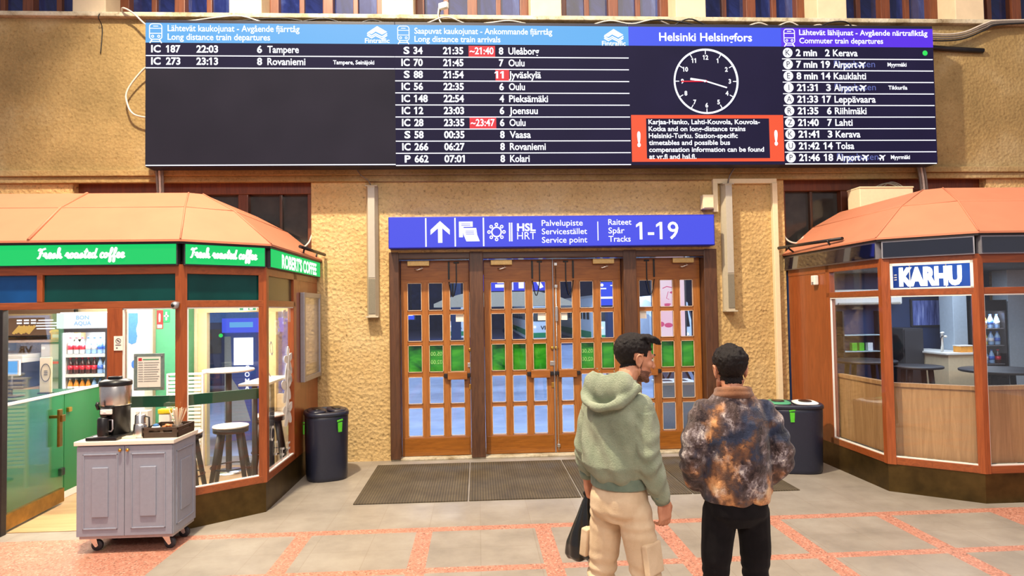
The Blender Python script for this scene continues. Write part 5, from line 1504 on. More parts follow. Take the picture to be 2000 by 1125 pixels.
mb = MB()
for k, (a, b) in enumerate(((-5.5, -5.32), (-5.52, -5.28), (-5.53, -5.15), (-5.52, -5.3))): mb.box(a, b, 8.345, 8.35, 1.90 - 0.035 * k, 1.915 - 0.035 * k)
for k in range(3):
    for r in range(2): mb.box(-5.76 + 0.085 * k, -5.70 + 0.085 * k, 8.345, 8.35, 1.90 - 0.035 * r, 1.92 - 0.035 * r)
mb.build('menu_text', M['sign_white'], t)
t = thing('back_shelf', 'pale wooden shelf under the menu screen', 'shelf', (-5.5, 8.4, 1.62))
mb = MB(); mb.bbox(-6.0, -5.0, 8.22, 8.50, 1.635, 1.665, 0.004); mb.build('shelf_board', M['floor_wood'], t)
for x in (-5.9, -5.1): MB().bbox(x, x + 0.03, 8.3, 8.5, 1.53, 1.635, 0.004).build('bracket', M['alu'], t)
for k in range(2):
    t = thing('paper_bag_box', ('low cardboard box on the shelf under the menu screen', 'tall cardboard box beside the fridge on the shelf')[k], 'box', (-5.2, 8.3, 1.666))
    a = (-5.28, -5.09)[k]
    mb = MB(); mb.bbox(a, a + 0.17, 8.24, 8.34, 1.666, (1.76, 1.90)[k], 0.004); mb.build('carton', M['carton'], t)
    mb = MB(); mb.box(a + 0.02, a + 0.15, 8.2375, 8.2405, 1.69, 1.73); mb.build('carton_label', M['paper'], t)
t = thing('kitchen_cabinet', 'white tall cabinet door behind the counter beside the fridge', 'cabinet', (-5.1, 8.3, 0))
mb = MB(); mb.bbox(-5.42, -5.08, 8.28, 8.49, 0.006, 1.62, 0.005); mb.build('body', M['white'], t)
mb = MB(); mb.bbox(-5.41, -5.09, 8.262, 8.281, 0.1, 1.61, 0.005); mb.build('door', M['white'], t)
t = thing('back_counter', 'dark green work counter with a grey machine behind the service counter', 'counter', (-5.6, 8.2, 0))
mb = MB(); mb.bbox(-6.25, -5.44, 7.9, 8.49, 0.006, 1.05, 0.005); mb.build('body', M['green_dark'], t)
mb = MB(); mb.bbox(-6.27, -5.43, 7.88, 8.49, 1.05, 1.09, 0.005); mb.build('worktop', M['floor_wood'], t)
t = thing('coffee_machine', 'white and dark coffee machine on the green work counter', 'coffee machine', (-5.5, 8.2, 1.09))
mb = MB(); mb.bbox(-6.05, -5.48, 8.05, 8.45, 1.091, 1.40, 0.012); mb.build('body', M['charcoal'], t)
mb = MB(); mb.bbox(-6.07, -5.46, 8.02, 8.46, 1.40, 1.50, 0.012); mb.build('cup_tray', M['white'], t)
mb = MB(); mb.bbox(-5.80, -5.66, 8.03, 8.05, 1.28, 1.36, 0.004); mb.build('display', M['led_head'], t)
mb = MB(); mb.tube([(-5.6, 8.04, 1.30), (-5.6, 7.94, 1.28)], 0.012, 8); mb.build('filter_handle', M['steel'], t)
t = thing('till_screen', 'small blue till screen behind the counter front', 'screen', (-4.75, 6.75, 1.14))
mb = MB(); mb.tube([(-4.75, 6.8, 1.15), (-4.75, 6.8, 1.36)], 0.02, 8); mb.bbox(-4.84, -4.66, 6.72, 6.88, 1.141, 1.155, 0.004); mb.build('stand', M['charcoal'], t)
mb = MB(); mb.bbox(-4.86, -4.64, 6.76, 6.79, 1.36, 1.52, 0.006); mb.build('screen_case', M['white'], t)
mb = MB(); mb.box(-4.845, -4.655, 6.755, 6.761, 1.375, 1.505); mb.build('screen_face', M['led_head'], t)
MB().bbox(-5.3, -4.54, 6.6, 7.5, 0.007, 1.14, 0.006).build('till_counter', M['green_dark'], None, (-4.9, 7.0, 0))
tag(bpy.data.objects['till_counter'], 'dark green till counter behind the long green front', 'counter')
t = thing('counter_sign', 'beige upright card with an oval ring standing on the counter', 'sign', (-4.55, 7.06, 1.14))
mb = MB(); mb.bbox(-4.635, -4.51, 7.06, 7.07, 1.15, 1.52, 0.003); mb.build('card', M['cream'], t)
mb = MB(); mb.tube([(-4.5725 + 0.048 * math.cos(a), 7.057, 1.36 + 0.092 * math.sin(a)) for a in [2 * PI * i / 30 for i in range(31)]], 0.003, 5, False)
for k in range(3): mb.box(-4.59, -4.555, 7.056, 7.059, 1.375 - 0.02 * k, 1.381 - 0.02 * k)
mb.build('oval_print', M['ink'], t)
mb = MB(); mb.bbox(-4.64, -4.505, 7.03, 7.10, 1.141, 1.152, 0.003); mb.build('foot', M['charcoal'], t)
t = thing('sanitiser_dispenser', 'grey dispenser with a red light on the white cabinet beside the fridge', 'dispenser', (-5.18, 8.25, 1.19))
mb = MB(); mb.bbox(-5.25, -5.12, 8.20, 8.262, 1.19, 1.42, 0.01); mb.build('housing', M['alu'], t)
mb = MB(); mb.bbox(-5.24, -5.16, 8.192, 8.201, 1.37, 1.40, 0.003); mb.build('indicator', M['led_red'], t)
# blue and white banner, green cabinet with safety signs
t = thing('column_banner', 'white pillar with a blue wave banner beside the fridge', 'banner', (-4.1, 8.1, 0))
mb = MB(); mb.bbox(-4.235, -4.03, 8.0, 8.2, 0.006, 2.36, 0.004); mb.build('pillar', M['white'], t)
mb = MB(); mb.plate([(-4.22, 1.98), (-4.11, 1.98), (-4.11, 1.86), (-4.13, 1.78), (-4.115, 1.70), (-4.13, 1.62), (-4.18, 1.60), (-4.22, 1.62)], 7.995, 8.0); mb.build('wave_print', M['ink_blue'], t)
mb = MB(); mb.ball((-4.155, 7.998, 1.36), 0.03, 0.004, 0.05, 10); mb.build('oval_print', M['label_blue'], t)
t = thing('green_cabinet', 'pale green tall cabinet with fire and first aid signs', 'cabinet', (-3.85, 8.3, 0))
mb = MB(); mb.bbox(-4.0, -3.66, 8.2, 8.5, 0.006, 2.2, 0.006); mb.build('body', M['green_light'], t)
mb = MB(); mb.bbox(-3.98, -3.68, 8.182, 8.201, 0.1, 2.17, 0.005); mb.build('door', M['green_light'], t)
mb = MB(); mb.box(-3.975, -3.90, 8.176, 8.183, 1.78, 2.01); fs = mb.build('fire_sign', M['red'], t)
mb = MB(); mb.lathe([(0.012, 0), (0.012, 0.09), (0.005, 0.11)], (-3.9375, 8.172, 1.86), 10, 1, 0.2); mb.box(-3.965, -3.91, 8.174, 8.177, 1.79, 1.83); mb.build('extinguisher_symbol', M['paper'], fs)
mb = MB(); mb.box(-3.895, -3.82, 8.176, 8.183, 1.86, 2.01); fs = mb.build('first_aid_sign', M['green_print'], t)
mb = MB(); mb.box(-3.866, -3.849, 8.172, 8.177, 1.885, 1.985); mb.box(-3.885, -3.83, 8.172, 8.177, 1.927, 1.944); mb.build('cross_symbol', M['paper'], fs)
t = thing('convector', 'white slatted convector panel inside the coffee kiosk window', 'radiator', (-3.4, 7.6, 0))
mb = MB()
for k in range(22): mb.bbox(-3.62, -3.25, 7.72, 7.735, 0.24 + 0.045 * k, 0.27 + 0.045 * k, 0.003, 1)
mb.build('slats', M['white'], t)
mb = MB()
for x in (-3.64, -3.24): mb.bbox(x, x + 0.02, 7.715, 7.76, 0.006, 1.25, 0.003)
mb.bbox(-3.64, -3.22, 7.715, 7.80, 1.24, 1.26, 0.003); mb.build('panel_frame', M['white'], t)
# bar stools and tables
def stool(x, y, rot=0.0, h=0.70, label='', mats=('stool_seat', 'stool_leg')):
    t = thing('bar_stool', label, 'stool', (x, y, 0.006), 'bar stools with white seats')
    mb = MB(); mb.lathe([(0.180, h - 0.022), (0.190, h - 0.012), (0.186, h), (0.05, h + 0.003)], (x, y, 0.0), 28); mb.build('seat', M[mats[0]], t)
    mb = MB(); mb.lathe([(0.165, h - 0.075), (0.182, h - 0.07), (0.185, h - 0.022)], (x, y, 0.0), 28); mb.build('apron', M[mats[1]], t)
    for k in range(4):
        a = rot + PI / 4 + k * PI / 2
        c, s = math.cos(a), math.sin(a)
        mb = MB(); mb.tube([(x + 0.125 * c, y + 0.125 * s, h - 0.03), (x + 0.265 * c, y + 0.265 * s, 0.007)], [0.031, 0.024], 8); mb.build('leg', M[mats[1]], t)
    mb = MB(); mb.tube([(x + 0.205 * math.cos(a), y + 0.205 * math.sin(a), 0.27) for a in [2 * PI * i / 28 for i in range(29)]], 0.008, 6, False); mb.build('foot_ring', M['dark_metal'], t)
    return t
M['stool_seat'] = plain('white_stool_seat', srgb(232, 226, 214), 0.4)
M['stool_leg'] = plain('dark_stool_wood', srgb(46, 38, 32), 0.5)
s1 = stool(-2.74, 7.28, 0.2, 0.72, 'bar stool with a white round seat nearest the angled front pane')
copy_tree(s1, (-0.36, -0.34, 0), 'bar stool partly hidden by the coffee cart and the kiosk post')
copy_tree(s1, (0.19, 0.72, 0), 'bar stool at the back, in front of the exit door')
def round_table(nm, label, x, y, h, r, top, leg, group=None, legs=None):
    t = thing(nm, label, 'table', (x, y, 0.006), group)
    mb = MB(); mb.lathe([(r * 0.97, h - 0.03), (r, h - 0.022), (r, h - 0.006), (r * 0.98, h), (0.05, h + 0.001)], (x, y, 0), 36); mb.build('tabletop', M[top], t)
    if legs:
        for k in range(4):
            a = 0.5 + k * PI / 2
            mb = MB(); mb.tube([(x + r * 0.55 * math.cos(a), y + r * 0.55 * math.sin(a), h - 0.03), (x + r * 0.85 * math.cos(a), y + r * 0.85 * math.sin(a), 0.007)], 0.03, 8); mb.build('leg', M[leg], t)
    else:
        mb = MB(); mb.lathe([(0.035, 0.03), (0.035, h - 0.03)], (x, y, 0), 16); mb.build('pedestal', M[leg], t)
        mb = MB(); mb.lathe([(0.20, 0.001), (0.20, 0.012), (0.05, 0.03)], (x, y, 0.006), 28); mb.build('foot_plate', M['steel'], t)
    return t
round_table('bar_table', 'white round bar table behind the stools in the coffee kiosk', -3.08, 8.12, 1.27, 0.30, 'stool_seat', 'stool_leg')
t = thing('window_shelf', 'white bar shelf along the side pane of the coffee kiosk', 'shelf', (-2.3, 7.2, 1.3))
mb = MB(); mb.bbox(-2.42, -2.14, 6.62, 7.45, 1.215, 1.24, 0.005); mb.build('shelf_board', M['stool_seat'], t)
for y in (6.75, 7.3): MB().tube([(-2.30, y, 0.007), (-2.30, y, 1.216)], 0.028, 10).build('leg', M['stool_leg'], t)
t = thing('exit_sign', 'green emergency exit sign hanging inside the coffee kiosk', 'sign', (-2.93, 8.35, 2.0))
mb = MB(); mb.bbox(-3.02, -2.80, 8.30, 8.33, 1.985, 2.10, 0.004); mb.build('sign_case', M['white'], t)
mb = MB(); mb.box(-2.905, -2.81, 8.292, 8.301, 1.995, 2.09); mb.box(-3.01, -2.965, 8.292, 8.301, 1.995, 2.09); mb.build('lit_panel', M['exit_green'], t)
mb = MB(); mb.box(-2.885, -2.845, 8.288, 8.293, 2.0, 2.085); mb.plate([(-2.955, 2.042), (-2.92, 2.075), (-2.92, 2.052), (-2.908, 2.052), (-2.908, 2.032), (-2.92, 2.032), (-2.92, 2.01)], 8.288, 8.293); mb.build('sign_symbol', M['sign_white'], t)
mb = MB(); mb.tube([(-2.91, 8.315, 2.10), (-2.91, 8.315, 2.36)], 0.006, 6); mb.build('hanger', M['alu'], t)

# ------------------------------------------------------------------ inside the bar kiosk
round_table('bar_table', 'black round bar table by the copper tank in the bar kiosk', 4.86, 7.86, 1.24, 0.38, 'charcoal', 'charcoal', 'black round bar tables', True)
round_table('bar_table', 'black round bar table behind the middle post of the bar kiosk', 5.3, 7.5, 1.19, 0.28, 'charcoal', 'charcoal', 'black round bar tables', True)
round_table('bar_table', 'black round bar table in front of the pale beer counter', 5.88, 6.9, 1.19, 0.42, 'charcoal', 'charcoal', 'black round bar tables', True)
t = thing('copper_tank', 'round copper brewing tank by the left pane of the bar kiosk', 'tank', (4.52, 8.1, 0))
mb = MB(); mb.lathe([(0.11, 0.9), (0.155, 1.02), (0.16, 1.36), (0.14, 1.46), (0.08, 1.53), (0.03, 1.55)], (4.50, 8.22, 0.12), 28); mb.build('tank', M['copper'], t)
mb = MB()
for z in (1.15, 1.30, 1.45): mb.tube([(4.50 + 0.162 * math.cos(a), 8.22 + 0.162 * math.sin(a), z) for a in [2 * PI * i / 28 for i in range(29)]], 0.006, 6, False)
mb.build('band', M['copper'], t)
mb = MB(); mb.lathe([(0.10, 0.001), (0.10, 1.03)], (4.50, 8.22, 0.006), 20); mb.build('stand', M['steel'], t)
t = thing('air_conditioner', 'white air conditioner on the wall inside the bar kiosk', 'air conditioner', (5.15, 8.4, 2.0))
mb = MB(); mb.bbox(4.78, 5.72, 8.32, 8.52, 1.93, 2.14, 0.03, 3); mb.build('housing', M['white'], t)
mb = MB(); mb.bbox(4.82, 5.68, 8.305, 8.322, 1.94, 1.965, 0.004); mb.build('air_flap', M['diffuser'], t)
mb = MB(); mb.ball((5.5, 8.318, 1.99), 0.012, 0.006, 0.012, 6); mb.build('indicator', M['led_green'], t)
t = thing('beer_counter', 'pale beer counter with steel taps in the bar kiosk', 'counter', (6.1, 7.8, 0))
mb = MB(); mb.bbox(5.78, 6.14, 7.6, 8.45, 0.006, 1.30, 0.006); mb.build('body', M['cream'], t)
mb = MB(); mb.bbox(5.74, 6.16, 7.57, 8.46, 1.30, 1.325, 0.005); mb.build('worktop', M['white'], t)
for k in range(3):
    a = 5.81 + 0.045 * k
    t = thing('beer_tap', 'slender steel beer tap on the pale counter', 'tap', (a, 7.75 + 0.05 * k, 1.325), 'beer taps on the pale counter')
    yk = 7.75 + 0.05 * k
    mb = MB(); mb.tube([(a, yk, 1.326), (a, yk, 1.50), (a + 0.01, yk - 0.03, 1.53), (a + 0.01, yk - 0.06, 1.515)], 0.010, 8); mb.build('spout', M['steel'], t)
    mb = MB(); mb.ball((a, yk - 0.01, 1.565), 0.020, 0.016, 0.013, 8); mb.tube([(a, yk, 1.52), (a, yk - 0.01, 1.56)], 0.006, 6); mb.build('handle', M['white'], t)
t = thing('snack_box', 'orange box on the pale beer counter', 'box', (6.05, 7.7, 1.325))
mb = MB(); mb.bbox(5.96, 6.14, 7.62, 7.75, 1.326, 1.40, 0.004); mb.build('carton', M['orange'], t)
mb = MB(); mb.bbox(5.955, 6.145, 7.615, 7.755, 1.40, 1.412, 0.003); mb.build('lid', M['white'], t)
for k, (a, b) in enumerate(((6.17, 6.36), (6.92, 7.22))):
    tag(MB().bbox(a, b, 8.0, 8.25, 0.006, 2.36, 0.006).build('pillar', M['grey_wall'], None, ((a + b) / 2, 8.1, 0.006)), ('pale grey pillar beside the beer counter in the bar kiosk', 'pale grey pillar at the right of the bottle fridge')[k], 'pillar')
t = thing('bottle_fridge', 'black glass-door fridge with lit bottles in the bar kiosk', 'fridge', (6.6, 8.2, 0))
fx0, fx1, fy = 6.38, 6.88, 7.98
mb = MB(); mb.box(fx0, fx0 + 0.03, fy, 8.48, 0.007, 1.97); mb.box(fx1 - 0.03, fx1, fy, 8.48, 0.007, 1.97); mb.box(fx0 + 0.03, fx1 - 0.03, 8.45, 8.48, 0.007, 1.97); mb.box(fx0 + 0.03, fx1 - 0.03, fy, 8.45, 0.007, 0.95); mb.box(fx0 + 0.03, fx1 - 0.03, fy, 8.45, 1.83, 1.97); mb.build('cabinet', M['black'], t)
for z in (1.14, 1.38, 1.60): mb = MB(); mb.box(fx0 + 0.03, fx1 - 0.03, fy + 0.02, 8.45, z - 0.01, z); mb.build('shelf', M['alu'], t)
mb = MB(); mb.box(fx0 + 0.035, fx0 + 0.045, fy + 0.005, fy + 0.02, 0.97, 1.82); mb.build('light_strip', M['strip_light'], t)
mb = MB(); mb.box(fx0 + 0.02, fx1 - 0.02, fy - 0.008, fy - 0.003, 0.95, 1.83); mb.build('door_glass', M['glass'], t)
for z, nm, kinds in ((1.381, 'upper shelf of the black fridge', (LE, WB, LE, WA, WB)), (1.141, 'middle shelf of the black fridge', (WA, LE, WA, WB, CO)), (1.601, 'topmost shelf of the black fridge', (CO, WA, OJ, WB, WA))):
    gx0_, gx1_, gy0_ = gx0, gx1, gy0
    gx0, gx1, gy0 = fx0, fx1, fy
    brow(list(kinds), z, 0.18, 0.034, nm)
    gx0, gx1, gy0 = gx0_, gx1_, gy0_
t = thing('wall_picture', 'faint blue framed picture on the navy wall of the bar kiosk', 'picture', (5.98, 8.5, 1.6))
mb = MB(); mb.bbox(5.95, 6.50, 8.49, 8.52, 1.62, 2.0, 0.004); mb.build('picture_frame', M['charcoal'], t)
mb = MB(); mb.box(5.97, 6.48, 8.484, 8.491, 1.64, 1.98); mb.build('picture_print', M['blue_print_art'], t)
t = thing('dark_cabinet', 'tall dark cabinet left of the beer counter in the bar kiosk', 'cabinet', (5.66, 8.3, 0))
mb = MB(); mb.bbox(5.50, 5.77, 8.02, 8.45, 0.007, 1.62, 0.008); mb.build('body', M['charcoal'], t)
mb = MB(); mb.bbox(5.51, 5.76, 8.005, 8.021, 0.1, 1.60, 0.004); mb.build('door', M['charcoal'], t)
t = thing('bar_shelf', 'lit glass shelf unit with green bottles at the back of the bar kiosk', 'shelf', (5.0, 8.4, 1.3))
mb = MB()
for z in (1.30, 1.52): mb.box(4.90, 5.45, 8.36, 8.51, z, z + 0.012)
mb.build('shelf_board', M['glass_shelf'], t)
mb = MB()
for x in (4.90, 5.43): mb.box(x, x + 0.02, 8.36, 8.51, 1.20, 1.85)
mb.build('upright', M['charcoal'], t)
for k, (x, m_) in enumerate(((5.08, 'lime'), (5.18, 'lime'), (5.30, 'label_white'))):
    tag(MB().bbox(x - 0.035, x + 0.035, 8.40, 8.46, 1.313, 1.42, 0.004).build('tea_tin', M[m_], None, (x, 8.43, 1.313)), ('lime green tin on the lit shelf, nearer the copper tank', 'lime green tin on the lit shelf, next to the white tin', 'white tin on the lit shelf of the bar kiosk')[k], 'tin')

# ------------------------------------------------------------------ platforms behind the doors
mb = MB(); mb.box(-24, 40, 95, 95.3, -1, 14); struct(mb.build('wall_far', M['night_wall']))
mb = MB(); mb.box(-20, 40, 9.6, 62, 5.75, 5.95); struct(mb.build('ceiling_platform', M['canopy']))
mb = MB(); mb.box(-20.3, -20, 9.0, 95, -1, 9); struct(mb.build('wall_platform_left', M['night_wall']))
mb = MB(); mb.box(40, 40.3, 9.0, 95, -1, 9); struct(mb.build('wall_platform_right', M['night_wall']))
for k, (x, y) in enumerate(((-2.2, 13.0), (-0.7, 21.0), (3.2, 15.0), (5.6, 24.0), (-4.4, 17.5))):
    mb = MB(); mb.bbox(x - 0.16, x + 0.16, y - 0.16, y + 0.16, 0.0, 5.75, 0.01)
    tag(mb.build('platform_column', M['navy_wall'], None, (x, y, 0)), 'dark blue platform canopy column beyond the doors', 'column', 'platform columns beyond the doors')
for k, y in enumerate((13.5, 20.0, 27.0)):
    t = thing('platform_strip_light', 'long white strip light under the platform canopy', 'lamp', (1.5, y, 5.7), 'strip lights under the canopy')
    mb = MB(); mb.bbox(-3.0, 5.5, y - 0.08, y + 0.08, 5.66, 5.75, 0.01); mb.build('housing', M['white'], t)
    mb = MB(); mb.box(-2.95, 5.45, y - 0.05, y + 0.05, 5.65, 5.66); mb.build('tube', M['strip_light'], t)
TB = -0.9
struct(MB().box(-24, 40, 34, 95, -1.0, TB).build('floor_track_bed', M['night_wall']))
def train(x0, y0, w, h, L, label, front='dark'):
    t = thing('train', label, 'train', (x0 + w / 2, y0, TB))
    cx = x0 + w / 2
    mb = MB()
    secs = []
    for yy, s, zt in ((y0, 0.80, 0.80), (y0 + 0.5, 0.92, 0.93), (y0 + 1.6, 1.0, 1.0), (y0 + L, 1.0, 1.0)):
        ring = []
        for px, pz in ((-0.5, 0.06), (-0.5, 0.72), (-0.42, 0.93), (-0.22, 1.0), (0.22, 1.0), (0.42, 0.93), (0.5, 0.72), (0.5, 0.06)):
            ring.append(mb.v((cx + px * w * s, yy, TB + 0.02 + (pz - 0.06) * h * zt)))
        secs.append(ring)
    for a, b in zip(secs, secs[1:]):
        for k in range(8): mb.face([a[k], a[(k + 1) % 8], b[(k + 1) % 8], b[k]])
    mb.face(secs[0]); mb.face(secs[-1])
    mb.build('car_body', M['train_white'], t)
    mb = MB(); mb.plate([(cx - 0.36 * w, TB + 0.43 * h), (cx + 0.36 * w, TB + 0.43 * h), (cx + 0.31 * w, TB + 0.74 * h), (cx - 0.31 * w, TB + 0.74 * h)], y0 - 0.05, y0 + 0.02); mb.build('windscreen', M['black'], t)
    mb = MB(); mb.plate([(cx - 0.39 * w, TB + 0.06 * h), (cx + 0.39 * w, TB + 0.06 * h), (cx + 0.39 * w, TB + 0.17 * h), (cx - 0.39 * w, TB + 0.17 * h)], y0 - 0.06, y0 + 0.02)
    for s in (-1, 1): mb.box(cx + s * (0.5 * w) - 0.02, cx + s * 0.5 * w + 0.02, y0 + 1.6, y0 + L, TB + 0.08 * h, TB + 0.22 * h)
    mb.build('green_stripe', M['train_green'], t)
    mb = MB()
    for s in (-1, 1):
        yy = y0 + 2.4
        while yy < y0 + L - 2:
            mb.bbox(cx + s * (0.5 * w) - 0.015, cx + s * 0.5 * w + 0.015, yy, yy + 1.3, TB + 0.45 * h, TB + 0.70 * h, 0.01); yy += 1.8
    mb.build('side_windows', M['dark_pane'], t)
    mb = MB()
    for s in (-1, 1): mb.ball((cx + s * 0.3 * w, y0 - 0.05, TB + 0.30 * h), 0.10, 0.05, 0.08, 8)
    mb.build('headlamps', M['strip_light'], t)
    w_ = Writer(); w_.put('VR', cx, TB + 0.24 * h, 0.34, y0 - 0.08, 0.7, 'c', bold=0.02); w_.build('train_lettering', M['ink'], t)
    return t
train(4.6, 58.0, 2.9, 4.0, 26, 'white and green train facing the hall, seen through the double door')
train(9.2, 50.0, 2.9, 4.2, 26, 'white train with a green stripe, seen through the right half of the double door')
train(10.6, 39.0, 2.9, 3.8, 9, 'nearest white and green train, seen through the rightmost door')
train(-3.4, 66.0, 2.9, 4.0, 16, 'distant white train seen through the left leaf of the double door')
# hanging signs and screens, and stand-ins for reflections in the door glass
def hanging(nm, label, cat, x0, x1, y, z0, z1, mat, top=5.75):
    t = thing(nm, label, cat, ((x0 + x1) / 2, y, z0))
    mb = MB(); mb.bbox(x0, x1, y, y + 0.12, z0, z1, 0.01); mb.build('case', M['charcoal'], t)
    mb = MB(); mb.box(x0 + 0.015, x1 - 0.015, y - 0.006, y + 0.002, z0 + 0.015, z1 - 0.015); mb.build('lit_face', M[mat], t)
    mb = MB()
    for x in (x0 + 0.1, x1 - 0.1): mb.tube([(x, y + 0.06, z1), (x, y + 0.06, top)], 0.015, 6)
    mb.build('hanger', M['dark_metal'], t)
    return t
t = hanging('mirrored_sign', 'blue lit sign with white symbols, standing for a reflection in the double door', 'sign', 0.10, 1.32, 12.0, 2.28, 2.62, 'sign_blue')  # stands in for a hall sign reflected in the door glass
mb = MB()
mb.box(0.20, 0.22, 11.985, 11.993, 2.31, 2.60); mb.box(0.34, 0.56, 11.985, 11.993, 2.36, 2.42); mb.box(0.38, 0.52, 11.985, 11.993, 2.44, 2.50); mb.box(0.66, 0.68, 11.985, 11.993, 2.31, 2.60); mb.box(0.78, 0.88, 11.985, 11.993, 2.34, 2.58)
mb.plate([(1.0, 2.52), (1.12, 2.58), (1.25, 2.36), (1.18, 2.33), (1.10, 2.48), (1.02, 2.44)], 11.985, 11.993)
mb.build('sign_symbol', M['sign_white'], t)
t = thing('mirrored_roof', 'beige arched shell behind the double door, standing for a reflection below the blue sign', 'canopy', (0.7, 15.5, 2.1))
mb = MB()  # solid shape standing in for a beige roof reflected in the glass
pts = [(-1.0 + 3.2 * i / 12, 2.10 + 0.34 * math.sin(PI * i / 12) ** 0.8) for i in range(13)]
mb.plate(pts + [(2.2, 2.02), (-1.0, 2.02)], 14.8, 17.0); mb.build('mirrored_roof_shell', M['beige_metal'], t)
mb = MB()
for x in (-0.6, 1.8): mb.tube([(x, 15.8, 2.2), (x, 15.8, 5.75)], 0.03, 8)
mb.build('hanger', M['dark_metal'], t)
t = hanging('departure_monitor', 'small blue departure monitor behind the right half of the double door', 'screen', 2.26, 2.66, 12.0, 1.98, 2.45, 'led_head_blue')
mb = MB(); mb.ball((2.36, 11.99, 2.38), 0.03, 0.006, 0.03, 8); mb.box(2.33, 2.44, 11.985, 11.993, 2.30, 2.325); mb.box(2.52, 2.62, 11.985, 11.993, 2.36, 2.38); mb.box(2.32, 2.62, 11.985, 11.993, 2.12, 2.16); mb.build('screen_text', M['sign_white'], t)
t = hanging('track_sign', 'small blue lit sign far behind the leftmost door', 'sign', -2.02, -1.55, 16.0, 1.72, 1.95, 'led_head_blue', 5.75)
mb = MB(); mb.box(-1.85, -1.6, 15.985, 15.993, 1.83, 1.87); mb.build('sign_text', M['sign_white'], t)
t = thing('advert_pillar', 'tall lit advert pillar with a pink portrait behind the rightmost door', 'advert', (3.66, 12.0, 0))
mb = MB(); mb.bbox(3.36, 3.98, 12.0, 12.25, 0.0, 2.75, 0.012); mb.build('case', M['alu'], t)
mb = MB(); mb.box(3.40, 3.94, 11.99, 12.0, 1.0, 2.70); mb.build('lit_poster', M['poster_pink'], t)
mb = MB()
def flat_ball(c, rx, rz): mb.ball((c[0], 11.985, c[1]), rx, 0.004, rz, 10)
mb.mi = 0
flat_ball((3.70, 2.22), 0.045, 0.022); flat_ball((3.61, 2.0), 0.07, 0.016); flat_ball((3.60, 1.975), 0.055, 0.018)
mb.tube([(3.52, 11.986, 2.30), (3.60, 11.986, 2.335), (3.72, 11.986, 2.31)], 0.009, 6)
mb.tube([(3.63, 11.986, 2.24), (3.59, 11.986, 2.11), (3.64, 11.986, 2.09)], 0.006, 6)
flat_ball((3.48, 1.62), 0.06, 0.05); flat_ball((3.62, 1.60), 0.08, 0.045)
mb.build('portrait_print', M['poster_rose'], t)
# recycling station and crossed-leg stand outside the rightmost door
t = thing('recycling_station', 'pale grey recycling box outside the rightmost door', 'bin', (3.1, 9.95, 0))
mb = MB(); mb.bbox(2.80, 3.36, 9.72, 10.2, 0.0, 0.74, 0.012); mb.build('body', M['grey_wall'], t)
mb = MB(); mb.bbox(2.78, 3.38, 9.70, 10.22, 0.74, 0.79, 0.012); mb.build('lid', M['white'], t)
mb = MB()
for x in (2.86, 3.10): mb.bbox(x, x + 0.16, 9.85, 10.05, 0.788, 0.796, 0.003)
mb.build('slot', M['charcoal'], t)
t = thing('folding_stand', 'dark stand with crossed legs outside the rightmost door', 'stand', (3.3, 10.8, 0))
for y in (10.6, 11.0):
    for a, b in ((2.95, 3.45), (3.45, 2.95), (3.5, 4.0), (4.0, 3.5)):
        MB().tube([(a, y, 0.02), (b, y, 1.05)], 0.022, 6).build('leg', M['black'], t)
mb = MB(); mb.bbox(2.9, 4.05, 10.5, 11.1, 1.05, 1.08, 0.006); mb.build('top_board', M['charcoal'], t)
# ticket machine seen through the coffee kiosk
t = thing('ticket_machine', 'blue ticket machine beyond the exit of the coffee kiosk', 'ticket machine', (-3.5, 10.3, 0))
mb = MB(); mb.bbox(-3.90, -3.02, 10.1, 10.7, 0.0, 1.86, 0.02); mb.build('housing', M['ticket_blue'], t)
mb = MB(); mb.bbox(-3.92, -3.0, 10.06, 10.12, 1.66, 1.88, 0.01); mb.build('top_band', M['led_head_blue'], t)
mb = MB(); mb.box(-3.80, -3.45, 10.052, 10.061, 1.74, 1.82); mb.build('band_text', M['led_head'], t)
mb = MB(); mb.box(-3.75, -3.46, 10.085, 10.101, 1.16, 1.58); mb.build('white_screen', M['sign_white'], t)
mb = MB(); mb.plate([(-3.89, 0.3), (-3.89, 1.6), (-3.80, 1.6), (-3.78, 0.95), (-3.62, 0.7), (-3.5, 0.3)], 10.09, 10.101); mb.build('pale_wave', M['grey_wall'], t)
w = Writer()
for k, s in enumerate('COMA'): w.put(s, -3.55, 1.08 - 0.10 * k, 0.07, 10.09, None, 'c', bold=0.02)
w.build('machine_lettering', M['led_white'], t)
mb = MB(); mb.ball((-3.93, 10.05, 1.62), 0.03, 0.03, 0.03, 8); mb.build('status_lamp', M['led_green'], t)
t = thing('parked_bus', 'long dark blue vehicle far beyond the exit of the coffee kiosk', 'vehicle', (-6.5, 15.5, 0))
mb = MB(); mb.bbox(-11.0, -3.0, 15.0, 17.4, 0.3, 2.25, 0.15, 3); mb.build('body', M['navy_wall'], t)
mb = MB(); mb.bbox(-10.8, -3.2, 14.985, 15.01, 1.75, 2.1, 0.01); mb.build('pale_band', M['ink_blue'], t)
mb = MB()
for k in range(6): mb.bbox(-10.6 + 1.25 * k, -9.6 + 1.25 * k, 14.98, 15.01, 1.05, 1.6, 0.02)
mb.build('side_windows', M['dark_pane'], t)
for x in (-9.5, -4.5):
    mb = MB(); mb.lathe([(0.2, -0.12), (0.42, -0.12), (0.45, -0.08), (0.45, 0.08), (0.42, 0.12), (0.2, 0.12)], (0, 0, 0), 24)
    for v in mb.bm.verts: v.co = Vector((x + v.co.x, 15.15 + v.co.z, 0.452 + v.co.y))
    mb.build('wheel', M['black'], t)

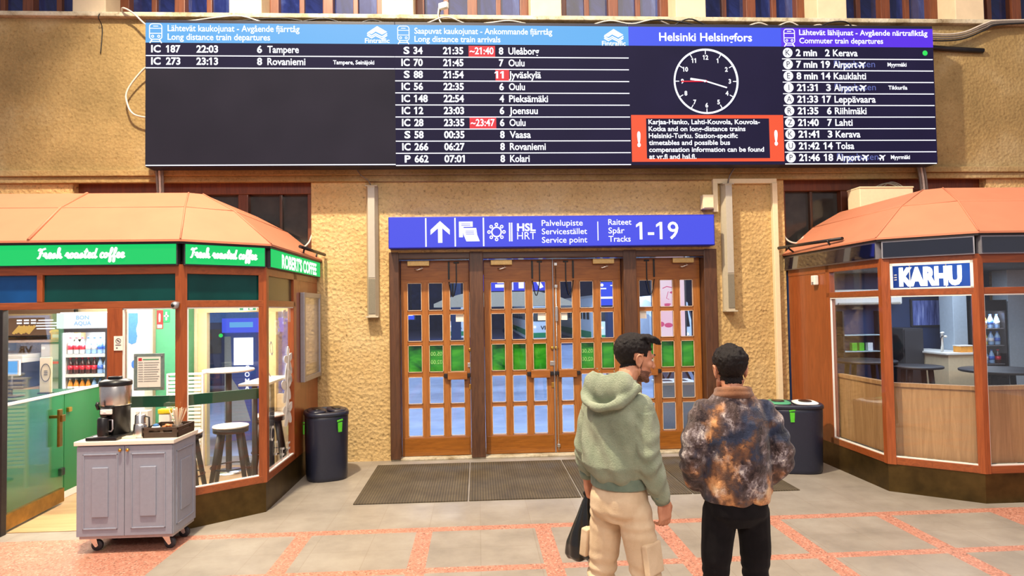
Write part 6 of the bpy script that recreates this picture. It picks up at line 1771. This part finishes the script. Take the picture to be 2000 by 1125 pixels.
# ------------------------------------------------------------------ people
def loft(mb, rings, seg=20, expo=2.3):
    """rings: (x, y, z, rx, ry) level sections, lowest first"""
    rr = []
    for x, y, z, rx, ry in rings:
        r = []
        for k in range(seg):
            t = 2 * PI * k / seg
            c, s = math.cos(t), math.sin(t)
            r.append(mb.v((x + rx * math.copysign(abs(c) ** (2 / expo), c), y + ry * math.copysign(abs(s) ** (2 / expo), s), z)))
        rr.append(r)
    for a, b in zip(rr, rr[1:]):
        for k in range(seg): mb.face([a[k], a[(k + 1) % seg], b[(k + 1) % seg], b[k]])
    mb.face(rr[0][::-1]); mb.face(rr[-1])
def curve3(pts, n=5):
    P3 = [Vector(p) for p in pts]; out = []
    for i in range(len(P3) - 1):
        a, b, c, d = P3[max(i - 1, 0)], P3[i], P3[i + 1], P3[min(i + 2, len(P3) - 1)]
        for k in range(n):
            s = k / n
            out.append(0.5 * ((2 * b) + (-a + c) * s + (2 * a - 5 * b + 4 * c - d) * s * s + (-a + 3 * b - 3 * c + d) * s ** 3))
    out.append(P3[-1]); return out
def limb(mb, pts, rs, n=5, seg=14):
    P3 = curve3(pts, n); m = len(pts) - 1
    R = []
    for i in range(len(P3)):
        t = i / n; k = min(int(t), m - 1); f = t - k; f = f * f * (3 - 2 * f)
        R.append(rs[k] * (1 - f) + rs[k + 1] * f)
    mb.tube(P3, R, seg)
    mb.ball(P3[0], rs[0]); mb.ball(P3[-1], rs[-1])
def merged(mb, voxel, smooth=6, disp=None):
    """all shapes of mb fused into one continuous skin"""
    bmesh.ops.recalc_face_normals(mb.bm, faces=mb.bm.faces[:])
    me = bpy.data.meshes.new('fused'); mb.bm.to_mesh(me); mb.bm.free()
    o = bpy.data.objects.new('fused', me); COL.objects.link(o)
    r = o.modifiers.new('r', 'REMESH'); r.mode = 'VOXEL'; r.voxel_size = voxel; r.use_smooth_shade = True
    s = o.modifiers.new('s', 'SMOOTH'); s.factor = 0.5; s.iterations = smooth
    out = bpy.data.meshes.new_from_object(o.evaluated_get(bpy.context.evaluated_depsgraph_get()))
    bpy.data.objects.remove(o); bpy.data.meshes.remove(me)
    if disp:
        nn = [v.normal.copy() for v in out.vertices]
        for v, n in zip(out.vertices, nn): v.co += n * disp(v.co)
    for p in out.polygons: p.use_smooth = True
    return out
def place(name, me, mat, Mw, parent=None):
    """turns a mesh in the figure's own frame into an object standing in the hall"""
    o0 = ORG[parent.name] if parent is not None else Mw.translation
    for v in me.vertices: v.co = Mw @ v.co - o0
    me.materials.clear(); me.materials.append(mat)
    me.update()
    return link(name, me, parent, o0)
def shell(me, test, lift):
    """a skin lying over the faces of me that pass test, lifted by lift(co); closed at its rim against the body"""
    bm = bmesh.new(); bm.from_mesh(me); bm.normal_update()
    dead = [f for f in bm.faces if not test(f.calc_center_median())]
    bmesh.ops.delete(bm, geom=dead, context='FACES')
    nn = {v: v.normal.copy() for v in bm.verts}
    rim = {v for v in bm.verts if v.is_boundary}
    for v in bm.verts: v.co += nn[v] * (-0.002 if v in rim else lift(v.co))
    out = bpy.data.meshes.new('shell'); bm.to_mesh(out); bm.free()
    for p in out.polygons: p.use_smooth = True
    return out
def hand_shapes(mb, wrist, along, palm, thumb, curl, grip=0.0):
    """palm and five bent fingers; along points to the fingertips, palm is the way the palm faces, thumb the way to the thumb's side"""
    a = Vector(along).normalized(); p = Vector(palm); p = (p - a * p.dot(a)).normalized()
    t = Vector(thumb); t = (t - a * t.dot(a) - p * t.dot(p)).normalized()
    w = Vector(wrist)
    for i in range(5):
        s = (i - 2) / 2 * 0.028
        mb.tube([w + t * s * 0.7, w + a * 0.045 + t * s * 0.95, w + a * 0.092 + t * s], [0.014, 0.016, 0.013], 10)
        mb.ball(w + a * 0.092 + t * s, 0.0125, seg=8)
    mb.ball(w + a * 0.03 + t * 0.022 + p * 0.008, 0.019, 0.019, 0.024, 8)
    for k, (s, L) in enumerate(((0.031, 0.075), (0.0105, 0.084), (-0.0105, 0.078), (-0.031, 0.062))):
        q = w + a * 0.092 + t * s
        pts = [q]; ang = 0.0
        for j, f in enumerate((0.42, 0.32, 0.26)):
            ang += curl * (0.75 + 0.25 * j) + 0.07 * k + grip
            d = a * math.cos(ang) + p * math.sin(ang)
            pts.append(pts[-1] + d * L * f)
        mb.tube(pts, [0.0098, 0.0092, 0.0082, 0.0068], 8)
        for b in pts[1:]: mb.ball(b, 0.0078, seg=6)
    q = w + a * 0.022 + t * 0.034
    d1 = (a * 0.75 + t * 0.55 + p * 0.25).normalized(); d2 = (a * 0.9 + t * 0.15 + p * 0.4).normalized()
    pts = [q, q + d1 * 0.036, q + d1 * 0.036 + d2 * 0.030, q + d1 * 0.036 + d2 * 0.052]
    mb.tube(pts, [0.0135, 0.011, 0.010, 0.008], 8)
    for b in pts: mb.ball(b, 0.0095, seg=6)
def head_shapes(mb, H):
    """skull, face, nose, lips and ears in the head's frame: y to the front, z up, origin between the ears"""
    m0 = mb.M; mb.M = H
    mb.ball((0, -0.018, 0.042), 0.077, 0.098, 0.088)
    mb.ball((0, 0.030, 0.012), 0.068, 0.066, 0.080)
    mb.ball((0, 0.036, -0.050), 0.056, 0.056, 0.058)
    mb.ball((0, 0.048, -0.088), 0.038, 0.042, 0.028)
    mb.ball((0, 0.080, -0.104), 0.020, 0.016, 0.015)
    for s in (-1, 1):
        mb.tube([(s * 0.062, -0.006, -0.045), (s * 0.056, 0.025, -0.080), (s * 0.022, 0.072, -0.105)], [0.014, 0.014, 0.012], 8)
        mb.ball((s * 0.046, 0.064, -0.018), 0.024, 0.022, 0.022)
        mb.ball((s * 0.030, 0.086, 0.028), 0.026, 0.012, 0.010)
        mb.ball((s * 0.0125, 0.104, -0.031), 0.0075, 0.009, 0.0068)
        # ear: rim, lobe and cup
        e = [(s * (0.076 + 0.010 * (1 + math.sin(a)) / 2 + 0.002), -0.012 - 0.017 * math.cos(a), 0.002 + 0.029 * math.sin(a)) for a in [2 * PI * i / 16 for i in range(17)]]
        mb.tube(e, 0.0058, 6, False)
        mb.ball((s * 0.074, -0.010, -0.002), 0.010, 0.015, 0.024)
        mb.ball((s * 0.076, -0.006, -0.028), 0.007, 0.008, 0.010)
    mb.ball((0, 0.092, 0.026), 0.012, 0.012, 0.014)
    mb.tube([(0, 0.092, 0.022), (0, 0.106, -0.005), (0, 0.120, -0.030)], [0.008, 0.0095, 0.0108], 10)
    mb.ball((0, 0.117, -0.033), 0.0100, 0.0105, 0.009)
    mb.ball((0, 0.093, -0.060), 0.024, 0.013, 0.008)
    mb.ball((0, 0.092, -0.073), 0.021, 0.013, 0.009)
    mb.M = m0
def body(name, J, Mw, label, hand_r, hand_l):
    """the figure's body: one continuous skin from head to ankles"""
    mb = MB()
    cx = J.get('lean', 0.0)
    loft(mb, [(0, 0, J['hip'] - 0.05, 0.12, 0.09), (0, -0.01, J['hip'] + 0.05, 0.118, 0.092), (0, 0, J['hip'] + 0.2, 0.115, 0.085), (0, 0, J['sh'] - 0.2, 0.14, 0.095), (0, -0.005, J['sh'] - 0.05, 0.145, 0.09), (0, -0.005, J['sh'] + 0.02, 0.10, 0.07), (0, 0, J['sh'] + 0.06, 0.055, 0.055)])
    limb(mb, J['neck'], [0.060, 0.054, 0.056])
    for s in ('r', 'l'):
        limb(mb, J['arm_' + s], [0.050, 0.046, 0.036, 0.026])
        limb(mb, J['leg_' + s], [0.064, 0.060, 0.048, 0.042, 0.036])
    head_shapes(mb, J['head'])
    hand_shapes(mb, J['arm_r'][-1], *hand_r)
    hand_shapes(mb, J['arm_l'][-1], *hand_l)
    me = merged(mb, 0.0042, 4)
    keep = me.copy()
    o = place(name, me, M['skin'], Mw)
    tag(o, label, 'person')
    return o, keep
def eyes(o, H, Mw):
    for s in (-1, 1):
        mb = MB(Mw @ H); mb.ball((s * 0.031, 0.0835, 0.007), 0.0125, 0.0105, 0.0085, 10); e = mb.build('eye', M['eye_white'], o)
        mb = MB(Mw @ H); mb.ball((s * 0.031, 0.0925, 0.007), 0.0052, 0.0028, 0.0052, 8); mb.build('iris', M['ink'], e)
        mb = MB(Mw @ H); mb.tube([(s * 0.012, 0.0995, 0.028), (s * 0.032, 0.0995, 0.035), (s * 0.052, 0.085, 0.028)], [0.0045, 0.0055, 0.003], 8); mb.build('eyebrow', M['hair'], o)
def headframe(pos, yaw, pitch=0.0, roll=0.0):
    """yaw turns clockwise seen from above"""
    return Matrix.Translation(pos) @ Matrix.Rotation(-yaw, 4, 'Z') @ Matrix.Rotation(pitch, 4, 'X') @ Matrix.Rotation(roll, 4, 'Y')
nz = lambda p, s, o=0.0: noise.noise(Vector((p[0] * s[0] + o, p[1] * s[1] + o, p[2] * s[2] + o)))
def shoe(Mw, parent, x, y, yaw, mat, sole):
    F = Mw @ Matrix.Translation((x, y, 0)) @ Matrix.Rotation(-yaw, 4, 'Z')
    mb = MB()
    loft(mb, [(0, 0.06, 0.012, 0.044, 0.135), (0, 0.06, 0.045, 0.046, 0.135), (0, 0.035, 0.075, 0.042, 0.105), (0, -0.015, 0.11, 0.038, 0.055)])
    me = merged(mb, 0.008, 4); o = place('shoe', me, M[mat], F, parent)
    mb = MB(F)
    pts = [(0.050 * math.cos(a) * (1.0 if math.sin(a) < 0 else 0.95), 0.06 + 0.145 * math.sin(a)) for a in [2 * PI * i / 24 for i in range(24)]]
    mb.prism(pts, 0.0, 0.026); mb.build('sole', M[sole], o)
M['skin'] = None
def skin():
    k = N('skin')
    f = k.noise(k.co(), 14, 4)
    k.set(color=k.ramp(f, [(0.3, srgb(186, 124, 96)), (0.7, srgb(214, 154, 124))]), rough=0.5, spec=0.4)
    k.b.inputs['Subsurface Weight'].default_value = 0.08
    k.b.inputs['Subsurface Radius'].default_value = (0.02, 0.008, 0.004)
    return k.m
M['skin'] = skin()
M['eye_white'] = plain('eye_white', srgb(226, 220, 214), 0.25, var=0.02)
def hairmat(name, a, b):
    k = N(name)
    f = k.noise(k.co((60, 60, 14)), 4.0, 5, 0.7)
    k.set(color=k.ramp(f, [(0.35, a), (0.7, b)]), rough=0.5, spec=0.3)
    k.bump(f, 0.9, 0.006)
    return k.m
M['hair'] = hairmat('dark_hair', srgb(10, 7, 9), srgb(34, 24, 24))
def stubble():
    k = N('beard_stubble')
    f = k.noise(k.co(), 420, 2)
    k.set(color=k.ramp(f, [(0.42, srgb(60, 40, 34)), (0.62, srgb(160, 108, 86))]), rough=0.7)
    return k.m
M['stubble'] = stubble()
def cloth(name, stops, scale, rough=0.95, bump=0.4, fine=160, sheen=0.3):
    k = N(name)
    f = k.noise(k.co(), scale, 4, 0.6)
    k.set(color=k.ramp(f, stops), rough=rough, spec=0.15, sheen=sheen)
    k.bump(k.noise(k.co(), fine, 4, 0.75), bump, 0.012)
    return k.m
M['hoodie'] = cloth('sage_fleece', [(0.3, srgb(134, 146, 122)), (0.7, srgb(166, 174, 148))], 9, bump=0.9, fine=120)
M['hoodie_rib'] = cloth('sage_rib', [(0.3, srgb(104, 122, 108)), (0.7, srgb(126, 142, 124))], 12, fine=220)
M['chino'] = cloth('beige_cargo_cotton', [(0.3, srgb(206, 178, 144)), (0.7, srgb(226, 202, 170))], 8, bump=0.25, sheen=0.1)
M['black_denim'] = cloth('black_denim', [(0.3, srgb(14, 12, 15)), (0.7, srgb(26, 23, 26))], 10, bump=0.2, sheen=0.05)
def tiedye():
    k = N('tie_dye_fleece')
    v = k.co((1, 1, 0.8))
    w = k.noise(k.co(), 26.0, 4, 0.7)
    wv = k.n('ShaderNodeMix', data_type='VECTOR'); wv.inputs[0].default_value = 0.07
    k.l(v, wv.inputs[4]); k.l(w, wv.inputs[5])
    a = k.noise(wv.outputs[1], 7.5, 3, 0.5, 0.1)
    b = k.noise(wv.outputs[1], 15.0, 4, 0.7, 0.2)
    c1 = k.ramp(a, [(0.34, srgb(24, 28, 44)), (0.44, srgb(52, 60, 84)), (0.51, srgb(84, 66, 62)), (0.57, srgb(122, 84, 62)), (0.63, srgb(206, 146, 96)), (0.74, srgb(232, 196, 152))])
    c2 = k.ramp(b, [(0.36, srgb(38, 28, 32)), (0.50, srgb(84, 68, 66)), (0.58, srgb(128, 116, 120)), (0.68, srgb(214, 202, 196))])
    m = k.noise(k.co((1, 1, 1), rot=(0.4, 0.2, 0.9)), 6.0, 3, 0.5)
    f = k.noise(k.co(), 110, 4, 0.7)
    col = k.mix(k.ramp(m, [(0.42, (0, 0, 0, 1)), (0.54, (1, 1, 1, 1))]), c1, c2)
    k.set(color=col, rough=0.95, spec=0.12, sheen=0.25)
    k.bump(f, 0.8, 0.006)
    return k.m
M['tiedye'] = tiedye()
M['collar'] = cloth('brown_collar', [(0.3, srgb(104, 66, 46)), (0.7, srgb(140, 96, 70))], 10)
M['bag_black'] = plain('black_bin_bag', srgb(22, 24, 26), 0.28, spec=0.6, var=0.1)

def folds(c, amp, sx, sz, o=0.0):
    return amp * nz(c, (sx, sx, sz), o)

# ---- the man in the green hoodie
def man_in_hoodie():
    th = math.radians(48)
    Mw = Matrix.Translation((0.735, 3.36, 0)) @ Matrix.Rotation(-th, 4, 'Z')
    H = headframe((0.025, 0.122, 1.668), math.radians(30), math.radians(-7))
    J = dict(hip=0.92, sh=1.46, head=H,
             neck=[(0, 0.0, 1.45), (0.006, 0.045, 1.54), (0.018, 0.096, 1.62)],
             arm_r=[(0.148, 0.0, 1.435), (0.184, -0.02, 1.22), (0.206, 0.05, 1.02), (0.214, 0.072, 0.965)],
             arm_l=[(-0.155, 0.0, 1.44), (-0.190, -0.02, 1.23), (-0.215, -0.005, 1.06), (-0.222, 0.005, 1.015)],
             leg_r=[(0.085, 0, 0.92), (0.115, 0.015, 0.72), (0.145, 0.025, 0.50), (0.150, -0.01, 0.28), (0.150, -0.02, 0.08)],
             leg_l=[(-0.085, 0, 0.92), (-0.110, 0.005, 0.72), (-0.135, 0.0, 0.50), (-0.140, -0.05, 0.28), (-0.140, -0.06, 0.08)])
    o, me = body('person', J, Mw, 'man in a sage green hoodie and beige trousers, head turned right, holding a black bag',
                 ((0.02, 0.12, -1), (-1, 0.25, 0), (0.2, 1, 0), 0.42), ((0.05, 0.25, -1), (1, 0.2, 0), (-0.2, 1, 0), 0.75, 0.25))
    eyes(o, H, Mw)
    Hi = H.inverted()
    # short sides and back, longer swept top
    def scalp(c):
        p = Hi @ c
        if p.z < -0.062 or p.length > 0.2: return False
        if abs(p.x) > 0.066 and -0.038 < p.y < 0.016 and p.z < 0.036: return False
        front = 0.040 if p.z < 0.055 else 0.095
        if p.z < 0.02: front = -0.012 if p.z < -0.015 else 0.012
        if p.z < -0.052 + 6.0 * p.x * p.x or (p.z < -0.035 and p.y > -0.05): return False
        return p.y < front
    def lift(c):
        p = Hi @ c
        t = max(0.0, min(1.0, (p.z - 0.02) / 0.08))
        return 0.003 + 0.013 * t + 0.003 * nz(p, (70, 70, 70))
    hair = place('hair', shell(me, scalp, lift), M['hair'], Mw, o)
    mb = MB()
    mb.M = H
    rr = random.Random(5)
    for k in range(34):
        x = rr.uniform(-0.060, 0.060); y0 = rr.uniform(-0.07, 0.07)
        zt = 0.122 - 2.6 * x * x - 0.9 * max(0, -y0) * 0.4 - 3.0 * max(0, y0 - 0.02) ** 2
        L = rr.uniform(0.020, 0.050)
        mb.tube(curve3([(x, y0 - 0.03, zt - 0.012), (x + 0.006, y0 + 0.01, zt + 0.012), (x + 0.012, y0 + L * 0.8, zt + rr.uniform(0.0, 0.012)), (x + 0.016, y0 + L * 1.1, zt - rr.uniform(0.012, 0.024))], 3), [0.010] * 3 + [0.011] * 4 + [0.009] * 2 + [0.004], 6)
    mb.ball((0, 0.0, 0.082), 0.066, 0.085, 0.044)
    mb.M = None
    place('hair_top', merged(mb, 0.0045, 2, lambda c: 0.0025 * nz(Hi @ c, (90, 22, 60))), M['hair'], Mw, hair)
    def beard(c):
        p = Hi @ c
        if p.length > 0.165: return False
        low = p.z < -0.040 - 0.25 * max(0, 0.05 - p.y) * 0 and p.y > 0.004 and p.z > -0.135
        jaw = abs(p.x) > 0.05 and -0.004 < p.y < 0.022 and -0.05 < p.z < 0.004
        lips = abs(p.x) < 0.021 and -0.080 < p.z < -0.056 and p.y > 0.08
        cheek = p.z > -0.052 + 0.3 * (abs(p.x) - 0.045) and abs(p.x) < 0.058 and p.y < 0.085
        return (low and not lips and not cheek) or (jaw and abs(p.x) < 0.068 and p.y > 0.008)
    place('beard', shell(me, beard, lambda c: 0.0012), M['stubble'], Mw, o)
    # hoodie: body, sleeves and the hood lying on the back fused into one cloth
    mb = MB()
    loft(mb, [(0, 0, 1.055, 0.145, 0.130), (0, -0.005, 1.085, 0.172, 0.152), (-0.005, -0.018, 1.14, 0.184, 0.166), (-0.005, -0.016, 1.26, 0.178, 0.156), (0, -0.02, 1.38, 0.175, 0.148), (0, -0.015, 1.45, 0.160, 0.130), (0, -0.01, 1.51, 0.12, 0.105), (0, 0.0, 1.565, 0.088, 0.09)], 28)
    limb(mb, [(0.138, -0.005, 1.425), (0.164, -0.015, 1.33), (0.184, -0.02, 1.20), (0.198, 0.02, 1.08), (0.207, 0.06, 0.995)], [0.078, 0.077, 0.071, 0.064, 0.047])
    limb(mb, [(-0.140, -0.005, 1.425), (-0.168, -0.015, 1.33), (-0.190, -0.02, 1.22), (-0.206, -0.01, 1.12), (-0.216, 0.0, 1.055)], [0.078, 0.076, 0.070, 0.064, 0.048])
    ring = []
    for i in range(25):
        a = 2 * PI * i / 24
        ring.append((0.112 * math.sin(a), 0.042 - 0.118 * math.cos(a), 1.572 + 0.045 * math.cos(a)))
    mb.tube(ring, [0.042 + 0.012 * math.cos(2 * PI * i / 24) for i in range(25)], 12, False)
    for s in (-0.09, -0.045, 0, 0.045, 0.09):
        mb.ball((s, -0.105 + 0.45 * abs(s) ** 1.3, 1.525 + 0.1 * abs(s)), 0.066, 0.056, 0.085)
    mb.tube(curve3([(-0.155, -0.05, 1.56), (-0.115, -0.145, 1.485), (0.0, -0.185, 1.445), (0.115, -0.145, 1.475), (0.155, -0.04, 1.55)]), 0.025, 8)
    def hd(c):
        d = 0.0
        sl = 1.0 if abs(c.x) > 0.165 else 0.0
        d += 0.012 * nz(c, (9, 9, 3.0)) + 0.007 * nz(c, (22, 22, 8), 3.0)
        if c.z < 1.42:
            w = math.sin((c.x * 0.9 + c.z * 0.32) * 46 + 3.0 * nz(c, (5, 5, 4), 7.0))
            d += (0.0075 * (1 - sl)) * w * max(0, min(1, (1.46 - c.z) / 0.15))
            d += 0.0055 * sl * math.sin((c.z + 0.9 * c.x - 0.8 * c.y) * 64 + 7 * nz(c, (7, 7, 5), 1.0)) * (0.35 + 0.65 * abs(nz(c, (4, 4, 4), 11.0)) * 2)
        return d
    hood = place('hoodie', merged(mb, 0.0075, 5, hd), M['hoodie'], Mw, o)
    mb = MB(Mw)
    def band(z0, z1, rx, ry, cx=0, cy=0, n=48):
        rr_ = []
        for z, q in ((z0, 0.97), (z0 + 0.006, 1.0), (z1 - 0.006, 1.0), (z1, 0.97)):
            rr_.append([mb.v((cx + rx * q * math.cos(2 * PI * k / n) * (1 + 0.012 * (k % 2)), cy + ry * q * math.sin(2 * PI * k / n) * (1 + 0.012 * (k % 2)), z)) for k in range(n)])
        for a, b in zip(rr_, rr_[1:]):
            for k in range(n):
                f = mb.face([a[k], a[(k + 1) % n], b[(k + 1) % n], b[k]])
    band(1.02, 1.085, 0.158, 0.140)
    mb.build('hem_band', M['hoodie_rib'], hood)
    for pts in (((0.207, 0.055, 1.00), (0.213, 0.070, 0.955)), ((-0.215, 0.0, 1.06), (-0.221, 0.004, 1.02))):
        mb = MB(Mw); mb.tube([pts[0], Vector(pts[0]).lerp(Vector(pts[1]), 0.5), pts[1]], [0.046, 0.042, 0.038], 20); mb.build('cuff', M['hoodie_rib'], hood)
    # cargo trousers
    mb = MB()
    loft(mb, [(0, 0, 0.845, 0.115, 0.10), (0, -0.01, 0.90, 0.152, 0.132), (0, -0.012, 0.97, 0.150, 0.132), (0, 0, 1.06, 0.135, 0.112)], 24)
    limb(mb, [(0.082, 0, 0.90), (0.115, 0.012, 0.72), (0.147, 0.022, 0.50), (0.155, -0.01, 0.28), (0.155, -0.02, 0.10)], [0.092, 0.086, 0.072, 0.066, 0.058])
    limb(mb, [(-0.082, 0, 0.90), (-0.110, 0.005, 0.72), (-0.135, 0.0, 0.50), (-0.145, -0.05, 0.28), (-0.145, -0.06, 0.10)], [0.092, 0.086, 0.072, 0.066, 0.058])
    def td(c):
        d = 0.004 * nz(c, (12, 12, 8))
        k = max(0, 1 - abs(c.z - 0.50) / 0.20) + max(0, 1 - abs(c.z - 0.16) / 0.12) + 0.5 * max(0, 1 - abs(c.z - 0.84) / 0.10)
        return d + 0.0075 * k * math.sin(c.z * 95 + c.x * 25 + 5 * nz(c, (7, 7, 4), 2.0))
    tr = place('trousers', merged(mb, 0.008, 4, td), M['chino'], Mw, o)
    for s, kx in ((1, 0.198), (-1, -0.198)):
        mb = MB(Mw @ Matrix.Translation((kx, -0.005, 0.70)) @ Matrix.Rotation(s * -0.13, 4, 'Y')); mb.bbox(-0.022, 0.012 if s > 0 else 0.022, -0.065, 0.065, -0.085, 0.065, 0.008); pk = mb.build('cargo_pocket', M['chino'], tr)
    shoe(Mw, o, 0.150, -0.03, 0.25, 'white', 'paper'); shoe(Mw, o, -0.140, -0.07, -0.15, 'white', 'paper')
    return Mw
MW1 = man_in_hoodie()

# black bag hanging from his left hand
def bag():
    top = MW1 @ Vector((-0.232, 0.02, 0.915))
    cx, cy = top.x, top.y
    mb = MB()
    secs = [(cx, cy, 0.925, 0.012, 0.010), (cx - 0.004, cy, 0.88, 0.028, 0.024), (cx - 0.012, cy, 0.82, 0.045, 0.036), (cx - 0.022, cy, 0.74, 0.068, 0.05), (cx - 0.032, cy, 0.66, 0.088, 0.062), (cx - 0.036, cy, 0.60, 0.092, 0.060), (cx - 0.036, cy, 0.575, 0.078, 0.045)]
    loft(mb, secs[::-1], 28, 2.6)
    def bd(c):
        a = math.atan2(c.y - cy, c.x - cx)
        return 0.007 * math.sin(a * 7 + 2.5 * nz(c, (5, 5, 3)) + (c.z - 0.6) * 6) * min(1, max(0, (0.98 - c.z) * 5)) + 0.006 * nz(c, (16, 16, 7), 4.0)
    me = merged(mb, 0.006, 3, bd)
    t = thing('plastic_bag', 'black plastic bag hanging from the hand of the man in the hoodie', 'bag', (cx - 0.05, cy, 0.575))
    me.materials.clear(); me.materials.append(M['bag_black'])
    for v in me.vertices: v.co -= ORG[t.name]
    link('bag_body', me, t, ORG[t.name])
    mb = MB(); q = MW1 @ Vector((-0.228, 0.02, 0.935))
    mb.tube(curve3([(cx - 0.012, cy, 0.91), (q.x - 0.024, q.y, 0.93), (q.x, q.y, 0.942), (q.x + 0.024, q.y, 0.93), (cx + 0.012, cy, 0.91)]), 0.007, 8); mb.build('handle', M['bag_black'], t)
bag()

# ---- the man in the tie-dye jacket
def man_in_jacket():
    th = math.radians(4)
    Mw = Matrix.Translation((1.352, 3.36, 0)) @ Matrix.Rotation(-th, 4, 'Z')
    H = headframe((0.0, 0.035, 1.598), math.radians(4), math.radians(-4))
    J = dict(hip=0.87, sh=1.40, head=H,
             neck=[(0, -0.02, 1.40), (0, -0.01, 1.47), (0.0, 0.015, 1.56)],
             arm_r=[(0.150, -0.01, 1.375), (0.222, -0.05, 1.15), (0.17, 0.09, 1.03), (0.145, 0.12, 1.01)],
             arm_l=[(-0.150, -0.01, 1.375), (-0.220, -0.03, 1.15), (-0.17, 0.09, 1.03), (-0.145, 0.12, 1.0)],
             leg_r=[(0.085, 0, 0.87), (0.10, 0.01, 0.68), (0.105, 0.03, 0.47), (0.11, -0.01, 0.26), (0.11, -0.02, 0.08)],
             leg_l=[(-0.085, 0, 0.87), (-0.105, 0.0, 0.68), (-0.115, 0.0, 0.47), (-0.12, -0.05, 0.26), (-0.12, -0.06, 0.08)])
    o, me = body('person', J, Mw, 'man seen from behind in a tie-dye fleece jacket and black trousers, hands in pockets', ((-0.3, 0.7, -0.8), (-1, -0.2, 0.2), (0, 0.6, 1), 0.3), ((0.3, 0.7, -0.8), (1, -0.2, 0.2), (0, 0.6, 1), 0.3))
    eyes(o, H, Mw)
    Hi = H.inverted()
    def scalp(c):
        p = Hi @ c
        if p.z < -0.066 or p.length > 0.2: return False
        if abs(p.x) > 0.066 and -0.038 < p.y < 0.016 and p.z < 0.036: return False
        front = 0.045 if p.z < 0.055 else 0.095
        if p.z < 0.02: front = -0.012 if p.z < -0.015 else 0.012
        if p.z < -0.05 and p.y > -0.055: return False
        return p.y < front
    def lift(c):
        p = Hi @ c
        t = max(0.0, min(1.0, (p.z - 0.0) / 0.07))
        return 0.004 + 0.014 * t + (0.002 + 0.006 * t) * nz(p, (48, 48, 48)) + 0.003 * nz(p, (110, 110, 110))
    hair = place('hair', shell(me, scalp, lift), M['hair'], Mw, o)
    mb = MB(); mb.M = H
    rr = random.Random(9)
    for k in range(60):
        a, b = rr.uniform(0, 2 * PI), rr.uniform(0.05, 1.15)
        p = Vector((0.080 * math.sin(b) * math.cos(a), -0.012 + 0.098 * math.sin(b) * math.sin(a), 0.046 + 0.092 * math.cos(b)))
        mb.ball(p, rr.uniform(0.010, 0.015), seg=6)
    mb.ball((0, -0.015, 0.06), 0.074, 0.092, 0.072)
    mb.M = None
    place('hair_top', merged(mb, 0.0045, 1, lambda c: 0.003 * nz(Hi @ c, (80, 80, 80))), M['hair'], Mw, hair)
    mb = MB()
    loft(mb, [(0, 0, 0.925, 0.172, 0.140), (0, 0, 0.96, 0.178, 0.146), (0, -0.005, 1.10, 0.180, 0.148), (0, -0.01, 1.25, 0.185, 0.145), (0, -0.012, 1.35, 0.185, 0.132), (0, -0.012, 1.415, 0.160, 0.112), (0, -0.01, 1.455, 0.125, 0.09), (0, -0.005, 1.50, 0.082, 0.08)], 28)
    limb(mb, [(0.150, -0.01, 1.375), (0.198, -0.035, 1.27), (0.228, -0.05, 1.15), (0.205, 0.04, 1.055), (0.165, 0.12, 1.01)], [0.080, 0.074, 0.068, 0.062, 0.054])
    limb(mb, [(-0.150, -0.01, 1.375), (-0.200, -0.030, 1.27), (-0.225, -0.03, 1.15), (-0.205, 0.04, 1.04), (-0.17, 0.11, 0.99)], [0.080, 0.074, 0.068, 0.062, 0.054])
    def jd(c):
        d = 0.009 * nz(c, (8, 8, 4)) + 0.005 * nz(c, (20, 20, 10), 3.0)
        if abs(c.x) > 0.17: d += 0.006 * math.sin((c.z - 0.4 * abs(c.x)) * 60 + 4 * nz(c, (8, 8, 5), 1.0))
        elif c.z < 1.35: d += 0.005 * math.sin((c.x + 0.25 * c.z) * 40 + 4 * nz(c, (5, 5, 3), 9.0))
        return d
    jk = place('jacket', merged(mb, 0.0075, 5, jd), M['tiedye'], Mw, o)
    mb = MB()
    ring = [(0.078 * math.sin(a), -0.008 - 0.078 * math.cos(a), 1.50 + 0.012 * math.cos(a)) for a in [2 * PI * i / 24 for i in range(25)]]
    mb.tube(ring, 0.020, 10, False)
    ring = [(0.086 * math.sin(a), -0.008 - 0.088 * math.cos(a), 1.475 + 0.012 * math.cos(a)) for a in [2 * PI * i / 24 for i in range(25)]]
    mb.tube(ring, 0.020, 10, False)
    place('collar', merged(mb, 0.006, 3), M['collar'], Mw, jk)
    mb = MB()
    loft(mb, [(0, 0, 0.80, 0.11, 0.09), (0, -0.008, 0.86, 0.158, 0.125), (0, -0.008, 0.94, 0.160, 0.125), (0, 0, 1.0, 0.15, 0.11)], 24)
    limb(mb, [(0.082, 0, 0.86), (0.10, 0.01, 0.68), (0.105, 0.028, 0.47), (0.11, -0.01, 0.26), (0.11, -0.02, 0.10)], [0.092, 0.082, 0.064, 0.056, 0.048])
    limb(mb, [(-0.082, 0, 0.86), (-0.105, 0.0, 0.68), (-0.115, 0.0, 0.47), (-0.12, -0.05, 0.26), (-0.12, -0.06, 0.10)], [0.092, 0.082, 0.064, 0.056, 0.048])
    place('trousers', merged(mb, 0.008, 4, lambda c: 0.004 * nz(c, (12, 12, 8)) + 0.004 * max(0, 1 - abs(c.z - 0.47) / 0.2) * math.sin(c.z * 90 + 5 * nz(c, (7, 7, 4)))), M['black_denim'], Mw, o)
    shoe(Mw, o, 0.110, -0.03, 0.2, 'charcoal', 'paper'); shoe(Mw, o, -0.120, -0.07, -0.2, 'charcoal', 'paper')
man_in_jacket()
